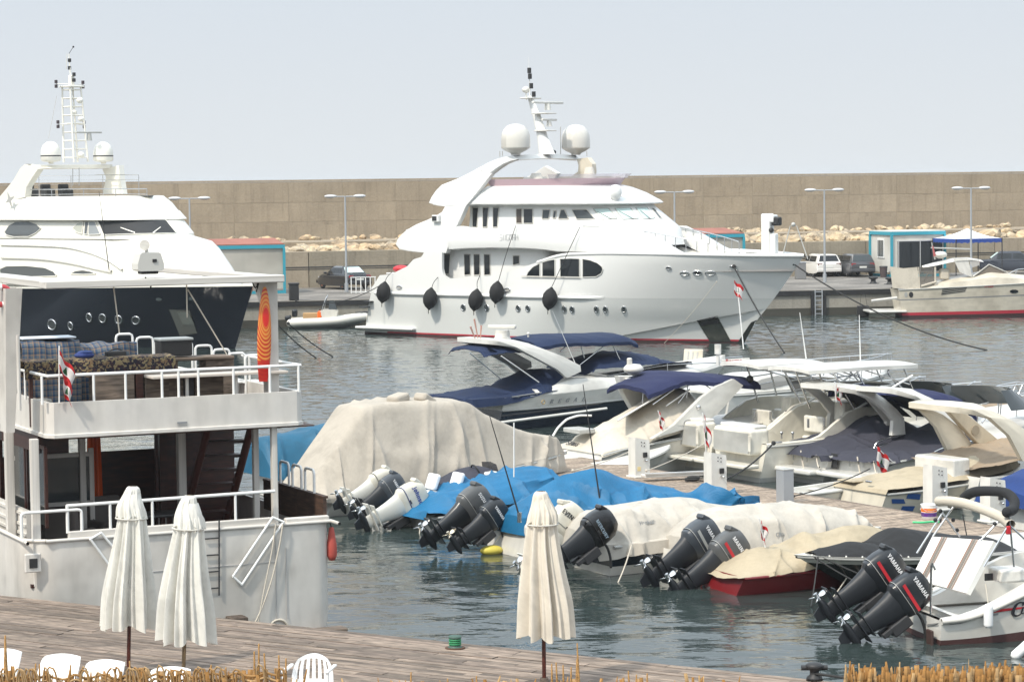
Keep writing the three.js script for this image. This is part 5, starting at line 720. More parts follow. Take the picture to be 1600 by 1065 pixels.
// ================================================================= NAVY YACHT (left)
const psi2 = 44 * Math.PI / 180, NB = WP(367, 545, 0);
const NY = thing('motor_yacht', 'motor yacht with gloss navy hull and cream superstructure behind the tour boat', 'yacht', V(NB.x, 0, NB.z), -psi2); // x = 0 at the bow waterline, aft is -x
{
  const S = (px, py, z = 0) => LZ(NY, px, py, z), CR = std([.80, .775, .70], .3, { clearcoat: .4, clearcoatRoughness: .2 });
  const tip = S(395, 447), shy = x => lerp(2.62, tip.y, sst(-16, 1, x)), st = [[-1, -.5], [0, 0], [tip.y, tip.x]];
  const P = (u, y, off = 0) => { const k = clamp(y / 3), x = lerp(-24, lin(st, y), u), u0 = lerp(.45, .62, k), p = lerp(1.8, 2.6, k), w = u < u0 ? 1 : 1 - Math.pow((u - u0) / (1 - u0), p); return V(x, y, 3.05 * lerp(.95, 1, k) * Math.pow(Math.max(0, w), lerp(1, .85, k)) + off); };
  const hl = mesh('hull', both([band(NY, P, () => -.6, u => shy(lerp(-24, tip.x, u)), 18, 90)]), std([.005, .008, .014], .09, { specularIntensity: .8 }), NY);
  const top = u => P(u, shy(lerp(-24, tip.x, u)));
  const cap = [], inner = []; for (let i = 0; i <= 60; i++) { const p = top(i / 60), q = V(p.x - (i > 56 ? .1 : 0), p.y, Math.max(0, p.z - .2)); cap.push([p, V(p.x, p.y + .07, p.z), V(q.x, q.y + .07, q.z), q]); }
  mesh('cap_rail', both([loft(cap, { crease: .4 })]), CR, NY);
  mesh('deck', [loft(cap.map(r => [r[3], V(r[3].x, r[3].y, -r[3].z)]))], CR, NY);
  // tiers: front points measured on the right-hand outline
  const yS = shy(-8), A = S(370, 446), B = S(330, 389), C = S(319, 377.5), D = S(276, 366), E = S(259, 343), F = S(250, 330), G2 = S(240, 317), H2 = S(229, 306);
  const rg = (xf, hb, y, len = 4, ex = 2.3) => ring(-24, xf - len, xf, hb, y, 18, ex);
  const low = mesh('foredeck_house', [loft([rg(A.x, 2.35, A.y - .12, 7, 1.9), rg(lerp(A.x, B.x, .5), 2.35, lerp(A.y, B.y, .5), 6.5, 2), rg(B.x, 2.3, B.y, 6, 2), rg(C.x - .1, 2.2, C.y, 5.6, 2.1), rg(D.x + .2, 2.05, D.y - .05, 4, 2.2), rg(D.x, 1.95, D.y + .03, 4, 2.2)], { crease: .6 })], CR, NY);
  const mid = mesh('bridge_house', [loft([rg(D.x - .02, 2.2, D.y - .2, 3.2, 2.6), rg(D.x - .06, 2.2, D.y + .03, 3.2, 2.6), rg(E.x, 2.05, E.y, 2.8, 2.6), rg(E.x - .1, 2.0, E.y + .1, 2.8, 2.6)], { crease: .5 })], CR, NY);
  const rf = mesh('main_roof', [loft([rg(E.x - .1, 2.1, E.y - .02, 2.9, 2.6), rg(E.x + .05, 2.35, E.y + .02, 3, 2.6), rg(F.x, 2.3, F.y, 2.8, 2.5), rg(F.x - .1, 2.22, F.y + .04, 2.7, 2.5), rg(G2.x, 2.15, G2.y, 2.5, 2.4), rg(H2.x, 2.0, H2.y, 2.3, 2.3), rg(H2.x - .4, 1.9, H2.y + .02, 2.2, 2.3), rg(-6, .1, H2.y + .02, .2)], { crease: .7 })], CR, NY);
  // belt mouldings
  mesh('side_moulding', both([pipe([[0, 402], [60, 404], [110, 411], [150, 420], [172, 424]].map(([a, b]) => { const p = S(a, b, 2.42); return V(p.x, p.y, 2.36); }), .07, 40, 8), pipe([[0, 382], [90, 385], [130, 392], [165, 405], [190, 421]].map(([a, b]) => { const p = S(a, b, 2.32); return p; }), .05, 40, 8)]), CR, NY);
  const L = { all: [low], parent: NY }, Mi = { all: [mid], parent: NY }, R = { all: [rf], parent: NY }, all = { all: [low, mid, rf], parent: NY };
  const smoke = std([.10, .11, .115], .06), shade = std([.035, .037, .04], .8);
  win(NY, Mi, [[153, 344.5], [200, 344], [258, 343.5], [275, 364.5], [220, 365.5], [162, 366.5]], shade, CR, .03);
  win(NY, Mi, [[114, 357], [121, 349], [130, 346], [128, 365.5], [119, 362.5]], std([.45, .46, .40], .15), CR, .03); win(NY, Mi, [[139, 346], [148, 345.5], [157, 366], [138.5, 366.5]], std([.28, .30, .31], .1), CR, .03); win(NY, Mi, [[133, 346], [139, 345.5], [136, 366], [131.5, 365.5]], smoke, CR, .028);
  win(NY, all, [[7, 363], [14, 352], [26, 346], [45, 345.5], [57, 350], [64, 357], [56, 364], [44, 369.5], [22, 370], [10, 367]], smoke, CR, .03);
  win(NY, all, [[0, 420], [10, 415.5], [40, 415], [70, 418], [84, 424], [89, 431], [60, 432], [0, 433]], smoke, CR, .03); win(NY, all, [[110, 427.5], [118, 423], [130, 421.8], [142, 424], [150, 427.5], [130, 428.5]], smoke, CR, .03);
  for (const [a, b, c, d] of [[189, 356, 211, 364.5], [250, 356, 238, 365]]) { const g = patch(Mi, [[a, b - .7], [c, d - .9], [c, d + .9], [a, b + .7]], .07, 0, 2); if (g) mesh('wiper', [g], CR, NY); }
  // flying bridge rails
  const zr = 1.75, rail = (pts, z) => pts.map(([a, b]) => { const p = S(a, b, z); return p; });
  for (const [z, pts] of [[1.8, [[40, 296], [80, 296], [130, 295], [180, 295], [229, 295]]], [-1.6, [[60, 274], [110, 274], [160, 273], [216, 273]]]]) { const q = rail(pts, z); mesh('guard_rail', [bars(q, .022), bars(q.map(p => V(p.x, p.y - .24, p.z)), .014), ...q.map(p => bar(p, V(p.x, H2.y, p.z), .018))], M.steel, NY); }
  for (const [a, b] of [[49, 300], [75, 300], [103, 300]]) { const p = S(a, b, 0); mesh('helm_seat', [rbox(.5, .55, .6, .12, p.x, p.y - .1, 0), rbox(.16, .6, .6, .07, p.x - .25, p.y + .1, 0)], M.blackMat, NY); }
  // arch: near leg sweeps aft, far leg rakes, bar across
  const zA = 2.0, a0 = [[-12, 322, 40, 308], [8, 298, 42, 292], [22, 281, 50, 279], [33, 262, 60, 264], [40, 256, 75, 262.5]].map(([a, b, c, d]) => [S(a, b, zA), S(c, d, zA)]);
  mesh('radar_arch', [loft(a0.map(([o, n]) => [o, V(o.x, o.y, zA + .06), V(n.x, n.y, zA + .06), n, V(n.x, n.y, zA - .3), V(o.x, o.y, zA - .3), o]), { crease: .5 })], CR, NY);
  const o1 = S(40, 256, zA), o2 = S(152, 257, -zA), n1 = S(75, 262.5, zA), yb = (o1.y + o2.y) / 2 - .02;
  mesh('arch_bar', [loft([zA, 1, 0, -1, -zA].map(z => { const x = lerp(o1.x, o2.x, (zA - z) / (2 * zA)), w = 1.2; return [V(x, yb, z), V(x + w, yb - .02, z), V(x + w, yb - .2, z), V(x, yb - .22, z), V(x, yb, z)]; }), { crease: .4, cap0: true, cap1: true })], CR, NY);
  const b0 = [[163, 264, 189, 258], [169, 277, 191, 278], [164, 302, 195, 303]].map(([a, b, c, d]) => [S(a, b, -zA), S(c, d, -zA)]);
  mesh('arch_leg', [loft(b0.map(([o, n]) => [o, V(o.x, o.y, -zA + .15), V(n.x, n.y, -zA + .15), n, V(n.x, n.y, -zA - .15), V(o.x, o.y, -zA - .15), o]), { crease: .5 })], CR, NY);
  { const p = S(14, 312, 2.45), ss = []; for (let i = 0; i < 8; i++) { const r = i % 2 ? .12 : .42, q = i / 8 * 2 * Math.PI + .4; ss.push([r * Math.cos(q), r * Math.sin(q)]); } mesh('star_emblem', [extr(ss, .03, 0).translate(p.x, p.y, 2.42)], M.ltgrey, NY); }
  for (const [px, z] of [[79, 1.45], [161, -1.45]]) { const p = S(px, 254, z), d = mesh('satellite_dome', [lathe([[0, 1.04], [.2, 1.0], [.38, .85], [.47, .62], [.49, .4], [.49, .12], [.4, .06], [.12, .03], [.12, -.06]], p.x, p.y, p.z, 28)], CR, NY); mesh('dark_band', [lathe([[.493, .3], [.497, .32], [.497, .34], [.493, .36]], p.x, p.y, p.z, 28)], M.dark, d); }
  // lattice mast
  const mb = S(118, 253, 0), mt = S(111, 135, 0), zw = .42, xw = .42, q = (t, sx, sz, k = 1) => V(lerp(mb.x, mt.x, t) + sx * xw * lerp(1, .78, t), lerp(mb.y, mt.y, t), sz * zw * lerp(1, .75, t));
  const mast = mesh('mast', [...[[-1, -1], [-1, 1], [1, 1], [1, -1]].map(([a, b]) => bar(q(0, a, b), q(1, a, b), .055, 8, .045))], CR, NY);
  for (let k = 0; k < 9; k++) { const t = .06 + k * .112; mesh('rung', [bar(q(t, -1, -1), q(t, -1, 1), .03), bar(q(t, 1, -1), q(t, 1, 1), .03), bar(q(t, -1, 1), q(t, 1, 1), .03), bar(q(t, -1, -1), q(t, 1, -1), .03)], CR, mast); }
  mesh('mast_head', [rbox(.9, .08, .9, .03, mt.x, mt.y, 0), bar(mt, S(107, 84, 0), .05, 8, .025), bar(S(104, 84, .1), S(103, 108, .1), .015), rbox(.24, .5, .24, .05, mt.x + .02, mt.y + .3, 0)], CR, mast);
  const box2 = (px, py, z, h = .42) => { const p = S(px, py, z); return rbox(.13, h, .13, .02, p.x, p.y, z); };
  for (const [a, b, z] of [[87, 131, .7], [129, 132, -.7], [90, 194, .7], [131, 194.5, -.7]]) { const p = S(a, b, z); mesh('navigation_light', [rbox(.12, .17, .12, .02, p.x, p.y + .11, z), rbox(.12, .17, .12, .02, p.x, p.y - .11, z)], std([.05, .035, .04], .5), mast); mesh('lamp_bracket', [bar(V(p.x, p.y, z), V(lerp(mb.x, mt.x, .5), p.y, z * .45), .02)], CR, mast); }
  for (const [a, b] of [[108, 94], [108, 106], [115, 116], [115, 125]]) mesh('navigation_light', [box2(a, b, 0, .18)], M.blackMat, mast);
  for (const [a, b, r] of [[121, 157, .17], [112, 176, .15], [123, 186, .15], [123, 242, .17]]) { const p = S(a, b, -.1); mesh('search_light', [sph(r, p.x + .3, p.y, 0, 1, .9, 1)], CR, mast); }
  { const p = S(131, 207, 0); mesh('radar_scanner', [rbox(.1, .09, 1.5, .03, p.x + .4, p.y, 0), cyl(.14, .1, .35, p.x + .4, p.y - .4, 0)], M.ltgrey, mast); const r = S(114, 73, 0); mesh('wind_vane', [bar(S(107, 84, 0), r, .012), sph(.05, r.x, r.y, 0)], M.dark, mast); }
  mesh('whip_antenna', [bar(S(75, 216, 1.5), S(88, 150, .7), .012, 5)], M.ltgrey, NY); mesh('ladder', [bar(S(113, 290, 0), S(113, 262, 0), .02), bar(S(123, 290, 0), S(123, 262, 0), .02)], M.steel, NY);
  // hull ports and anchor plate
  const H = { all: [hl], parent: NY };
  for (const [a, b, rx, ry] of [[81, 507, 6, 8], [110, 509, 3.5, 6], [139, 496, 4, 6.5], [160, 497, 5, 6.5], [185, 499, 5, 6.5], [212, 500, 6, 6]]) { const g = patch(H, oval(a, b, rx, ry, 12, -.25), .02, 0, 2); if (g) { const w = mesh('porthole', [pipe(g.userData.rim, .045, 50, 6, true)], M.steel, NY); mesh('pane', [g], std([.04, .045, .045], .12), w); } }
  { const g = patch(H, [[264, 483], [296, 484], [308, 520], [281, 524]], .03, 0, 6); if (g) mesh('anchor_plate', [g], std([.42, .40, .36], .22, { metalness: .9 }), NY); const k = patch(H, [[277, 486], [294, 486], [304, 505], [286, 506]], .06, 0, 4); if (k) mesh('anchor', [k], std([.6, .58, .52], .2, { metalness: .9 }), NY); for (const [a, b] of [[248, 467], [299, 466]]) { const m = patch(H, oval(a, b, 5, 2.5, 8), .03, 0, 2); if (m) mesh('hawse_hole', [m], M.steel, NY); } }
}
// ================================================================= RIB TENDER at the superyacht's stern
{
  const p = WP(512, 512, 0), R = thing('rigid_inflatable_boat', 'small white rigid inflatable boat tied at the stern of the superyacht', 'boat', V(p.x, 0, p.z), .03), S = (a, b, z = 0) => LZ(R, a, b, z);
  const x0 = S(456, 500).x, x1 = S(574, 490).x, tube = s => [[x0 - .05, .3, .62], [x0 + .5, .33, .66], [x0 + 1.6, .36, .68], [x0 + 2.6, .42, .6], [x0 + 3.2, .5, .36], [x1 - .15, .56, 0]].map(([x, y, z]) => V(x, y, s * z));
  const tb = tube(1), all = [...tb, ...tube(-1).reverse().slice(1)];
  mesh('inflatable_tube', [new THREE.TubeGeometry(new THREE.CatmullRomCurve3(all), 90, .21, 14), sph(.21, x0 - .05, .3, .62), sph(.21, x0 - .05, .3, -.62)], std([.72, .70, .64], .45), R);
  const hullR = []; for (let i = 0; i <= 16; i++) { const t = i / 16, x = lerp(x0 + .1, x1 - .2, t), w = .62 * (1 - Math.pow(t, 3)); hullR.push([V(x, lerp(.28, .5, t * t), w), V(x, lerp(.02, .35, t ** 3), w * .8), V(x, lerp(-.25, .3, t ** 3), 0), V(x, lerp(.02, .35, t ** 3), -w * .8), V(x, lerp(.28, .5, t * t), -w)]); } mesh('hull', [loft(hullR, { crease: .4 })], std([.30, .32, .31], .5), R);
  mesh('floor', [box(2.6, .05, 1.0, x0 + 1.5, .28, 0)], M.ltgrey, R); const cx = S(515, 490).x;
  const con = mesh('console', [loft([[.35, .42], [.5, .9], [.3, .98]].map(([w, y]) => [V(cx - w, y, .38), V(cx + w * .9, y, .38), V(cx + w * .9, y, -.38), V(cx - w, y, -.38), V(cx - w, y, .38)]), { crease: .3, cap1: true }), box(.85, .7, .7, cx, .6, 0)], M.white2, R); mesh('windscreen', [loft([[V(cx - .05, .98, .36), V(cx + .4, .98, .36), V(cx + .4, .98, -.36), V(cx - .05, .98, -.36)], [V(cx + .0, 1.42, .3), V(cx + .25, 1.42, .3), V(cx + .25, 1.42, -.3), V(cx, 1.42, -.3)]], { crease: .3 })], M.paneG, con); mesh('hoop', [pipe([V(cx - .42, .5, .36), V(cx - .35, 1.1, .34), V(cx - .15, 1.6, .28), V(cx - .1, 1.65, 0), V(cx - .15, 1.6, -.28), V(cx - .42, .5, -.36)], .025, 40, 6)], M.steel, con);
  const sx = S(486, 493).x; mesh('seat', [rbox(.85, .34, .6, .05, sx, .64, 0)], std([.42, .26, .12], .7), R); mesh('motor', [rbox(.3, .4, .3, .1, x0 + .15, .8, 0), rbox(.12, .8, .14, .04, x0 - .1, .3, 0), rbox(.34, .26, .26, .1, x0 - .2, .55, .2)], M.engDark, R);
  const f = S(500, 488), jc = thing('fuel_can', 'bright orange canister standing in the rigid inflatable boat', 'canister', R.localToWorld(V(f.x, .3, .25)), 0); mesh('can_body', [cyl(.14, .14, .55, 0, 0, 0, 16), cyl(.1, .05, .08, 0, .55, 0, 12)], std([.85, .13, .01], .5), jc); mesh('cap', [cyl(.04, .04, .06, 0, .63, 0, 10)], M.blackMat, jc);
  const bf = thing('boat_fender', 'white fluffy fenders bunched between tender bow and superyacht stern', 'fender', R.localToWorld(V(x1 + .05, .35, .1)), 0); mesh('fender_body', [sph(.2, 0, .1, 0, .8, 1.3, .8), sph(.17, .25, .15, .05, .8, 1.2, .8)], std([.62, .58, .5], .95, { bumpMap: T.clothB, bumpScale: .03 }), bf); mesh('lashing', [bar(V(0, .3, 0), V(.1, .8, -.1), .012), bar(V(.25, .3, .05), V(.15, .8, -.1), .012)], M.ropeW, bf);
}
// ================================================================= BUILDERS FOR SMALL BOATS: +x bow, +z starboard, x = 0 at the transom
function boat(name, lab, px, py, deg, group) { const p = WP(px, py, 0); return thing(name, lab, 'boat', V(p.x, 0, p.z), deg * Math.PI / 180, group); }
function hullB(TH, o) {
  const L = o.L, B = o.B / 2, fs = o.fs, fb = o.fb, tw = o.tw ?? .9, rake = o.rake ?? .9, fl = o.flare ?? .16, um = .42, pw = o.pw ?? 2.3;
  const hb = t => B * (t < um ? lerp(tw, 1, Math.sin(t / um * Math.PI / 2)) : Math.pow(1 - Math.pow((t - um) / (1 - um), pw), .9));
  const sh = o.shf || (t => lerp(fs, fb, Math.pow(t, o.sp ?? 1.6)));
  const P = (t, v, off = 0) => { const y = v >= 0 ? v * sh(t) : v * .45, k = v >= 0 ? 1 - fl * (1 - v) * (1 + t * 1.6) : (1 - fl * (1 + t * 1.6)) * (1 + v * .9), bt = Math.max(0, hb(t) * k), tt = v >= 0 ? v : 0; return V(t * L - rake * (1 - tt) * Math.pow(t, 3) - (v < 0 ? -v * rake * .5 * t * t : 0) + (o.trk ?? -.1) * (1 - tt) * (1 - t), y, bt + off); };
  TH.P = P; TH.L = L; TH.sh = sh; TH.hb = hb;
  const strip = (a, b, n, off = 0, t0 = 0, t1 = 1) => { const rows = []; for (let i = 0; i <= 36; i++) { const t = lerp(t0, t1, i / 36), r = []; for (let j = 0; j <= n; j++) r.push(P(t, lerp(a, b, j / n), off)); rows.push(r); } return loft(rows, { crease: .7 }); };
  const trans = (a, b) => loft([0, 1, 2, 3, 4].map(i => { const p = P(0, lerp(a, b, i / 4)); return [p, V(p.x, p.y, -p.z)]; }));
  TH.bands = [];
  for (const [a, b, name, mat] of o.bands) TH.bands.push(mesh(name, [...both([strip(a, b, 4)]), trans(a, b)], mat, TH));
  mesh('bottom', [...both([strip(-1, o.bands[0][0], 4)]), trans(-1, o.bands[0][0])], o.bot || M.bottom, TH);
  if (o.rub !== null) mesh('rub_rail', both([pipe(Array.from({ length: 16 }, (_, i) => { const p = P(i / 15, o.rv ?? .94, .012); return p; }), o.rr ?? .03, 60, 6)]), o.rub || M.ltgrey, TH);
  const g = o.gun ?? .16, c0 = o.c0 ?? 0, c1 = o.c1 ?? .55, fy = o.fy ?? .25, N = 30, ed = t => { const p = P(t, 1); return p; };
  if (o.deck !== false) {
    const full = (t0, t1) => { const rows = []; for (let i = 0; i <= N; i++) { const t = lerp(t0, t1, i / N), p = ed(t), r = []; for (let j = 0; j <= 8; j++) { const s = j / 4 - 1; r.push(V(p.x, p.y + (o.camber ?? .08) * (1 - s * s), p.z * -s)); } rows.push(r); } return loft(rows, { crease: .8 }); };
    const gs = [];
    if (o.open) {
      const side = []; for (let i = 0; i <= N; i++) { const t = lerp(c0, c1, i / N), p = ed(t); side.push([p, V(p.x, p.y + .02, p.z - .03), V(p.x, p.y + .02, p.z - g), V(p.x, fy, p.z - g - .03)]); }
      gs.push(...both([loft(side, { crease: .4 })]), full(c1, 1)); const a = ed(c1), b = ed(c0);
      gs.push(loft([[V(a.x, fy, a.z - g), V(a.x, a.y + .1, a.z - g)], [V(a.x, fy, -a.z + g), V(a.x, a.y + .1, -a.z + g)]]), loft([[V(b.x + .1, fy, b.z - g), V(b.x + .1, b.y, b.z - g), V(b.x, b.y, b.z - g)], [V(b.x + .1, fy, -b.z + g), V(b.x + .1, b.y, -b.z + g), V(b.x, b.y, -b.z + g)]], { crease: .3 }));
      const fl2 = []; for (let i = 0; i <= 12; i++) { const t = lerp(c0, c1, i / 12), p = ed(t); fl2.push([V(p.x, fy, p.z - g), V(p.x, fy, -p.z + g)]); } mesh('cockpit_floor', [loft(fl2)], o.floorM || M.white2, TH);
    } else gs.push(full(o.dk0 ?? 0, 1));
    mesh('deck', gs, o.dm || M.white, TH);
  }
  return TH;
}
// cloth pulled over a boat: ridge [[x, y]...] local, edges hang over the sheer, tension folds run from the ridge to the hem
function cover(TH, name, mat, o) {
  const rg = o.ridge, x0 = rg[0][0], x1 = rg[rg.length - 1][0], n = o.n ?? Math.round((x1 - x0) * 26), m = o.m ?? 36, L = TH.L, rows = [], am = o.amp ?? .05, sd = o.sd ?? 1, e = o.e ?? 1.5;
  let s0 = Math.round(sd * 7919) + 17; const R = () => { s0 = (s0 * 1664525 + 1013904223) >>> 0; return s0 / 4294967296; };
  const sec = o.sec || Array.from({ length: 9 }, (_, i) => { const q = i / 8; return [q, q, 1 - Math.pow(q, e)]; }), zs = sec.map(q => [q[0], q[1]]), ks = sec.map(q => [q[0], q[2]]);
  const nf = o.folds ?? Math.round((x1 - x0) * 7), F = Array.from({ length: nf }, () => { const x = lerp(x0, x1, R()), f = { x, d: (R() - .5) * (o.slant ?? 1.1) + (o.lean ?? 0), w: .035 + .07 * R(), a: am * (.35 + R()), s: R() < .5 ? -1 : 1, a0: R() * .35, c: (R() - .5) * .5 }; return f; });
  const H = Array.from({ length: o.horiz ?? Math.round((x1 - x0) * 1.2) }, () => ({ x: lerp(x0, x1, R()), a: .2 + .7 * R(), l: .3 + R() * .9, w: .05 + .05 * R(), t: (R() - .5) * .35, h: am * (.3 + .7 * R()), s: R() < .6 ? -1 : 1 }));
  for (let i = 0; i <= n; i++) {
    const x = lerp(x0, x1, i / n), t = clamp(x / L), p = TH.P(t, o.ev ? o.ev(t) : .86), yr = lin(rg, x) * .6 + .2 * (lin(rg, x - .07) + lin(rg, x + .07)), zE = (o.hb ? o.hb(t) : p.z + .05), yE = o.ye ? o.ye(t) : p.y, shx = TH.sh(t), r = [];
    for (let j = 0; j <= m; j++) {
      const s = j / m * 2 - 1, a = Math.abs(s), sg = s < 0 ? -1 : 1, k = lin(ks, a), zf = lin(zs, a); let d = 0;
      for (const f of F) { if (f.s === sg) { const q = x - f.x - f.d * a - f.c * a * a; if (Math.abs(q) < f.w * 3) { const v = Math.abs(q) / f.w; d += f.a * Math.exp(-v * v * .8) * sst(f.a0, f.a0 + .3, a) * (q > 0 ? 1 : .75); } } }
      for (const f of H) if (f.s === sg) { const q = (x - f.x) / f.l; if (q * q < 6) { const v = (a - f.a - f.t * q) / f.w; d += f.h * Math.exp(-v * v - q * q); } }
      d += am * ((fbm(x * .9 + sd * 3, s * 2 + sd, 610, 3) - .5) * 1.5 - .1 * k);
      let y = yE + (yr - yE) * k + d * (1 - .55 * a), z = zE * zf + d * .8 * sst(.25, .8, a);
      if (o.keep !== false && zf * zE > TH.P(t, 1).z * .72 && zf * zE <= TH.P(t, 1).z) y = Math.max(y, Math.min(shx + .015, yr + .05));
      if (j === 0 || j === m) y -= am * vn(x * 2.2 + sd, s, 630);
      r.push(V(x + d * .25, y, -z * sg));
    }
    rows.push(r);
  }
  const skirt = (row, dx) => { const b = row.map(p => V(p.x + dx, Math.min(p.y, o.endY ?? TH.sh(clamp(p.x / L)) * .8), p.z)); return loft([row, b], { crease: .9 }); };
  const gs = [loft(rows, { crease: .75 })]; if (o.end0 !== false) gs.push(skirt(rows[0], -.06)); if (o.end1) gs.push(skirt(rows[n], .04));
  const c = mesh(name, gs, mat, TH); TH.cover = { all: [c], parent: TH }; return c;
}
const ridge = (TH, pts, z = 0) => prof(TH, pts, z);
// tilted outboard motor hung on a boat; cowl centre given by pixel on the plane z
function outboard(TH, px, py, z, tilt, sc, cowlM, legM, text, o = {}) {
  const c = LZ(TH, px, py, z), th = tilt * Math.PI / 180, g = new THREE.Group(); g.name = 'outboard_motor'; TH.add(g); sc *= .75; g.rotation.z = -th; g.scale.setScalar(sc);
  const k = V(-.27, .47, 0).multiplyScalar(sc).applyAxisAngle(V(0, 0, 1), -th); g.position.set(c.x - k.x, c.y - k.y, z); g.updateMatrixWorld(true);
  const se = (x0, x1, hw, y, n = 28, p = 3.2) => Array.from({ length: n + 1 }, (_, i) => { const a = i / n * 2 * Math.PI, c2 = Math.cos(a), s = Math.sin(a); return V((x0 + x1) / 2 + (x1 - x0) / 2 * Math.sign(c2) * Math.pow(Math.abs(c2), 2 / p), y, hw * Math.sign(s) * Math.pow(Math.abs(s), 2 / p)); });
  const lo = [[-.54, .07, .165, .13], [-.60, .10, .195, .2], [-.61, .11, .2, .26]], hi = [[-.62, .115, .205, .275], [-.625, .11, .21, .45], [-.60, .09, .205, .62], [-.56, .04, .185, .74], [-.48, -.03, .14, .81], [-.36, -.14, .06, .835]];
  const f = a => se(a[0], a[1], a[2], a[3], 28, a[3] > .7 ? 2.4 : 3.4);
  const cw = mesh('cowling', [loft(hi.map(f), { cap1: true, crease: .55 })], cowlM, g); mesh('lower_cowl', [loft([[-.5, .05, .14, .1], ...lo].map(f), { cap0: true, crease: .5 })], o.low || cowlM, g);
  mesh('air_intake', [rbox(.2, .1, .24, .03, -.56, .7, 0, 0, .5)], o.low || M.engDark, g); mesh('trim_line', [loft([.268, .278].map(y => se(-.626, .121, .213, y, 28, 3.4)))], o.line || M.ltgrey, g);
  mesh('leg', [loft([[-.54, .06, .165, .13], [-.51, .03, .15, .0], [-.48, -.02, .12, -.2], [-.46, -.08, .095, -.42], [-.46, -.1, .08, -.56], [-.44, -.12, .05, -.68], [-.42, -.14, .045, -.88]].map(a => se(a[0], a[1], a[2], a[3], 20, 2.4)), { crease: .7 }), rbox(.7, .025, .28, .01, -.36, -.68, 0), rbox(.54, .022, .22, .008, -.32, -.55, 0)], legM, g);
  mesh('gearcase', [lathe([[0, -.34], [.03, -.31], [.075, -.2], [.085, 0], [.075, .16], [.05, .26], [0, .27]], 0, 0, 0, 16).rotateZ(Math.PI / 2).translate(-.33, -.88, 0), extr([[-.5, -.9], [-.2, -.9], [-.26, -1.14], [-.42, -1.12]], .02, .004).translate(0, 0, -.01)], o.gear || legM, g);
  const bl = []; for (let i = 0; i < 3; i++) { const b = new THREE.SphereGeometry(.1, 12, 8).scale(.16, 1, .62).translate(0, .13, 0).rotateY(.55).rotateX(i * 2 * Math.PI / 3); bl.push(b); } mesh('propeller', [...bl.map(b => b.translate(-.64, -.88, 0)), new THREE.CylinderGeometry(.04, .055, .16, 12).rotateZ(Math.PI / 2).translate(-.64, -.88, 0)], o.prop || M.steel, g);
  mesh('bracket', [rbox(.22, .42, .3, .03, .1, -.06, 0), rbox(.1, .5, .08, .02, .05, -.2, .1), rbox(.1, .5, .08, .02, .05, -.2, -.1)], M.dark, g);
  { const q = [V(.1, .22, .06), V(.3, .2, .08), V(.5, .02, .06), V(.62, -.2, .05)].map(p => p.applyAxisAngle(V(0, 0, 1), th * .6)); mesh('rigging_hose', [pipe(q, .028, 18, 6)], M.blackMat, g); }
  mesh('cowl_latch', [rbox(.1, .03, .02, .008, -.25, .3, .215)], M.dark, g); mesh('water_intake', [rbox(.07, .16, .02, .008, -.28, -.2, .085)], M.dark, g);
  if (text) { const t = letters(text, (o.ts ?? .095) * .78, .006); const e = t.boundingBox, w = e.max.x - e.min.x, mx = .66; if (w > mx) t.scale(mx / w, 1, 1); if (o.vert) t.rotateZ(-Math.PI / 2); mesh('lettering', [t.translate(-.26 + (o.tx || 0), o.ty ?? .52, .212)], o.tm || M.inkW, g); }
  if (o.num) { const t = letters(o.num, .07, .006).rotateX(-Math.PI / 2).rotateY(-Math.PI / 2); mesh('lettering', [t.translate(-.27, .836, 0)], o.tm || M.inkW, g); }
  if (o.stripe) mesh('stripe', [loft([[-.1, .29], [-.04, .29], [.0, .66], [-.06, .66]].reduce((a, [x, y], i) => a, [[V(-.52, .35, .2145), V(-.52, .41, .2145)], [V(.05, .33, .2145), V(.05, .39, .2145)]]))], o.stripe, g);
  return g;
}
// arch over a cockpit: stations from the starboard foot over the top to the port foot; each station aft edge / fore edge
function arch(TH, name, st, mat, th = .12, inM) { // st: [[xa, ya, xf, yf, z]...] foot to top (starboard); mirrored
  const half = st.map(([xa, ya, xf, yf, z]) => [V(xa, ya, z), V(xf, yf, z)]), full = [...half, ...half.slice().reverse().map(([a, b]) => [V(a.x, a.y, -a.z), V(b.x, b.y, -b.z)])];
  const rows = full.map(([a, b], i) => { const p = full[Math.max(0, i - 1)][0], q = full[Math.min(full.length - 1, i + 1)][0], tg = q.clone().sub(p).setX(0).normalize(), nn = V(0, -tg.z, tg.y).multiplyScalar(-1), n = V(0, nn.y, nn.z); const o = d => [a.clone().addScaledVector(n, d), b.clone().addScaledVector(n, d)]; const [a1, b1] = o(-th / 2), [a2, b2] = o(th / 2), m1 = a1.clone().lerp(b1, .5).addScaledVector(n, -.02), m2 = a2.clone().lerp(b2, .5).addScaledVector(n, .02); return [a1, m1, b1, b2, m2, a2, a1]; });
  return mesh(name, [loft(rows, { crease: .5, cap0: true, cap1: true })], mat, TH);
}
// cloth roof on bows: rows of [x, y, halfwidth], camber
function bimini(TH, name, rowsIn, mat, cam = .12, th = .02, n = 14) { const rows = []; const N = 18, pts = rowsIn; for (let i = 0; i <= N; i++) { const t = i / N * (pts.length - 1), k = Math.min(pts.length - 2, Math.floor(t)), f = t - k, q = [0, 1, 2].map(c => lerp(pts[k][c], pts[k + 1][c], f)), r = []; for (let j = 0; j <= n; j++) { const s = j / n * 2 - 1; r.push(V(q[0], q[1] + cam * (1 - s * s) - .10 * Math.pow(Math.abs(s), 10) + .012 * Math.sin(i * 2.2 + j), q[2] * -s)); } rows.push(r); } return mesh(name, slab(rows, th), mat, TH); }
const rail = (TH, pts, r = .018, m = M.steel, name = 'hand_rail', posts = []) => mesh(name, [pipe(pts, r, pts.length * 8, 6, false, .3), ...posts.map(([a, b]) => bar(a, b, r * .85, 6))], m, TH);
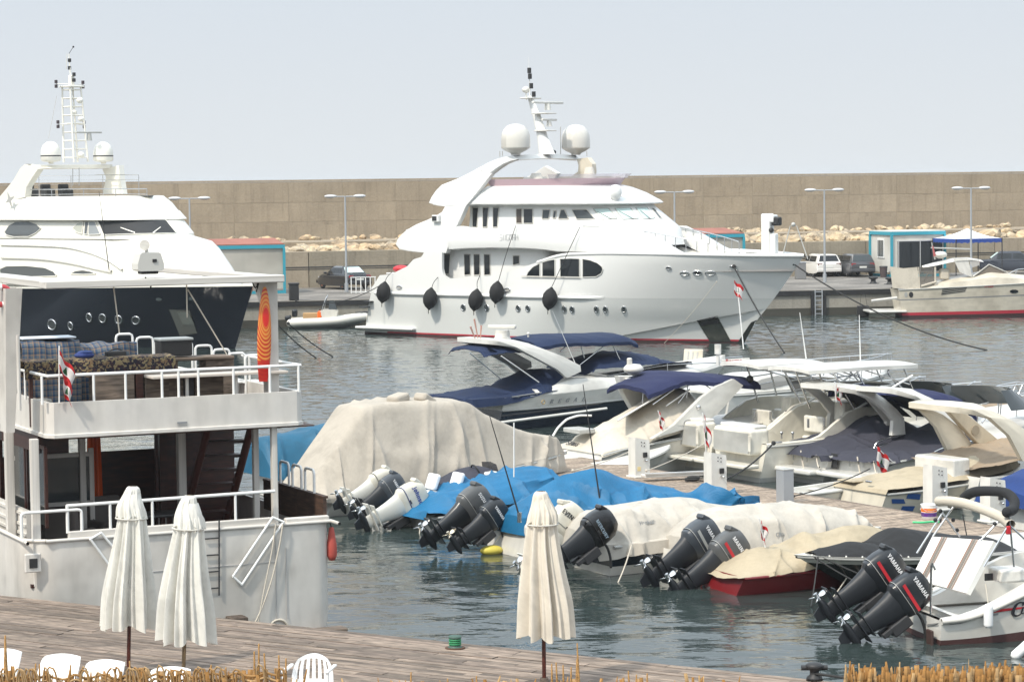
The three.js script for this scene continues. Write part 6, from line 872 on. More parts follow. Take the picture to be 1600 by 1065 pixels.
function textOn(TH, target, str, px, py, size, mat, f, italic = 0) { // letters laid on a wall of the thing at a pixel, reading along the wall
  scene.updateMatrixWorld(true); rayc.set(camera.position, rayDir(px, py)); for (const t of target.all) t.material.side = THREE.DoubleSide; const h = rayc.intersectObjects(target.all, false)[0]; if (!h) { console.log('no wall for', str); return; }
  const n = h.face.normal.clone().transformDirection(h.object.matrixWorld); if (n.dot(rayc.ray.direction) > 0) n.negate();
  const up = V(0, 1, 0).addScaledVector(n, -n.y).normalize(), rt = up.clone().cross(n), g = letters(str, size, .006, f || font); if (italic) { const p = g.attributes.position; for (let i = 0; i < p.count; i++) p.setX(i, p.getX(i) + italic * p.getY(i)); }
  const mt = new THREE.Matrix4().makeBasis(rt, up, n).setPosition(h.point.clone().addScaledVector(n, .015)); g.applyMatrix4(TH.matrixWorld.clone().invert().multiply(mt)); return mesh('lettering', [g], mat, TH);
}
// ================================================================= FLOATING DOCK AND ITS FITTINGS
const DK0 = WP(880, 742, .5), DKA = -60 * Math.PI / 180, DKU = V(Math.cos(DKA), 0, -Math.sin(DKA)), DKN = V(Math.sin(DKA) * -1, 0, -Math.cos(DKA)); // along (right, nearer); DKN to its far side
{
  const d = new THREE.Group(); d.name = 'floating_dock'; d.userData.kind = 'structure'; scene.add(d); onQ(d, DK0.clone().setY(0), DKA);
  const g = []; for (let i = 0; i < 170; i++) { const b = box(.136, .04, 2.5, -3 + i * .145, .48 + rr(-.003, .003), -1.1, 0), k = rr(.78, 1.15), n = b.attributes.position.count, a = new Float32Array(n * 3).fill(k); b.setAttribute('color', new THREE.BufferAttribute(a, 3)); g.push(uvm(b)); }
  stuff(mesh('plank', g, std([.64, .56, .48], .85, { map: T.wood, vertexColors: true }), d));
  mesh('edge_beam', [box(24.7, .16, .1, 9.2, .42, .2)], M.teakG, d); mesh('edge_beam', [box(24.7, .16, .1, 9.2, .42, -2.4)], M.teakG, d);
  for (let i = 0; i < 6; i++) mesh('float', [rbox(2.6, .5, 2.2, .08, -1.5 + i * 4.4, .14, -1.1)], M.ltgrey, d);
}
{
  const ped = (px, py, h, lab, o = {}) => {
    const P = thing('power_pedestal', lab, 'pedestal', WP(px, py, .5), .5, 'power pedestals on the floating dock'), w = .2;
    mesh('housing', [loft([[0, 1], [h - .16, 1], [h - .02, .96]].map(([y, k]) => [V(-w * k, y, w * .8 * k), V(w * k, y + (y > .3 ? -.08 : 0), w * .8 * k), V(w * k, y + (y > .3 ? -.08 : 0), -w * .8 * k), V(-w * k, y, -w * .8 * k), V(-w * k, y, w * .8 * k)]), { crease: .3, cap1: true }), rbox(.5, .05, .42, .02, 0, .02, 0)], M.white, P);
    mesh('socket', [rbox(.11, .12, .05, .015, .06, h * .55, w * .8 + .02)], M.blackMat, P); mesh('tap', [bar(V(.05, h * .42, w * .8), V(.05, h * .42, w * .8 + .09), .02), sph(.03, .05, h * .42, w * .8 + .1)], M.steel, P);
    for (const [a, b] of [[-.03, .86], [.05, .84], [-.03, .78], [.05, .76]]) mesh('screw', [sph(.014, a, h * b, w * .8 + .005)], M.dark, P);
    if (o.sticker) mesh('sticker', [box(.09, .1, .006, -.1, h * .22, w * .8 + .004)], std([.75, .6, .3], .6), P);
  };
  ped(999, 745, .98, 'white power pedestal standing left of the cream boat with the flag', { sticker: true }); ped(1118, 772, .98, 'white power pedestal in front of the second cream boat, under the red and white flag');
  ped(1462, 797, 1.0, 'white power pedestal beside the paint bucket and blue chequered boat', { sticker: true }); ped(1552, 815, .95, 'white power pedestal half hidden behind the rolled black canopy');
  const gp = thing('mooring_post', 'square grey metal post at the dock edge below the navy covered boat', 'post', WP(1227, 785, .5), .5); mesh('post_body', [rbox(.28, .72, .28, .015, 0, .36, 0)], M.galv, gp); mesh('cap', [rbox(.3, .03, .3, .01, 0, .73, 0)], M.ltgrey, gp);
  const bk = thing('paint_bucket', 'white bucket with orange and purple label standing on the dock', 'bucket', WP(1452, 810, .5), 0); mesh('pail', [lathe([[0, 0], [.15, 0], [.165, .28], [.175, .29], [.175, .3], [.0, .3]], 0, 0, 0, 24)], M.plastic, bk); const lt = tex(128, (u, v) => { const m = Math.sin(u * 40) * Math.sin(v * 9 + u * 7); return v > .55 ? [.9, .45 + .1 * m, .12] : v > .48 ? [.95, .93, .9] : [.35, .2 + .1 * m, .5]; }); mesh('label_print', [new THREE.CylinderGeometry(.1665, .156, .17, 24, 1, true).translate(0, .14, 0)], std([1, 1, 1], .5, { map: lt }), bk); mesh('handle', [pipe([V(-.17, .27, 0), V(-.1, .19, .17), V(.1, .19, .17), V(.17, .27, 0)], .006, 20, 5)], M.steel, bk);
  const hs = thing('green_hose', 'short green hose lying on the dock by the bucket', 'hose', WP(1442, 817, .52), 0); mesh('hose_body', [pipe([V(-.2, .02, 0), V(0, .02, .05), V(.2, .02, -.03), V(.34, .02, .02)], .022, 24, 6)], std([.05, .5, .2], .5), hs); mesh('nozzle', [cyl(.02, .03, .08, .36, .01, .02)], M.dark, hs);
  const rp = thing('rope_coil', 'dark rope coil on the dock between the two white pedestals', 'rope', WP(1080, 752, .51), 0); mesh('coil', [0, 1, 2].map(i => new THREE.TorusGeometry(.13 + .03 * (i % 2), .022, 6, 24).rotateX(Math.PI / 2).translate(.03 * i, .03 + .035 * i, 0))  , M.ropeD, rp); mesh('tail', [pipe([V(.15, .02, 0), V(.4, .02, .1), V(.6, .02, -.1), V(.9, .02, .05)], .016, 20, 5)], M.ropeD, rp);
  const gb = thing('gangplank', 'white folded gangplank lying on the dock by the first pedestal', 'gangplank', WP(1052, 748, .52), .28); mesh('plank_board', [rbox(1.5, .07, .32, .02, 0, .1, 0)], M.white, gb); mesh('side_rail', [rbox(1.5, .05, .04, .01, 0, .16, .17)], M.alu, gb);
  for (const [a, b, lab] of [[905, 748, 'knotted dark mooring lines at the left end of the dock'], [1240, 792, 'white boat gear tangled on the dock edge below the grey post']]) { const k = thing('mooring_lines', lab, 'ropes', WP(a, b, .52), 0); for (let i = 0; i < 4; i++) mesh('line', [pipe([V(rr(-.4, 0), .02, rr(-.2, .2)), V(rr(-.3, .2), .05, rr(-.2, .2)), V(rr(-.1, .4), .03, rr(-.2, .2)), V(rr(.1, .5), .02, rr(-.2, .2))], .016, 20, 5)], [M.ropeD, M.ropeW][i % 2], k); }
  const td = boat('dinghy', 'small low white dinghy alongside the dock below the navy covered boats', 1236, 797, 30); hullB(td, { L: 2.5, B: 1.1, fs: .42, fb: .55, rake: .4, bands: [[0, 1, 'hull', M.white2]], open: true, c1: .75, fy: .2 }); mesh('thwart', [rbox(.25, .04, .9, .01, .9, .4, 0)], M.white, td);
}
// ================================================================= BACK ROW: sterns to the dock
const Rpts = (TH, pts, z = 0) => { const r = ridge(TH, pts, z); return r; };
{ // blue tarpaulin boat behind the tour boat
  const b = boat('covered_boat', 'boat under a dark blue tarpaulin, half hidden behind the tour boat posts', 425, 775, 30); hullB(b, { L: 4.9, B: 2.3, fs: .7, fb: .9, bands: [[0, 1, 'hull', M.white]], deck: false });
  cover(b, 'tarpaulin', M.tarpTeal, { ridge: Rpts(b, [[398, 700], [402, 682], [440, 677], [480, 668], [522, 658], [560, 655], [620, 668], [690, 690]]), e: 2.2, amp: .08, sd: 4, folds: 50, end1: true, ye: () => .55 });
  for (const [px, py, z, i] of [[440, 735, .35, 0], [452, 748, -.35, 1]]) outboard(b, px, py, z * -1, 12, 1.15, M.engBlack, M.leg, 'SUZUKI', { vert: false, tm: i ? M.inkW : M.inkR, line: M.dark });
}
{ // big boat under a stone-coloured cover
  const b = boat('covered_boat', 'large boat completely wrapped in a stone coloured canvas cover', 487, 800, 30); hullB(b, { L: 6.9, B: 2.5, fs: .34, fb: 1.0, sp: .7, bands: [[0, 1, 'hull', M.white2]], deck: false });
  cover(b, 'canvas_cover', M.tarpTan, { ridge: Rpts(b, [[452, 781], [464, 762], [478, 735], [500, 700], [522, 668], [546, 633], [566, 629], [590, 626], [615, 623], [680, 621], [706, 621], [719, 627], [737, 641], [764, 653], [798, 668], [835, 678], [867, 682], [876, 704]]), sec: [[0, 0, 1], [.28, .5, .985], [.36, .58, .93], [.8, .97, .22], [.86, 1.0, .14], [1, 1.0, 0]], amp: .07, sd: 2.3, n: 300, m: 60, slant: 1.5, lean: -.35, folds: 46, horiz: 12, ye: t => lerp(.35, .6, t), hb: t => b.P(t, .86).z + .1, endY: .35 });
  for (const [px, py, z, rz] of [[622, 626, .25, .2], [664, 628, .35, -.5]]) { const p = LZ(b, px, py, z); mesh('cover_bump', [rbox(.44, .2, .4, .07, p.x, p.y + .06, z, .3, rz)], M.tarpTan, b); }
}
{ // express cruiser, navy hull, white deck
  const b = boat('express_cruiser', 'white and navy express cruiser with dark blue canopies and big arch', 752, 668, 34), Z = (x, y, z = 0) => LZ(b, x, y, z); hullB(b, { L: 9.6, B: 2.9, fs: 1.0, fb: 1.5, rake: 1.4, bands: [[0, .60, 'hull_side', M.navyReg], [.60, 1, 'topside', M.white]], dm: M.white2, rv: .6, camber: .3, dk0: .3 });
  mesh('hull_bar', [pipe([[782, 660], [850, 651], [948, 638]].map(([x, y]) => Z(x, y, 1.42)), .045, 30, 8)], M.white, b);
  // deck moulding rising to the windscreen
  const dk = Rpts(b, [[800, 617], [830, 603], [855, 592], [900, 590], [960, 592], [1000, 590], [1060, 592]]); const rows = []; for (let i = 0; i <= 40; i++) { const x = lerp(dk[0][0], b.L * .97, i / 40), t = x / b.L, z = b.P(t, 1).z, y0 = b.sh(t), y1 = Math.max(y0 + .06, lin(dk, x)) + .12; rows.push([V(x, y0 - .02, z), V(x, lerp(y0, y1, .5), z - .05), V(x, lerp(y0, y1, .9), z - .16), V(x, y1, z - .36), V(x, y1 + .04, 0), V(x, y1, -z + .36), V(x, lerp(y0, y1, .9), -z + .16), V(x, y0 - .02, -z)]); }
  const deckM = mesh('cabin_top', [loft(rows, { crease: .6, cap0: true })], M.white, b); mesh('deck_groove', [pipe([[800, 620], [860, 612], [960, 607]].map(([x, y]) => Z(x, y, 1.36)), .02, 30, 6)], M.grey, b);
  'REGAL'.split('').forEach((c, i) => textOn(b, { all: b.children.filter(c => c.isMesh) }, c, 862 + i * 12.4, 626.6 - i * .9, .13, M.inkG, fontSerif, .3)); mesh('logo', [new THREE.TorusGeometry(.06, .015, 6, 16).translate(Z(849, 628, 1.46).x, Z(849, 628, 1.46).y, 1.46)], std([.5, .35, .15], .4, { metalness: .6 }), b);
  cover(b, 'cockpit_cover', M.canNavy, { ridge: Rpts(b, [[700, 619], [722, 612], [737, 607.5], [766, 604], [787, 602], [811, 586], [840, 576], [870, 576]]), e: 2.6, amp: .04, sd: 7, hb: () => 1.38, ye: t => lerp(.8, 1.15, clamp(t * 5)) , endY: .7 });
  cover(b, 'bow_cover', M.canNavy, { ridge: Rpts(b, [[893, 588], [903, 562], [930, 553], [970, 549], [997, 552], [1021, 561], [1055, 572]]), e: 3, amp: .03, sd: 9, flat: .2, hb: t => 1.3 * (1 - Math.max(0, t - .5) * 1.2), ye: () => 1.72, end0: true, end1: true, endY: 1.6 });
  // arch: near leg and top
  const A = [[884, 590, 906, 580, 1.34], [869, 577, 905, 571, 1.34], [835, 559, 878, 557, 1.3], [804, 543, 850, 547, 1.22], [778, 536, 824, 539, 1.12], [762, 534, 802, 534, .85]].map(([a, c, d, e, z]) => { const p = Z(a, c, z), q = Z(d, e, z); return [p.x, p.y, q.x, q.y, z]; }); arch(b, 'radar_arch', A, M.white, .14);
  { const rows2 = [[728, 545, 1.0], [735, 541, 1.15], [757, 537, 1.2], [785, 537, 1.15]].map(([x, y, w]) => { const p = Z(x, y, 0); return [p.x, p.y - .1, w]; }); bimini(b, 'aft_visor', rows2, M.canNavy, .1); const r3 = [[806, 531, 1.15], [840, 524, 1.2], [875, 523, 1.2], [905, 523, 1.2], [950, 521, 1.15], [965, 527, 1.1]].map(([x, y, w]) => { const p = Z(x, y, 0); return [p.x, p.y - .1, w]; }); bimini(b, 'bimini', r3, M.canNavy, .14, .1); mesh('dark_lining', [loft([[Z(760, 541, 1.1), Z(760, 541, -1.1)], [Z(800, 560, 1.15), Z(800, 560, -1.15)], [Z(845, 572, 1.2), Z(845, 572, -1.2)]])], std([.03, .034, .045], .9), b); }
  for (const [a, c, d, e, z] of [[734, 551, 783, 592, 1.1], [783, 556, 842, 597, 1.2], [908, 541, 913, 559, 1.0], [956, 535, 969, 563, 1.0], [953, 533, 906, 570, 1.0], [876, 549, 884, 541, 1.0]]) mesh('canopy_pole', [bar(Z(a, c, z), Z(d, e, z), .02)], a === 783 ? M.whiteRail : M.steel, b);
  { const p = Z(785, 533, 0); mesh('radar_scanner', [rbox(.14, .12, .95, .04, p.x, p.y + .45, 0, .5), cyl(.24, .22, .22, p.x, p.y + .12, 0), cyl(.3, .24, .14, p.x, p.y, 0)], M.white2, b); mesh('anchor_light', [cyl(.03, .03, .2, p.x + .9, p.y, .1), sph(.05, p.x + .9, p.y + .2, .1)], M.white, b); for (const [a, c, d, e] of [[741, 498, 748, 535], [735, 510, 744, 533], [752, 508, 750, 535]]) mesh('furled_flag', [bar(Z(a, c), Z(d, e), .03, 6, .012)], std([.45, .25, .2], .8), b); }
  mesh('whip_antenna', [bar(Z(899, 568, 1.3), Z(863, 485, 1.3), .014, 6, .006)], M.whiteRail, b);
  const pts = [[985, 579], [1010, 573], [1060, 566], [1120, 560], [1160, 557]].map(([x, y]) => Z(x, y, -.9)); rail(b, pts, .02, M.steel, 'bow_rail', pts.slice(1).map(p => [p, V(p.x, p.y - .6, p.z)])); const pt2 = [[905, 598], [960, 585], [1043, 570], [1130, 566]].map(([x, y]) => Z(x, y, .9)); rail(b, pt2, .022, M.steel, 'bow_rail', [[Z(1043, 566, .9), Z(1043, 606, .9)]]);
  const ch = thing('deck_chair', 'cream plastic chair standing on the cruiser foredeck', 'chair', b.localToWorld(Z(1078, 579, -.2)), -.5); ch.scale.setScalar(1.35); mesh('backrest', [rbox(.5, .42, .05, .02, 0, .3, -.2, 0, 0, -.2)], M.cream, ch); for (const x of [-.12, 0, .12]) mesh('back_slot', [box(.05, .26, .056, x, .31, -.2, 0, 0, -.2)], M.ltgrey, ch); mesh('seat', [rbox(.5, .05, .5, .02, 0, .06, .05)], M.cream, ch);
}
{ // white sport boat with beige cover
  const b = boat('sport_boat', 'white sport boat with cream cockpit cover and navy bimini', 905, 740, 30), Z = (x, y, z = 0) => LZ(b, x, y, z); hullB(b, { L: 8.2, B: 2.6, fs: .6, fb: 1.35, sp: .7, dk0: .36, rake: 1.2, bands: [[0, .25, 'hull_side', M.white], [.25, 1, 'hull_side', M.white]], dm: M.white, fl: .1 });
  cover(b, 'cockpit_cover', M.tarpCream, { ridge: Rpts(b, [[905, 702], [912, 697], [931, 676], [967, 656], [992, 640], [1020, 622], [1042, 609], [1062, 606]]), e: 2.4, amp: .035, sd: 11, hb: () => 1.22, ye: t => lerp(.55, 1.2, clamp(t * 2.6)), end1: true, endY: .6 });
  const s1 = [[1018, 685, 1082, 666, 1.32], [1052, 664, 1093, 664, 1.34], [1095, 621, 1120, 646, 1.3], [1120, 603, 1142, 622, 1.24], [1146, 592, 1160, 602, 1.1]].map(([a, c, d, e, z]) => { const p = Z(a, c, z), q = Z(d, e, z); return [p, q, z]; });
  mesh('arch_side', [loft(s1.map(([p, q, z]) => [p, V(p.x, p.y, z + .05), V(q.x, q.y, z + .05), q, V(q.x, q.y, z - .1), V(p.x, p.y, z - .1), p]), { crease: .4, cap0: true, cap1: true })], M.white, b);
  { const q = [[965, 588], [1010, 588], [1003, 600], [1012, 636], [988, 640], [972, 612]].map(([a, c]) => Z(a, c, -1.0)); mesh('arch_side', [extr(q.map(p => [p.x, p.y]), .16, .03).translate(0, 0, -1.1)], M.white, b); }
  mesh('arch_wing', [rbox(.9, .06, 1.0, .03, Z(1005, 591, -.7).x, Z(1005, 591, -.7).y, -.7)], M.white, b);
  mesh('speaker', [new THREE.CylinderGeometry(.11, .11, .02, 20).scale(1.3, 1, .8).rotateX(Math.PI / 2).translate(Z(1076, 661, 1.4).x, Z(1076, 661, 1.4).y, 1.39)], M.grey, b); mesh('lamp', [sph(.07, Z(1092, 636, 1.4).x, Z(1092, 636, 1.4).y, 1.38)], M.steel, b); mesh('horn', [sph(.1, Z(1172, 592, .9).x, Z(1172, 592, .9).y, .9)], M.blackMat, b);
  bimini(b, 'bimini', [[990, 603, 1.0], [1024, 588, 1.1], [1045, 580, 1.15], [1085, 582, 1.15], [1116, 584, 1.1], [1165, 589, 1.0]].map(([x, y, w]) => { const p = Z(x, y, .3); return [p.x, p.y - .1, w]; }), M.canNavy2, .1, .1);
  for (const [a, c, d, e, z] of [[1006, 606, 1004, 630, .6], [1056, 606, 1020, 632, 1.0], [1073, 612, 1060, 630, .9], [1075, 600, 1073, 622, .9], [1100, 600, 1115, 610, .8]]) mesh('canopy_pole', [bar(Z(a, c, z), Z(d, e, z), .016)], M.steel, b);
  mesh('windscreen', [loft([[Z(965, 656, .9), Z(990, 636, -.9)], [Z(1046, 608, .85), Z(1068, 606, -.85)]])], std([.55, .5, .42], .3), b); mesh('windscreen_frame', [bar(Z(965, 657, .92), Z(1046, 608, .88), .025), bar(Z(1041, 634, .92), Z(1078, 608, .88), .02)], M.white, b);
  { const p = Z(990, 587, -.6); mesh('radar_dome', [lathe([[0, .2], [.18, .18], [.26, .1], [.27, .02], [.2, -.03], [.1, -.08]], p.x, p.y + .12, p.z), rbox(.14, .24, .1, .04, p.x - .12, p.y + .36, p.z)], M.white2, b); }
  textOn(b, { all: b.children.filter(c => c.isMesh) }, 'Seuss', 896, 693, .16, M.ink, fontSerif, .25); rail(b, [[864, 681], [872, 668], [886, 655], [905, 649], [924, 649]].map(([x, y]) => Z(x, y, -1.2)), .03, M.whiteRail, 'stern_rail'); mesh('stern_locker', [rbox(.5, .12, .8, .03, Z(905, 672, -.4).x, Z(905, 672, -.4).y, -.4)], M.ltgrey, b);
  mesh('swim_platform', [rbox(1.0, .14, 2.2, .06, -.5, .42, 0)], M.white, b);
  const fl = flag('flag', 'small red and white flag on the sport boat beside the first pedestal', b.localToWorld(Z(1040, 678, 1.3)), .5, [-.22, .62, 0], .16, .3, [-.2, .58, 0], .9, .6);
  const ww = thing('tender', 'upturned white tender bow resting beside the sport boat stern', 'boat', WP(905, 752, 0), .38); ww.position.copy(WP(900, 757, 0)); hullB(ww, { L: 2.6, B: 1.1, fs: .4, fb: .8, rake: .7, bands: [[0, 1, 'hull', M.white2]] });
}
function fisher(px, py, lab, o) { // open walk-around with tall top
  const b = boat('fishing_boat', lab, px, py, 30, 'cream fishing boats with hard tops'), Z = (x, y, z = 0) => LZ(b, x, y, z); hullB(b, { L: 7.6, B: 2.5, fs: .95, fb: 1.45, rake: 1.1, bands: [[0, .12, 'hull_side', M.ltgrey], [.12, 1, 'hull_side', M.creamW]], dm: M.creamW, open: true, c1: .6, fy: .55, floorM: M.creamW, gun: .2, fl: .08 });
  // transom locker, coaming that sweeps up, console, seats
  mesh('transom_box', [rbox(.62, .66, 1.62, .1, -.06, 1.0, .1)], M.creamW, b); mesh('box_seam', [box(.01, .5, 1.5, -.375, .98, .1)], M.ltgrey, b); for (const z of [-.5, .1, .7]) mesh('hatch_line', [rbox(.012, .4, .5, .004, -.372, .98, z)], M.creamW, b); mesh('cushion', [rbox(.4, .09, 1.5, .04, .02, 1.36, .1)], M.white, b); for (const z of [-.7, .9]) mesh('cleat', [bar(V(.25, 1.0, z * 1.25), V(.45, 1.0, z * 1.25), .02)], M.steel, b); for (let i = 0; i < 3; i++) mesh('rod_holder', cyl(.03, .03, .22, 1.3 + i * .5, 1.3, 1.08), M.steel, b); mesh('latch', [sph(.03, -.1, 1.34, .3)], M.steel, b);
  for (const s of [1, -1]) mesh('coaming', [loft(Array.from({ length: 11 }, (_, i) => { const t = i / 10, x = lerp(1.2, 5.6, t), y = .95 + .75 * sst(0, .38, t), z = s * (1.14 - .45 * Math.pow(t, 3)); return [V(x, .9, z), V(x, y, z), V(x, y + .02, z - s * .06), V(x, y, z - s * .12), V(x, .6, z - s * .12)]; }), { crease: .4, cap0: true })], M.creamW, b);
  mesh('side_deck', [loft(Array.from({ length: 11 }, (_, i) => { const x = lerp(4.4, 7.4, i / 10), w = Math.max(.05, b.P(x / 7.6, 1).z - .2), y = lerp(1.9, 1.5, i / 10); return [V(x, 1.2, w), V(x, y, w * .86), V(x, y + .08, 0), V(x, y, -w * .86), V(x, 1.2, -w)]; }), { crease: .6, cap0: true })], M.creamW, b);
  mesh('console', [rbox(.7, .85, .9, .08, 3.3, 1.0, .0), rbox(.16, .5, .8, .05, 3.62, 1.5, 0)], M.creamW, b); mesh('seat', [rbox(.45, .4, .8, .06, 2.4, .75, 0), rbox(.12, .42, .8, .05, 2.3, 1.25, 0)], M.creamW, b); mesh('seat', [rbox(.4, .5, .42, .06, 3.0, 1.55, .35)], M.creamW, b);
  for (const [x, z] of [[.9, .5], [1.1, .7]]) mesh('faucet', [bar(V(x, 1.0, z), V(x, 1.14, z), .02), sph(.04, x, 1.15, z)], M.steel, b);
  // windscreen
  mesh('windscreen', [loft(Array.from({ length: 13 }, (_, i) => { const a = (i / 12 - .5) * Math.PI, c = Math.cos(a), s = Math.sin(a); return [V(4.0 + 1.3 * c, 1.78, 1.0 * s), V(3.7 + .85 * c, 2.2, .9 * s)]; }))], std([.2, .2, .2], .08, { transmission: .5, thickness: 0 }), b);
  mesh('windscreen_frame', [pipe(Array.from({ length: 13 }, (_, i) => { const a = (i / 12 - .5) * Math.PI; return V(3.7 + .85 * Math.cos(a), 2.2, .9 * Math.sin(a)); }), .025, 40, 6)], M.alu, b);
  // top
  const pa = Z(o.px[0], o.px[2], 0), pb = Z(o.px[1], o.px[2], 0), y = pa.y * .5 + pb.y * .5, x0 = pa.x + .1, x1 = pb.x - .1; const tp = []; for (let i = 0; i <= 10; i++) { const t = i / 10, x = lerp(x0, x1, t), w = 1.0 * (1 - .12 * Math.pow(Math.abs(2 * t - 1), 6)), r = []; for (let j = 0; j <= 10; j++) { const s = j / 5 - 1; r.push(V(x, y + .05 * (1 - s * s) + .02 * (1 - Math.pow(2 * t - 1, 2)), -s * w)); } tp.push(r); } mesh('hard_top', slab(tp, .09), M.white, b);
  for (const s of [1, -1]) {
    const f1 = V(2.9, 1.55, s * 1.0), f2 = V(3.5, 1.7, s * 1.0), g1 = V(x0 + .75, y, s * .8), g2 = V(x0 + 1.55, y, s * .8);
    mesh('top_support', [pipe([f1, f1.clone().lerp(g1, .85), g1], .026, 14, 7), pipe([f2, f2.clone().lerp(g2, .85).add(V(-.05, 0, 0)), g2.clone().add(V(.05, 0, 0))], .026, 14, 7), ...[.4, .62, .82].map(k => bar(f1.clone().lerp(g1, k), f2.clone().lerp(g2, k), .018))], M.steel, b);
    mesh('top_support', [pipe([V(4.6, 2.0, s * .85), V(x1 - .9, y - .2, s * .8), V(x1 - .7, y, s * .75)], .022, 16, 7), bar(V(5.1, 1.9, s * .6), V(x1 - .3, y, s * .6), .02), bar(g2, V(4.7, 2.2, s * .85), .018)], M.steel, b);
    if (o.rod) mesh('outrigger', [bar(V(2.4, 1.5, s * 1.05), V(4.6, 2.45, s * 1.1), .03)], M.whiteRail, b);
  }
  const pts = Array.from({ length: 7 }, (_, i) => { const t = lerp(.55, 1, i / 6), p = b.P(t, 1); return V(p.x + .1, p.y + .62, p.z - .12); }); for (const s of [1, -1]) rail(b, pts.map(p => V(p.x, p.y, p.z * s)), .02, M.steel, 'bow_rail', pts.map(p => [V(p.x, p.y, p.z * s), V(p.x - .08, p.y - .6, p.z * s)]));
  mesh('swim_step', [rbox(.5, .1, 2.2, .04, -.45, .42, 0)], M.creamW, b);
  return b;
}
{
  const b1 = fisher(1078, 735, 'cream fishing boat with a hard top, nearer the first pedestal', { px: [1151, 1262, 566] }); textOn(b1, { all: b1.children.filter(c => c.isMesh) }, 'JIMMY', 1064, 706, .10, std([.45, .5, .55], .5), fontSerif, .2);
  const b2 = fisher(1158, 748, 'cream fishing boat with a long hard top, flag on its transom', { px: [1227, 1406, 571], rod: true });
  flag('flag', 'red and white flag hanging above the second pedestal on a fishing boat', WP(1104, 710, 1.0), .5, [-.1, 1.0, 0], .3, .42, [-.08, .95, 0], 1.5, 1);
  flag('flag', 'faded flag on the stern arch of the first navy covered cruiser', WP(1307, 628, 2.0), .5, [-.05, .5, 0], .26, .3, [-.02, .45, 0], 1.0, 2);
  mesh('brand_board', [rbox(.9, .2, .04, .02, 0, 0, 0)], M.white, b1).position.copy(LZ(b1, 1150, 566, -1.0)); { const t = letters('Rayma', .12, .006); t.translate(0, 0, .03); const m = mesh('lettering', [t], std([.35, .03, .03], .5), b1); m.position.copy(LZ(b1, 1146, 565, -.98)); }
  for (const [x0, y0, x1, y1, z] of [[1345, 570, 1343, 492, 0], [1260, 560, 1250, 488, 0]]) mesh('whip_antenna', [bar(LZ(b2, x0, y0, z), LZ(b2, x1, y1, z), .018, 6, .008)], M.whiteRail, b2);
  { const p = LZ(b1, 1122, 553, -1.2); mesh('anchor_light', [cyl(.05, .05, .5, p.x, p.y - .3, p.z), cyl(.09, .09, .26, p.x, p.y, p.z)], M.white, b1); mesh('flag_pole', [bar(LZ(b1, 1162, 545, -.5), LZ(b1, 1153, 452, -.5), .016)], M.whiteRail, b1); }
  flag('flag', 'small red and white pennant flying high in front of the superyacht bow', b1.localToWorld(LZ(b1, 1152, 438, -.5)), 0, null, .28, .34, [-.08, .0, 0], .7, 2);
}
{
  const b = boat('express_cruiser', 'white cruiser with long grey windscreen lying behind the cream fishing boats', 1110, 668, 30), Z = (x, y, z = 0) => LZ(b, x, y, z); hullB(b, { L: 6.8, B: 2.4, fs: 1.1, fb: 1.35, rake: 1.1, bands: [[0, .2, 'hull_side', M.ltgrey], [.2, 1, 'hull_side', M.white]], dm: M.white, camber: .2 });
  const dk = ridge(b, [[1085, 612], [1130, 592], [1170, 582], [1215, 581], [1260, 590], [1320, 604], [1400, 618]]), rows = []; for (let i = 0; i <= 40; i++) { const x = lerp(dk[0][0], 6.2, i / 40), t = clamp(x / b.L), z = b.P(t, 1).z * .94, y0 = b.sh(t), y1 = Math.max(y0 + .05, lin(dk, x)); rows.push([V(x, y0, z), V(x, lerp(y0, y1, .55), z - .06), V(x, lerp(y0, y1, .92), z - .2), V(x, y1, z * .45), V(x, y1 + .03, 0), V(x, y1, -z * .45), V(x, lerp(y0, y1, .92), -z + .2), V(x, y0, -z)]); }
  const top = mesh('cabin_top', [loft(rows, { crease: .6, cap0: true })], M.white, b), g = patch({ all: b.children.filter(c => c.isMesh), parent: b }, [[1168, 604], [1190, 593], [1215, 587], [1245, 590], [1250, 596], [1225, 602], [1195, 608]], .02); if (g) mesh('windscreen', [g], std([.22, .215, .20], .15), b);
  for (const s of [1, -1]) { const pts = Array.from({ length: 7 }, (_, i) => { const t = lerp(.5, 1, i / 6), p = b.P(t, 1); return V(p.x + .1, p.y + .6, (p.z - .1) * s); }); rail(b, pts, .02, M.steel, 'bow_rail', pts.map(q => [q, V(q.x - .06, q.y - .58, q.z)])); }
}
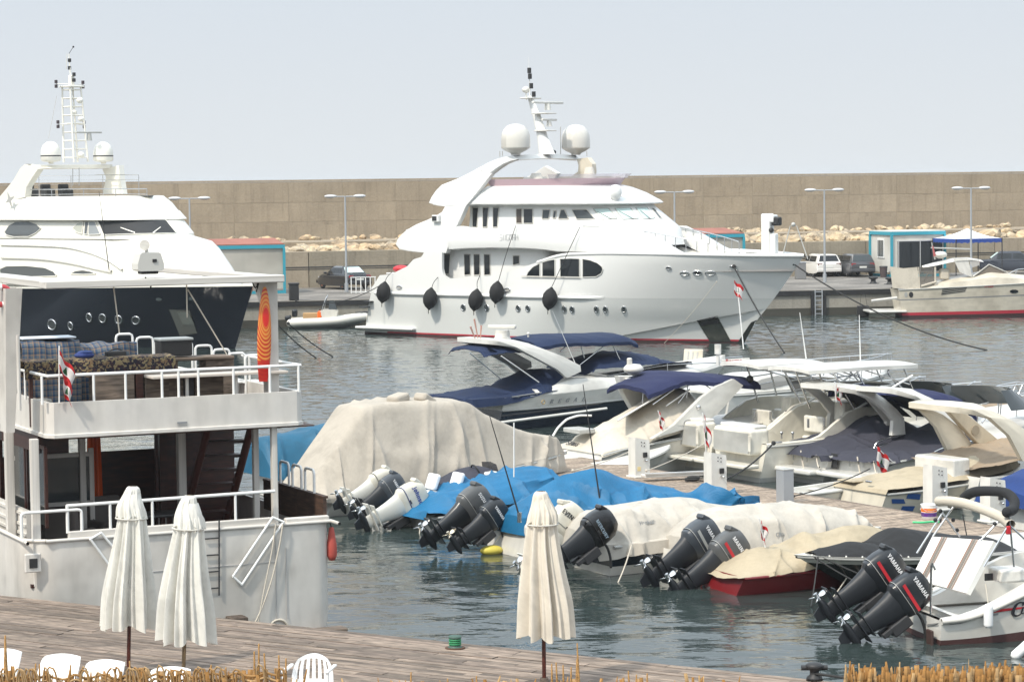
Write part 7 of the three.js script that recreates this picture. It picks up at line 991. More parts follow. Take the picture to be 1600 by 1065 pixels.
function cruiserNavy(px, py, lab, pr, A, B2) { // white cruiser under grey-navy cover with a sweeping arch
  const b = boat('cabin_cruiser', lab, px, py, 30, 'white cruisers under dark grey-navy covers'), Z = (x, y, z = 0) => LZ(b, x, y, z); hullB(b, { L: 8.4, B: 2.6, fs: .74, fb: 1.5, sp: 1, rake: 1.2, bands: [[0, .16, 'hull_side', M.ltgrey], [.16, 1, 'hull_side', M.white]], dm: M.white, camber: .2, dk0: .36 });
  mesh('transom_step', [rbox(.55, .14, 2.2, .06, -.3, .34, 0)], M.white, b); for (const z of [-.75, -.15, .4]) mesh('transom_vent', [rbox(.03, z < -.5 ? .36 : .18, z < -.5 ? .24 : .05, .015, -.02 - .1, .62, z)], z < -.5 ? M.dark : M.ltgrey, b); mesh('mooring_rope', [rope(V(-.2, .75, .9), V(-.4, .5, 1.3), .1, .02), rope(V(-.15, .8, .2), V(-.3, .4, .7), .25, .02)], M.ropeW, b);
  cover(b, 'cockpit_cover', M.tarpNavy, { ridge: Rpts(b, pr), e: 1.8, amp: .065, sd: px, hb: t => 1.2 + .1 * clamp(t * 4), ye: t => lerp(.66, 1.2, clamp(t * 2.6)), end1: true, endY: .75 });
  arch(b, 'radar_arch', A.map(([a, c, d, e, z]) => { const p = Z(a, c, z), q = Z(d, e, z); return [p.x, p.y, q.x, q.y, z]; }), M.white, .12);
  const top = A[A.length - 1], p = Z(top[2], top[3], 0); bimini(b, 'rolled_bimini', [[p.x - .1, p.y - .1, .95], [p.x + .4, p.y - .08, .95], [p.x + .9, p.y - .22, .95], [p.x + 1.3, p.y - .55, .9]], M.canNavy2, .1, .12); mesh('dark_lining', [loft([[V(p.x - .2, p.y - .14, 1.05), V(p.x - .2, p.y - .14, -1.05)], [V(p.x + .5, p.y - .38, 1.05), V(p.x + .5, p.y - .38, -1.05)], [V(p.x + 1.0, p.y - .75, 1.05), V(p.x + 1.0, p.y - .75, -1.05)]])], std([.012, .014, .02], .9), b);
  mesh('speaker', [new THREE.CylinderGeometry(.09, .09, .03, 20).scale(1.3, 1, .8).rotateX(Math.PI / 2).translate(Z(B2[0], B2[1], 1.3).x, Z(B2[0], B2[1], 1.3).y, 1.31)], M.grey, b);
  const r = B2[2].map(([x, y]) => Z(x, y, 1.3)); rail(b, r, .024, M.steel, 'side_rail'); rail(b, r.map(q => V(q.x + .05, q.y - .12, q.z)), .018, M.steel, 'side_rail');
  mesh('windscreen', [loft(Array.from({ length: 13 }, (_, i) => { const a = (i / 12 - .5) * Math.PI, c = Math.cos(a), s = Math.sin(a); return [V(3.9 + 1.5 * c, 1.75, 1.1 * s), V(3.7 + .8 * c, 2.25, .95 * s)]; }))], M.paneG, b);
  const pts = Array.from({ length: 6 }, (_, i) => { const t = lerp(.55, 1, i / 5), p2 = b.P(t, 1); return V(p2.x + .1, p2.y + .6, p2.z - .1); }); for (const s of [1, -1]) rail(b, pts.map(q => V(q.x, q.y, q.z * s)), .02, M.steel, 'bow_rail', pts.map(q => [V(q.x, q.y, q.z * s), V(q.x - .06, q.y - .58, q.z * s)]));
  return b;
}
{
  cruiserNavy(1252, 752, 'white cruiser under dark grey-navy cover, the left one of the two', [[1240, 710], [1246, 700], [1256, 694], [1284, 690], [1319, 676], [1354, 650], [1385, 646], [1396, 655]], [[1392, 680, 1413, 678, 1.28], [1394, 657, 1411, 653, 1.28], [1379, 639, 1400, 640, 1.26], [1356, 622, 1381, 624, 1.2], [1336, 612, 1360, 612, 1.1], [1312, 608, 1342, 605, .8], [1300, 606, 1335, 604, .3]], [1408, 662, [[1366, 700], [1372, 690], [1390, 684], [1412, 680]]]);
  const b = cruiserNavy(1340, 763, 'white cruiser under dark grey-navy cover, the right one with an upright cedar flag', [[1330, 720], [1337, 710], [1350, 704], [1378, 702], [1411, 696], [1454, 676], [1487, 662], [1494, 668]], [[1486, 694, 1506, 692, 1.28], [1488, 671, 1505, 668, 1.28], [1475, 657, 1496, 656, 1.26], [1454, 637, 1479, 642, 1.2], [1430, 621, 1457, 626, 1.1], [1402, 613, 1434, 616, .8], [1392, 611, 1425, 611, .3]], [1501, 676, [[1456, 722], [1461, 706], [1480, 698], [1520, 689]]]);
  flag('flag', 'red, white and green cedar flag on a slanted staff at the right navy cruiser', b.localToWorld(LZ(b, 1396, 722, 1.2)), .4, [-.5, .42, 0], .34, .46, [-.46, .40, .02], .7, .3);
}
{ // sand cover boat with blue checks, arch boat in khaki
  const k9 = boat('cabin_cruiser', 'white cruiser with tall beige arch and crumpled khaki cover at the right edge', 1478, 790, 30), Z = (x, y, z = 0) => LZ(k9, x, y, z); hullB(k9, { L: 8.8, B: 2.7, fs: .76, fb: 1.45, rake: 1.2, bands: [[0, .14, 'hull_side', M.ltgrey], [.14, 1, 'hull_side', M.white]], dm: M.white, deck: false });
  cover(k9, 'canvas_cover', M.tarpKhaki, { ridge: Rpts(k9, [[1480, 737], [1500, 728], [1525, 718], [1545, 709], [1572, 701], [1600, 693], [1650, 680]]), e: 1.7, amp: .07, sd: 21, ye: t => lerp(1.0, 1.25, clamp(t * 3)), endY: 1.0 });
  arch(k9, 'radar_arch', [[1596, 720, 1640, 716, 1.3], [1575, 680, 1612, 680, 1.28], [1545, 653, 1580, 658, 1.22], [1520, 644, 1552, 646, 1.12], [1500, 641, 1532, 637, .9], [1490, 640, 1522, 634, .4]].map(([a, c, d, e, z]) => { const p = Z(a, c, z), q = Z(d, e, z); return [p.x, p.y, q.x, q.y, z]; }), M.cream, .13);
  { const q = [[1480, 642], [1490, 637], [1508, 648], [1572, 700], [1545, 712]].map(([a, c]) => Z(a, c, -1.15)); mesh('arch_side', [extr(q.map(p => [p.x, p.y]), .12, .03).translate(0, 0, -1.2)], M.beige, k9); mesh('speaker', [new THREE.CylinderGeometry(.12, .12, .03, 20).rotateX(Math.PI / 2).translate(Z(1524, 672, -1.05).x, Z(1524, 672, -1.05).y, -1.04)], std([.3, .25, .18], .7), k9); }
  mesh('transom_locker', [rbox(.5, .5, 1.4, .06, -.1, .9, 0)], M.white, k9); rail(k9, [[1535, 660], [1545, 648]].map(([x, y]) => Z(x, y, 0)), .02);
  const k8 = boat('runabout', 'runabout with sand coloured cover and blue chequered stern by the pedestal', 1345, 800, 30), Z8 = (x, y, z = 0) => LZ(k8, x, y, z); hullB(k8, { L: 4.7, B: 2.1, fs: .52, fb: .8, rake: .8, bands: [[0, 1, 'hull_side', M.cream]], deck: false });
  cover(k8, 'canvas_cover', M.tarpBeige, { ridge: Rpts(k8, [[1345, 762], [1350, 757], [1380, 748], [1420, 737], [1440, 732], [1480, 723], [1540, 709], [1580, 715]]), e: 2.6, amp: .02, sd: 25, ye: t => lerp(.6, .8, t), endY: .5 });
  for (const q of [[[1393, 779], [1412, 779], [1415, 786], [1394, 786]], [[1419, 770], [1439, 771], [1437, 780], [1416, 778]], [[1410, 790], [1430, 790], [1426, 798], [1407, 797]]]) { const g = patch({ all: k8.bands, parent: k8 }, q, .015, 0, 2); if (g) mesh('blue_check', [g], std([.02, .08, .26], .4), k8); }
  mesh('cleat', [rbox(.05, .05, .2, .015, 0, .72, .3)], M.steel, k8); mesh('stern_hatch', [rbox(.3, .04, .6, .02, .1, .66, -.5)], M.tarpBeige, k8);
  const kb = boat('covered_boat', 'boat under a royal blue cover at the right edge of the dock', 1590, 830, 30); hullB(kb, { L: 5, B: 2.2, fs: .7, fb: 1, bands: [[0, 1, 'hull', M.white]] }); cover(kb, 'tarpaulin', std([.01, .045, .2], .8, { map: T.cloth, bumpMap: T.clothB, bumpScale: .01 }), { ridge: Rpts(kb, [[1574, 768], [1590, 745], [1615, 735], [1680, 730]]), e: 3, amp: .03, sd: 31, ye: () => .6 });
  const kc = boat('covered_boat', 'boat under a taupe cover with bow rails against the open water', 1500, 690, 30); hullB(kc, { L: 5.4, B: 2.2, fs: .8, fb: 1.0, bands: [[0, .75, 'hull', M.navy], [.75, 1, 'topside', M.white]] }); cover(kc, 'canvas_cover', M.tarpKhaki, { ridge: Rpts(kc, [[1530, 640], [1548, 634], [1580, 627], [1620, 622], [1700, 625]]), e: 2.4, amp: .03, sd: 35, end0: true }); const pts = [[1460, 614], [1500, 610], [1545, 609], [1562, 602], [1590, 597], [1600, 598]].map(([x, y]) => LZ(kc, x, y, -.9)); rail(kc, pts, .022, M.steel, 'bow_rail', pts.slice(1).map(p => [p, V(p.x - .3, p.y - .5, p.z)])); const pt2 = [[1460, 622], [1520, 619], [1570, 617], [1600, 616]].map(([x, y]) => LZ(kc, x, y, -.9)); rail(kc, pt2, .016, M.steel, 'bow_rail'); rail(kc, [[1575, 622], [1578, 606], [1590, 602], [1592, 612], [1586, 622]].map(([x, y]) => LZ(kc, x, y, -.7)), .016, M.steel, 'bow_rail');
}
// ================================================================= FRONT ROW: bows to the dock, outboards towards us
{ // white boat with navy bow cover
  const b = boat('motor_boat', 'white open boat with white seats, dark navy bow cover and two raised outboards', 608, 818, 30), Z = (x, y, z = 0) => LZ(b, x, y, z); hullB(b, { L: 3.5, B: 1.8, fs: .5, fb: .6, rake: .8, bands: [[0, 1, 'hull', M.white2]], open: true, c1: .6 });
  cover(b, 'bow_cover', M.tarpNavy, { ridge: Rpts(b, [[672, 764], [690, 752], [705, 741], [722, 732], [745, 727], [765, 731], [800, 750]]), e: 2, amp: .02, sd: 41, end1: true, ye: () => .62, endY: .55 });
  for (const [px, py, z] of [[676, 752, .2], [714, 750, .55]]) { const p = Z(px, py, z); mesh('seat_back', [rbox(.12, .36, .44, .05, p.x, p.y, z, 0, -.35)], M.plastic, b); mesh('seat', [rbox(.42, .12, .46, .05, p.x - .15, p.y - .26, z)], M.plastic, b); }
  { const p = Z(770, 733, 0); mesh('windscreen', [loft([[V(p.x, p.y - .25, -.4), V(p.x + .05, p.y - .25, 0), V(p.x, p.y - .25, .4)], [V(p.x - .1, p.y + .15, -.34), V(p.x - .06, p.y + .18, 0), V(p.x - .1, p.y + .15, .34)]])], std([.12, .12, .13], .1, { transmission: .5, thickness: 0 }), b); const q = Z(760, 742, .2); mesh('console', [rbox(.4, .5, .8, .08, q.x, q.y - .15, .1)], M.white, b); mesh('steering_wheel', [new THREE.TorusGeometry(.16, .02, 6, 24).rotateY(Math.PI / 2).rotateZ(.4).translate(q.x - .28, q.y + .1, .2)], M.blackMat, b); }
  outboard(b, 598, 752, -.35, 66, 1.1, M.engWhite, M.legW, '', { low: M.engWhite, gear: M.engDark, line: M.blackMat }); outboard(b, 613, 759, .0, 58, 1.05, M.engGrey, M.leg, 'YAMAHA', { low: M.engGrey });
}
{ // bright blue tarpaulin
  const b = boat('covered_boat', 'boat under a bright blue tarpaulin with a white raised outboard, left one of the two', 655, 824, 30); hullB(b, { L: 3.8, B: 1.9, fs: .32, fb: .62, rake: .6, bands: [[0, 1, 'hull', M.white2]], deck: false });
  cover(b, 'tarpaulin', M.tarpBlue, { ridge: Rpts(b, [[631, 805], [640, 795], [655, 784], [672, 770], [700, 764], [720, 758], [742, 750], [762, 744], [782, 737], [802, 731], [830, 728], [854, 730], [872, 745]]), e: 1.5, amp: .13, sd: 51, folds: 34, end1: true, ye: t => lerp(.42, .7, t), endY: .3 });
  outboard(b, 644, 776, -.1, 66, 1.25, M.engWhite, M.legW, 'Johnson', { tm: M.inkB, low: M.engWhite, gear: M.engDark, line: M.inkB, ts: .13 });
   for (const [p, q] of [[V(-.2, .4, .5), V(-.5, -.1, .9)], [V(-.15, .45, 0), V(.8, .65, .9)]]) mesh('mooring_line', [rope(p, q, .06, .012)], M.ropeW, b);
}
{
  const b = boat('covered_boat', 'boat under a long bright blue tarpaulin reaching the dock, right one of the two', 800, 866, 30), Z = (x, y, z = 0) => LZ(b, x, y, z); hullB(b, { L: 6.2, B: 2.2, fs: .55, fb: .62, rake: .9, bands: [[0, 1, 'hull', M.white2]], pw: 1.8, deck: false });
  cover(b, 'tarpaulin', M.tarpBlue, { ridge: Rpts(b, [[797, 800], [808, 783], [835, 768], [860, 755], [886, 744], [908, 738], [926, 735], [947, 740], [985, 752], [1030, 761], [1086, 767], [1140, 772], [1178, 776]]), e: 1.3, amp: .15, sd: 57, folds: 44, slant: 2.6, ye: t => lerp(.5, .62, t), endY: .45, end1: true });
  outboard(b, 742, 783, -.95, 56, 1.25, M.engMid, M.engDark, 'SUZUKI', { low: M.engMid, ty: .58 }); outboard(b, 772, 801, -.35, 56, 1.05, M.engDark, M.leg, 'YAMAHA', { low: M.engDark, num: '60', prop: M.prop });
  mesh('stern_quarter', [rbox(.9, .3, .34, .1, .3, .58, .85), rbox(.9, .3, .3, .1, .3, .58, -.85)], M.white, b); mesh('helm_seat', [rbox(.4, .3, .5, .06, .4, .7, .2)], M.engDark, b);
  for (const [x0, y0, x1, y1] of [[812, 808, 764, 646], [939, 792, 911, 600]]) { mesh('rod', [bar(Z(x0, y0, .7), Z(x1, y1, .7), .018, 6, .008)], M.dark, b); mesh('rod_holder', [cyl(.05, .05, .2, Z(x0, y0, .7).x, Z(x0, y0, .7).y - .1, .7)], M.steel, b); }
  mesh('whip_antenna', [bar(Z(803, 745, -.9), Z(803, 660, -.9), .014, 6)], M.whiteRail, b);
  const f = thing('boat_fender', 'yellow float lying in the water at the stern of the right blue tarpaulin boat', 'fender', WP(768, 862, .04), .3); mesh('float_body', [sph(.2, 0, .03, 0, 1.2, .55, .7)], std([.62, .52, .08], .6), f); mesh('lashing', [bar(V(0, .1, 0), V(.3, .4, -.1), .012)], M.ropeW, f);
}
{ // white covered boats with Evinrude and Mercury
  const b = boat('covered_boat', 'boat with dark striped hull under a white cover, black outboard on its stern', 925, 892, 28), Z = (x, y, z = 0) => LZ(b, x, y, z); hullB(b, { L: 4.2, B: 1.9, fs: .6, fb: .8, rake: .8, bands: [[0, .3, 'hull', M.white2], [.3, .72, 'dark_stripe', M.navy], [.72, 1, 'topside', M.white2]], trk: -.02, deck: false });
  cover(b, 'canvas_cover', M.tarpWhite, { ridge: Rpts(b, [[905, 830], [914, 806], [935, 797], [955, 790], [1000, 783], [1030, 779], [1062, 777], [1087, 778], [1103, 784], [1160, 790], [1190, 796]]), e: 2.7, amp: .06, sd: 61, ye: t => lerp(.36, .62, t), endY: .4, end1: true });
  const c2 = cover(b, 'stern_flap', M.tarpTan, { ridge: [[.25, .95], [.7, 1.12], [1.05, 1.3], [1.5, 1.1], [2.2, .95]], e: 1.0, amp: .06, sd: 63, ye: () => .42, hb: t => b.P(t, .8).z + .09, endY: .42, n: 50, m: 30 }); c2.position.z = .06;
  textOn(b, { all: b.children.filter(c => c.name === 'canvas_cover') }, 'Yachtline', 1014, 816, .07, M.grey, fontSerif, .3);
  outboard(b, 886, 812, -.75, 40, 1.3, M.engWhite, M.legW, 'EVINRUDE', { tm: M.ink, low: M.engWhite, line: M.grey, ts: .12, vert: false }); outboard(b, 937, 821, .95, 58, 1.2, M.engBlack, M.leg, 'MERCURY', { low: M.engBlack, tm: std([.25, .32, .38], .4), line: M.dark, ty: .4 });
  mesh('mooring_line', [rope(V(.3, .6, 1.0), V(-.3, 0, 1.5), .05, .014)], M.ropeW, b);
  const w = boat('covered_boat', 'second boat under a white cover, grey and white sides, beyond the grey outboards', 1050, 899, 28); hullB(w, { L: 4.9, B: 1.6, fs: .5, fb: .58, rake: .8, bands: [[0, 1, 'hull', M.white2]], deck: false });
  cover(w, 'canvas_cover', M.tarpWhite, { ridge: Rpts(w, [[1060, 840], [1070, 820], [1095, 802], [1130, 792], [1187, 788], [1225, 788], [1262, 789], [1300, 792], [1318, 795], [1345, 814]]), e: 2.9, amp: .06, sd: 67, ye: t => lerp(.45, .7, t), endY: .4, end1: true }); textOn(w, { all: w.children.filter(c => c.name === 'canvas_cover') }, 'CBoats', 1222, 834, .08, M.grey, fontSerif, .2);
  for (const [px, py] of [[1223, 800], [1249, 804], [1268, 801]]) { const p = LY(w, px, py, 1.25), c = thing('cover_weight', ['left', 'middle', 'right'][[1223, 1249, 1268].indexOf(px)] + ' small brown weight lying on the second white cover', 'weight', w.localToWorld(LZ(w, px, py, .1)), .4); mesh('weight_body', [rbox(.12, .07, .08, .02, 0, .0, 0)], std([.35, .22, .13], .8), c); mesh('cord', [bar(V(0, .02, 0), V(.12, -.02, .05), .008)], M.ropeD, c); }
  outboard(w, 1097, 838, .95, 57, 1.28, M.engGrey, M.leg, 'YAMAHA', { low: M.engGrey, num: '200', stripe: M.ltgrey, ty: .58 });
}
{ // red hull
  const b = boat('covered_boat', 'red-hulled boat under a wrinkled khaki canvas cover with a cedar flag', 1130, 922, 24); hullB(b, { L: 4.0, B: 1.8, fs: .34, fb: .62, rake: .7, bands: [[0, 1, 'hull', M.red]], rub: M.red, bot: M.bottomRed, deck: false });
  cover(b, 'canvas_cover', M.tarpBeige, { ridge: Rpts(b, [[1124, 903], [1133, 890], [1147, 878], [1161, 866], [1175, 859], [1188, 854], [1206, 855], [1230, 853], [1243, 840], [1255, 827], [1270, 833], [1296, 827], [1318, 820], [1346, 819], [1376, 824], [1400, 838]]), e: 1.35, amp: .05, sd: 71, ye: t => lerp(.36, .5, t), endY: .36, end1: true, n: 140 });
  outboard(b, 1141, 857, -.45, 56, 1.3, M.engMid, M.leg, 'MARINER', { low: M.engMid, stripe: M.inkR, ty: .58 });
  flag('flag', 'small cedar flag standing on the khaki covered red boat', b.localToWorld(LZ(b, 1196, 855, .1)), .3, [-.12, .55, 0], .16, .26, [-.1, .5, 0], .9, 1.2);
  for (const k of [0, .45]) mesh('mooring_line', [rope(V(2.2 + k, .45, 1), V(1.2 + k, -.1, 1.7), .03, .012)], M.ropeW, b);
}
{ // black and white boat, bow towards us at left
  const b = boat('runabout', 'black-hulled runabout with white deck edge and black snap covers', 1500, 905, 206), Z = (x, y, z = 0) => LZ(b, x, y, z); hullB(b, { L: 6.0, B: 2.1, fs: .62, fb: .74, rake: 1.3, sp: 4, bands: [[0, .78, 'hull', M.black], [.78, 1, 'white_edge', M.white]], dm: M.white, flare: .3, pw: 2.0, camber: .0 });
  const tip = Z(1240, 870), sc = b.P(1, 1).x; // fit the bow to its place
  b.translateX(tip.x - sc); b.updateMatrixWorld(true);
  cover(b, 'bow_cover', M.tarpBlk, { ridge: Rpts(b, [[1268, 861], [1300, 853], [1332, 845], [1369, 849], [1420, 860]]), e: 1.6, amp: .015, sd: 81, ev: () => 1.0, hb: t => b.P(t, 1).z - .06, end0: false });
  cover(b, 'cockpit_cover', M.tarpBlk, { ridge: Rpts(b, [[1370, 846], [1397, 823], [1420, 825], [1443, 829], [1495, 836], [1540, 838]]), e: 1.8, amp: .02, sd: 83, ev: () => 1.0, hb: t => b.P(t, 1).z - .05, end0: false, end1: true, endY: .8 });
  for (let i = 0; i < 12; i++) { const p = b.P(lerp(.45, .95, i / 11), 1); mesh('snap', [sph(.018, p.x, p.y + .01, -(p.z - .05))], M.white, b); }
  mesh('mooring_line', [rope(V(5.7, .72, -.15), V(5.0, .1, -1.6), .05, .014), rope(V(5.6, .72, -.2), V(4.2, .0, -1.9), .05, .014), rope(V(5.6, .72, -.2), V(6.4, .0, -1.2), .05, .014)], M.ropeD, b);
}
{ // white boat with twin Yamahas
  const b = boat('sport_boat', 'white speedboat with twin dark outboards and raised striped sunpad', 1432, 992, 14), Z = (x, y, z = 0) => LZ(b, x, y, z); hullB(b, { L: 6.6, B: 2.3, fs: .5, fb: 1.0, rake: 1.0, shf: t => .40 + .56 * sst(.02, .34, t) + .12 * t, bands: [[0, .2, 'boot_stripe', std([.07, .03, .028], .55)], [.2, .6, 'hull_side', M.white2], [.6, 1, 'topside', M.white]], dm: M.white, open: true, c0: .05, c1: .7, fy: .3, rv: .98, rr: .05, rub: M.white2, bot: std([.10, .02, .02], .6), sp: .8, trk: 0, flare: .06 });
  const W = { all: b.bands, parent: b };
  { const q = [[1503, 969], [1530, 957], [1560, 951], [1600, 947]]; const g = patch(W, [...q, ...q.map(([x, y]) => [x, y + 2.6]).reverse()], .02, 0, 3); if (g) mesh('red_stripe', [g], M.inkR, b); const q2 = [[1450, 975], [1500, 971], [1530, 961], [1560, 957]]; const g2 = patch(W, [...q2, ...q2.map(([x, y]) => [x, y + 3]).reverse()], .015, 0, 3); if (g2) mesh('grey_stripe', [g2], M.grey, b); }
  textOn(b, W, 'C', 1590, 951, .24, M.ink, fontSerif, .35); textOn(b, W, 'u', 1600, 953, .15, M.ink, fontSerif, .35);
  // deck quarter rising
  pairMesh('quarter_deck', ([loft(Array.from({ length: 15 }, (_, i) => { const t = i / 14, x = lerp(.1, 4.4, t), y = b.sh(x / 6.6), h = .16 * sst(.1, .6, t), z = b.P(x / 6.6, 1).z; return [V(x, y - .02, z - .01), V(x, y + h * .6, z - .06), V(x, y + h, z - .18), V(x, y + h, z - .3), V(x, .35, z - .34)]; }), { crease: .5, cap0: true })]), M.white, b);
  mesh('cockpit_side_locker', [rbox(.5, .22, .5, .05, Z(1580, 898, .6).x, Z(1580, 898, .6).y, .5)], M.white, b); mesh('port_hole', [rbox(.16, .12, .02, .01, Z(1540, 899, .3).x, Z(1540, 899, .3).y, .45)], M.dark, b);
  // sunpad: a flat cushion tilted up on its front edge
  const q = [[1457, 838, -.75], [1553, 845, .75], [1510, 926, .75], [1424, 904, -.75]].map(([x, y, z]) => Z(x, y, z)), pad = (u0, u1, v0, v1, o) => { const P = (u, v) => q[0].clone().lerp(q[1], u).lerp(q[3].clone().lerp(q[2], u), v).add(V(-o * .85, o * .5, 0)); return [[P(u0, v0), P(u1, v0)], [P(u0, v1), P(u1, v1)]]; };
  const sp = mesh('sunpad', slab(Array.from({ length: 9 }, (_, i) => pad(0, 1, i / 8, i / 8, 0)[0].length ? Array.from({ length: 9 }, (_, j) => pad(j / 8, j / 8, i / 8, i / 8, .01 * Math.sin(j / 8 * Math.PI))[0][0]) : []), .09, V(.85, -.5, 0)), std([.78, .77, .73], .5), b);
  for (const u of [.22, .72]) for (const [d, w, m] of [[-.035, .02, std([.3, .17, .12], .6)], [0, .035, std([.22, .2, .17], .6)], [.04, .014, std([.3, .17, .12], .6)]]) mesh('stripe', [loft(Array.from({ length: 7 }, (_, i) => pad(u + d - w / 2, u + d + w / 2, i / 6, i / 6, .022)[0]))], m, b);
  // folded bimini frame and cushion tube
  const tube = [[1467, 783], [1485, 783], [1510, 787], [1540, 797], [1565, 808], [1580, 820]].map(([x, y], i) => Z(x, y, lerp(-.9, .95, i / 5))); mesh('rolled_cover', [pipe(tube, .085, 50, 10)], M.tarpCream, b);
  const blk = [[1503, 786], [1510, 775], [1525, 768], [1550, 767], [1572, 770], [1585, 781], [1584, 795], [1574, 800]].map(([x, y], i) => Z(x, y, lerp(-.9, .9, i / 7))); mesh('rolled_bimini', [pipe(blk, .085, 60, 10), sph(.085, blk[7].x, blk[7].y, blk[7].z), sph(.085, blk[0].x, blk[0].y, blk[0].z)], M.tarpBlk, b);
  for (const [a, c, d, e, z0, z1] of [[1474, 800, 1433, 864, -.9, -.9], [1490, 792, 1458, 838, -.9, -.9], [1472, 800, 1500, 838, -.9, -.9], [1560, 815, 1532, 845, .9, .9], [1575, 822, 1538, 885, .95, .95], [1577, 800, 1585, 885, .9, .9], [1580, 822, 1605, 845, .95, .95], [1505, 803, 1511, 836, 0, 0]]) mesh('frame_tube', [bar(Z(a, c, z0), Z(d, e, z1), a === 1505 ? .01 : .018)], a === 1505 ? M.dark : M.steel, b);
  mesh('frame_clamp', [[1470, 798], [1462, 812], [1490, 812], [1496, 828], [1555, 818]].map(([x, y]) => { const p = Z(x, y, x > 1520 ? .9 : -.9); return sph(.035, p.x, p.y, p.z); }), M.blackMat, b); mesh('red_tag', [rbox(.08, .14, .05, .02, Z(1576, 828, .95).x, Z(1576, 828, .95).y, .95)], M.inkR, b);
  mesh('stern_rail', [pipe([[1455, 960], [1456, 885], [1459, 884], [1462, 890]].map(([x, y]) => Z(x, y, .6)), .02, 24, 6)], M.steel, b); mesh('boarding_ladder', [rbox(.05, .3, .22, .02, -.1, .08, .8)], std([.05, .025, .02], .6), b);
  outboard(b, 1383, 887, -.42, 55, 1.2, M.engDark, M.leg, 'YAMAHA', { low: M.engDark, num: '200', stripe: M.inkR, ts: .10, ty: .62, tx: -.02 }); outboard(b, 1423, 923, .35, 55, 1.2, M.engDark, M.leg, 'YAMAHA', { low: M.engDark, num: '200', stripe: M.inkR, ts: .10, ty: .62, tx: -.02 });
  const f = thing('boat_fender', 'white cylindrical fender hanging on the side of the twin-outboard speedboat', 'fender', b.localToWorld(Z(1545, 962, 1.2)), .2); mesh('fender_body', [lathe([[0, -.2], [.05, -.19], [.075, -.14], [.075, .13], [.05, .19], [0, .2]])], M.plastic, f); mesh('rope', [bar(V(0, .19, 0), V(.0, .5, -.12), .01)], M.ropeW, f);
  const f2 = thing('boat_fender', 'white fender at the right edge low in front of the speedboat', 'fender', WP(1597, 1015, .12), .2); mesh('fender_body', [lathe([[0, -.2], [.05, -.19], [.08, -.14], [.08, .13], [.05, .19], [0, .2]]).rotateZ(-.9)], M.plastic, f2); mesh('rope', [bar(V(-.1, -.15, 0), V(-.2, -.3, 0), .012)], M.ropeD, f2);
}
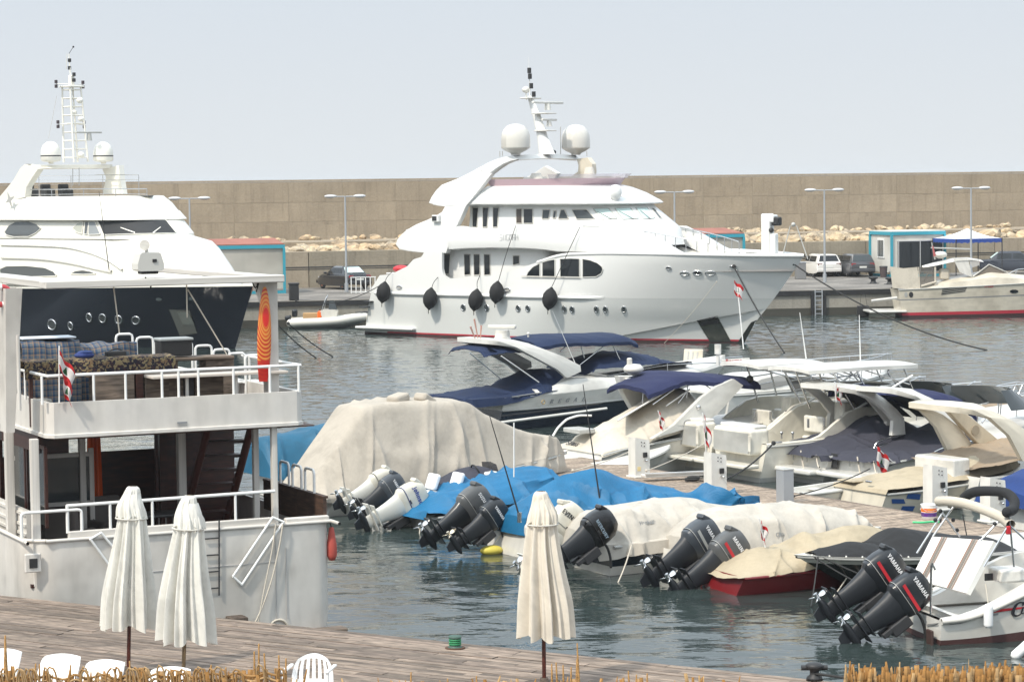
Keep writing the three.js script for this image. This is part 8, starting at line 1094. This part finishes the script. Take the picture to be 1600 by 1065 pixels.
{ // beige sports cruiser at the far quay
  const b = boat('express_cruiser', 'beige sports cruiser with red waterline moored at the far quay', 1398, 496, 3), Z = (x, y, z = 0) => LZ(b, x, y, z), BG = gel([.72, .67, .57], .3); hullB(b, { L: 11.5, B: 2.5, fs: 1.55, fb: 2.0, rake: 2.2, bands: [[0, .1, 'bottom_paint', M.boot], [.1, .2, 'red_waterline', M.redL], [.2, .62, 'hull_side', BG], [.62, .66, 'groove', M.grey], [.66, 1, 'hull_side', BG]], dm: BG, camber: .1, sp: 1.1, trk: .25, rv: .99 });
  mesh('swim_platform', [rbox(2.0, .12, 2.3, .05, -.55, .38, 0)], M.white, b); mesh('boarding_arm', [bar(Z(1402, 465, 1), Z(1362, 470, 1), .07)], M.white2, b);
  const W = { all: b.bands, parent: b }; for (let i = 0; i < 4; i++) { const x = 1471, y = 451 + i * 2.6, g = patch(W, [[x + (3 - i) * .6, y], [1513 - i * 1.2, y - 5], [1512 - i * 1.2, y - 3.6], [x + (3 - i) * .6, y + 1.4]], .02, 0, 2); if (g) mesh('vent_slot', [g], M.dark, b); }
  for (const [x, y, rx, ry, m] of [[1585, 455, 7, 3, M.pane], [1424, 460, 3.5, 4.5, M.dark], [1416, 460, 2.5, 4, M.ltgrey]]) { const g = patch(W, oval(x, y, rx, ry, 10), .02, 0, 2); if (g) mesh('porthole', [g], m, b); }
  textOn(b, W, 'Princess'.slice(0, 0) + 'Riva Mar'.slice(0, 0) + 'Dream', 1546, 447, .1, M.inkR, fontSerif, .4);
  // deck moulding
  const dk = Rpts(b, [[1430, 452], [1450, 444], [1480, 436], [1510, 430], [1540, 424], [1580, 428], [1640, 436], [1690, 446]]), rows = []; for (let i = 0; i <= 30; i++) { const x = lerp(1.2, 11, i / 30), t = x / b.L, z = b.P(t, 1).z, y0 = b.sh(t), y1 = Math.max(y0 + .03, lin(dk, x)); rows.push([V(x, y0, z - .02), V(x, lerp(y0, y1, .6), z - .1), V(x, y1, z - .35), V(x, y1 + .04, 0), V(x, y1, -z + .35), V(x, y0, -z + .02)]); } mesh('deck_moulding', [loft(rows, { crease: .5, cap0: true })], BG, b);
  const cv = [[1391, 416, 1.1], [1434, 417, 1.1]].map(([x, y, z]) => Z(x, y, z)); mesh('aft_canvas', [loft([[Z(1391, 416, 1), Z(1395, 450, 1.05)], [Z(1412, 419, 1.0), Z(1412, 451, 1.1)], [Z(1434, 417, 1), Z(1438, 453, 1.1)]], { crease: .3 }), loft([[Z(1391, 416, 1), Z(1395, 450, 1.05)], [Z(1391, 416, -1), Z(1395, 450, -1.05)]]), loft([[Z(1391, 416, 1), Z(1391, 416, -1)], [Z(1412, 419, 1), Z(1412, 419, -1)], [Z(1434, 417, 1), Z(1434, 417, -1)]])], M.tarpCream, b);
  mesh('side_curtain', [loft([[Z(1438, 452, 1.05), Z(1436, 417, 1)], [Z(1462, 446, 1.05), Z(1462, 417, 1)]])], std([.34, .31, .27], .2, { transmission: .75, thickness: 0 }), b); mesh('curtain_frame', [bar(Z(1436, 417, 1.02), Z(1438, 452, 1.07), .03), bar(Z(1462, 417, 1.02), Z(1462, 446, 1.07), .05), bar(Z(1440, 447, 1.08), Z(1464, 440, 1.08), .06)], M.tarpCream, b);
  mesh('hard_top', [loft([[1441, 415, .2], [1460, 410, .85], [1490, 403, 1.05], [1512, 402, 1.05], [1531, 405, 1.0]].map(([x, y, w]) => { const p = Z(x, y, 0); return Array.from({ length: 9 }, (_, j) => V(p.x, p.y - .12 * Math.pow(j / 4 - 1, 2), (1 - j / 4) * w)); }), { crease: 1 }), loft([[Z(1490, 404, 1), Z(1513, 403, 1)], [Z(1500, 425, 1.05), Z(1520, 433, 1.05)]])], M.white2, b); mesh('side_screen', [loft([[Z(1513, 404, 1), Z(1531, 406, 1)], [Z(1520, 418, 1.03), Z(1531, 414, 1.03)]])], std([.6, .58, .55], .15, { transmission: .4, thickness: 0 }), b);
  mesh('windscreen', [loft([[Z(1521, 432, 1.0), Z(1521, 432, -1.0)], [Z(1545, 413, .9), Z(1545, 413, -.9)]]), loft([[Z(1521, 432, 1.0), Z(1546, 413, .9)], [Z(1576, 426, .8), Z(1560, 418, .6)]])], std([.20, .165, .13], .1), b); mesh('windscreen_frame', [bar(Z(1521, 432, 1.02), Z(1546, 413, .92), .03), bar(Z(1546, 413, .92), Z(1576, 426, .82), .03)], M.white2, b);
  mesh('seat', [rbox(.5, .6, .5, .1, Z(1476, 428, .4).x, Z(1476, 428, .4).y, .4)], M.tarpCream, b); { const p = Z(1470, 398, 0); mesh('radar_dome', [lathe([[0, .3], [.25, .26], [.36, .14], [.34, .02], [.1, -.1]], p.x, p.y - .1, 0)], M.white2, b); mesh('mast', [bar(Z(1462, 405, 0), Z(1456, 378, 0), .06, 6, .03), bar(Z(1455, 387, 0), Z(1516, 389, 0), .04)], M.ltgrey, b); mesh('rolled_flag', [bar(Z(1461, 400, .2), Z(1458, 384, .2), .07, 6, .03)], std([.4, .1, .1], .8), b); }
  const pts = [[1560, 440], [1590, 421], [1640, 420], [1690, 425]].map(([x, y]) => Z(x, y, .8)); rail(b, pts, .025, M.steel, 'bow_rail', pts.slice(1).map(p => [p, V(p.x - .2, p.y - .5, p.z)])); rail(b, [[1444, 440], [1450, 428], [1460, 427]].map(([x, y]) => Z(x, y, .9)), .03, M.white, 'hand_rail');
}
// ================================================================= long mooring ropes
{
  const rp = (lab, a, b, sag, r, m) => { const t = thing('mooring_rope', lab, 'rope', a); mesh('line', [rope(V(0, 0, 0), b.clone().sub(a), sag, r, 24)], m, t); mesh('knot', [sph(r * 2.6, 0, 0, 0)], m, t); };
  rp('long dark mooring rope from the superyacht stem across to the right', Y.localToWorld(LZ(Y, 1240, 412, .1)), WP(1543, 547, 0), .5, .035, M.ropeD);
  rp('dark mooring rope dropping steeply from the superyacht bow fairlead', Y.localToWorld(LZ(Y, 1147, 416, 1.7)), WP(1226, 551, 0), .15, .035, M.ropeD);
  rp('thin pale line from superyacht bow down to the water', Y.localToWorld(LZ(Y, 1120, 440, 2.1)), WP(1038, 536, 0), .1, .012, M.ropeW);
  rp('dark mooring line left of the tender, upper one of two', WP(450, 505, 1.6), WP(520, 557, 0), .1, .028, M.ropeD); rp('dark mooring line left of the tender, lower one of two', WP(432, 505, 1.6), WP(494, 559, 0), .1, .028, M.ropeD);
  rp('dark rope from the quay post to the superyacht stern', WP(462, 470, 1.9), Y.localToWorld(LZ(Y, 604, 439, 3.1)), .5, .02, M.ropeD);
  rp('grey rope from the first pedestal to the cream fishing boat', WP(1010, 735, .8), WP(1105, 690, 1.0), .05, .012, M.ropeW); rp('black rope from the fishing boat quarter down to the dock', WP(1209, 692, 1.1), WP(1135, 748, .5), .1, .022, M.ropeD);
  rp('dark rope stretched from the dock to the navy covered cruisers', WP(1240, 775, .55), WP(1360, 732, .9), .06, .014, M.ropeD); rp('pale rope from the sport boat stern along the dock', WP(895, 735, .7), WP(985, 705, .9), .04, .014, M.ropeW);
}
scene.traverse(o => { if (o.isMesh) { o.castShadow = o.receiveShadow = true; } });
renderer.render(scene, camera);
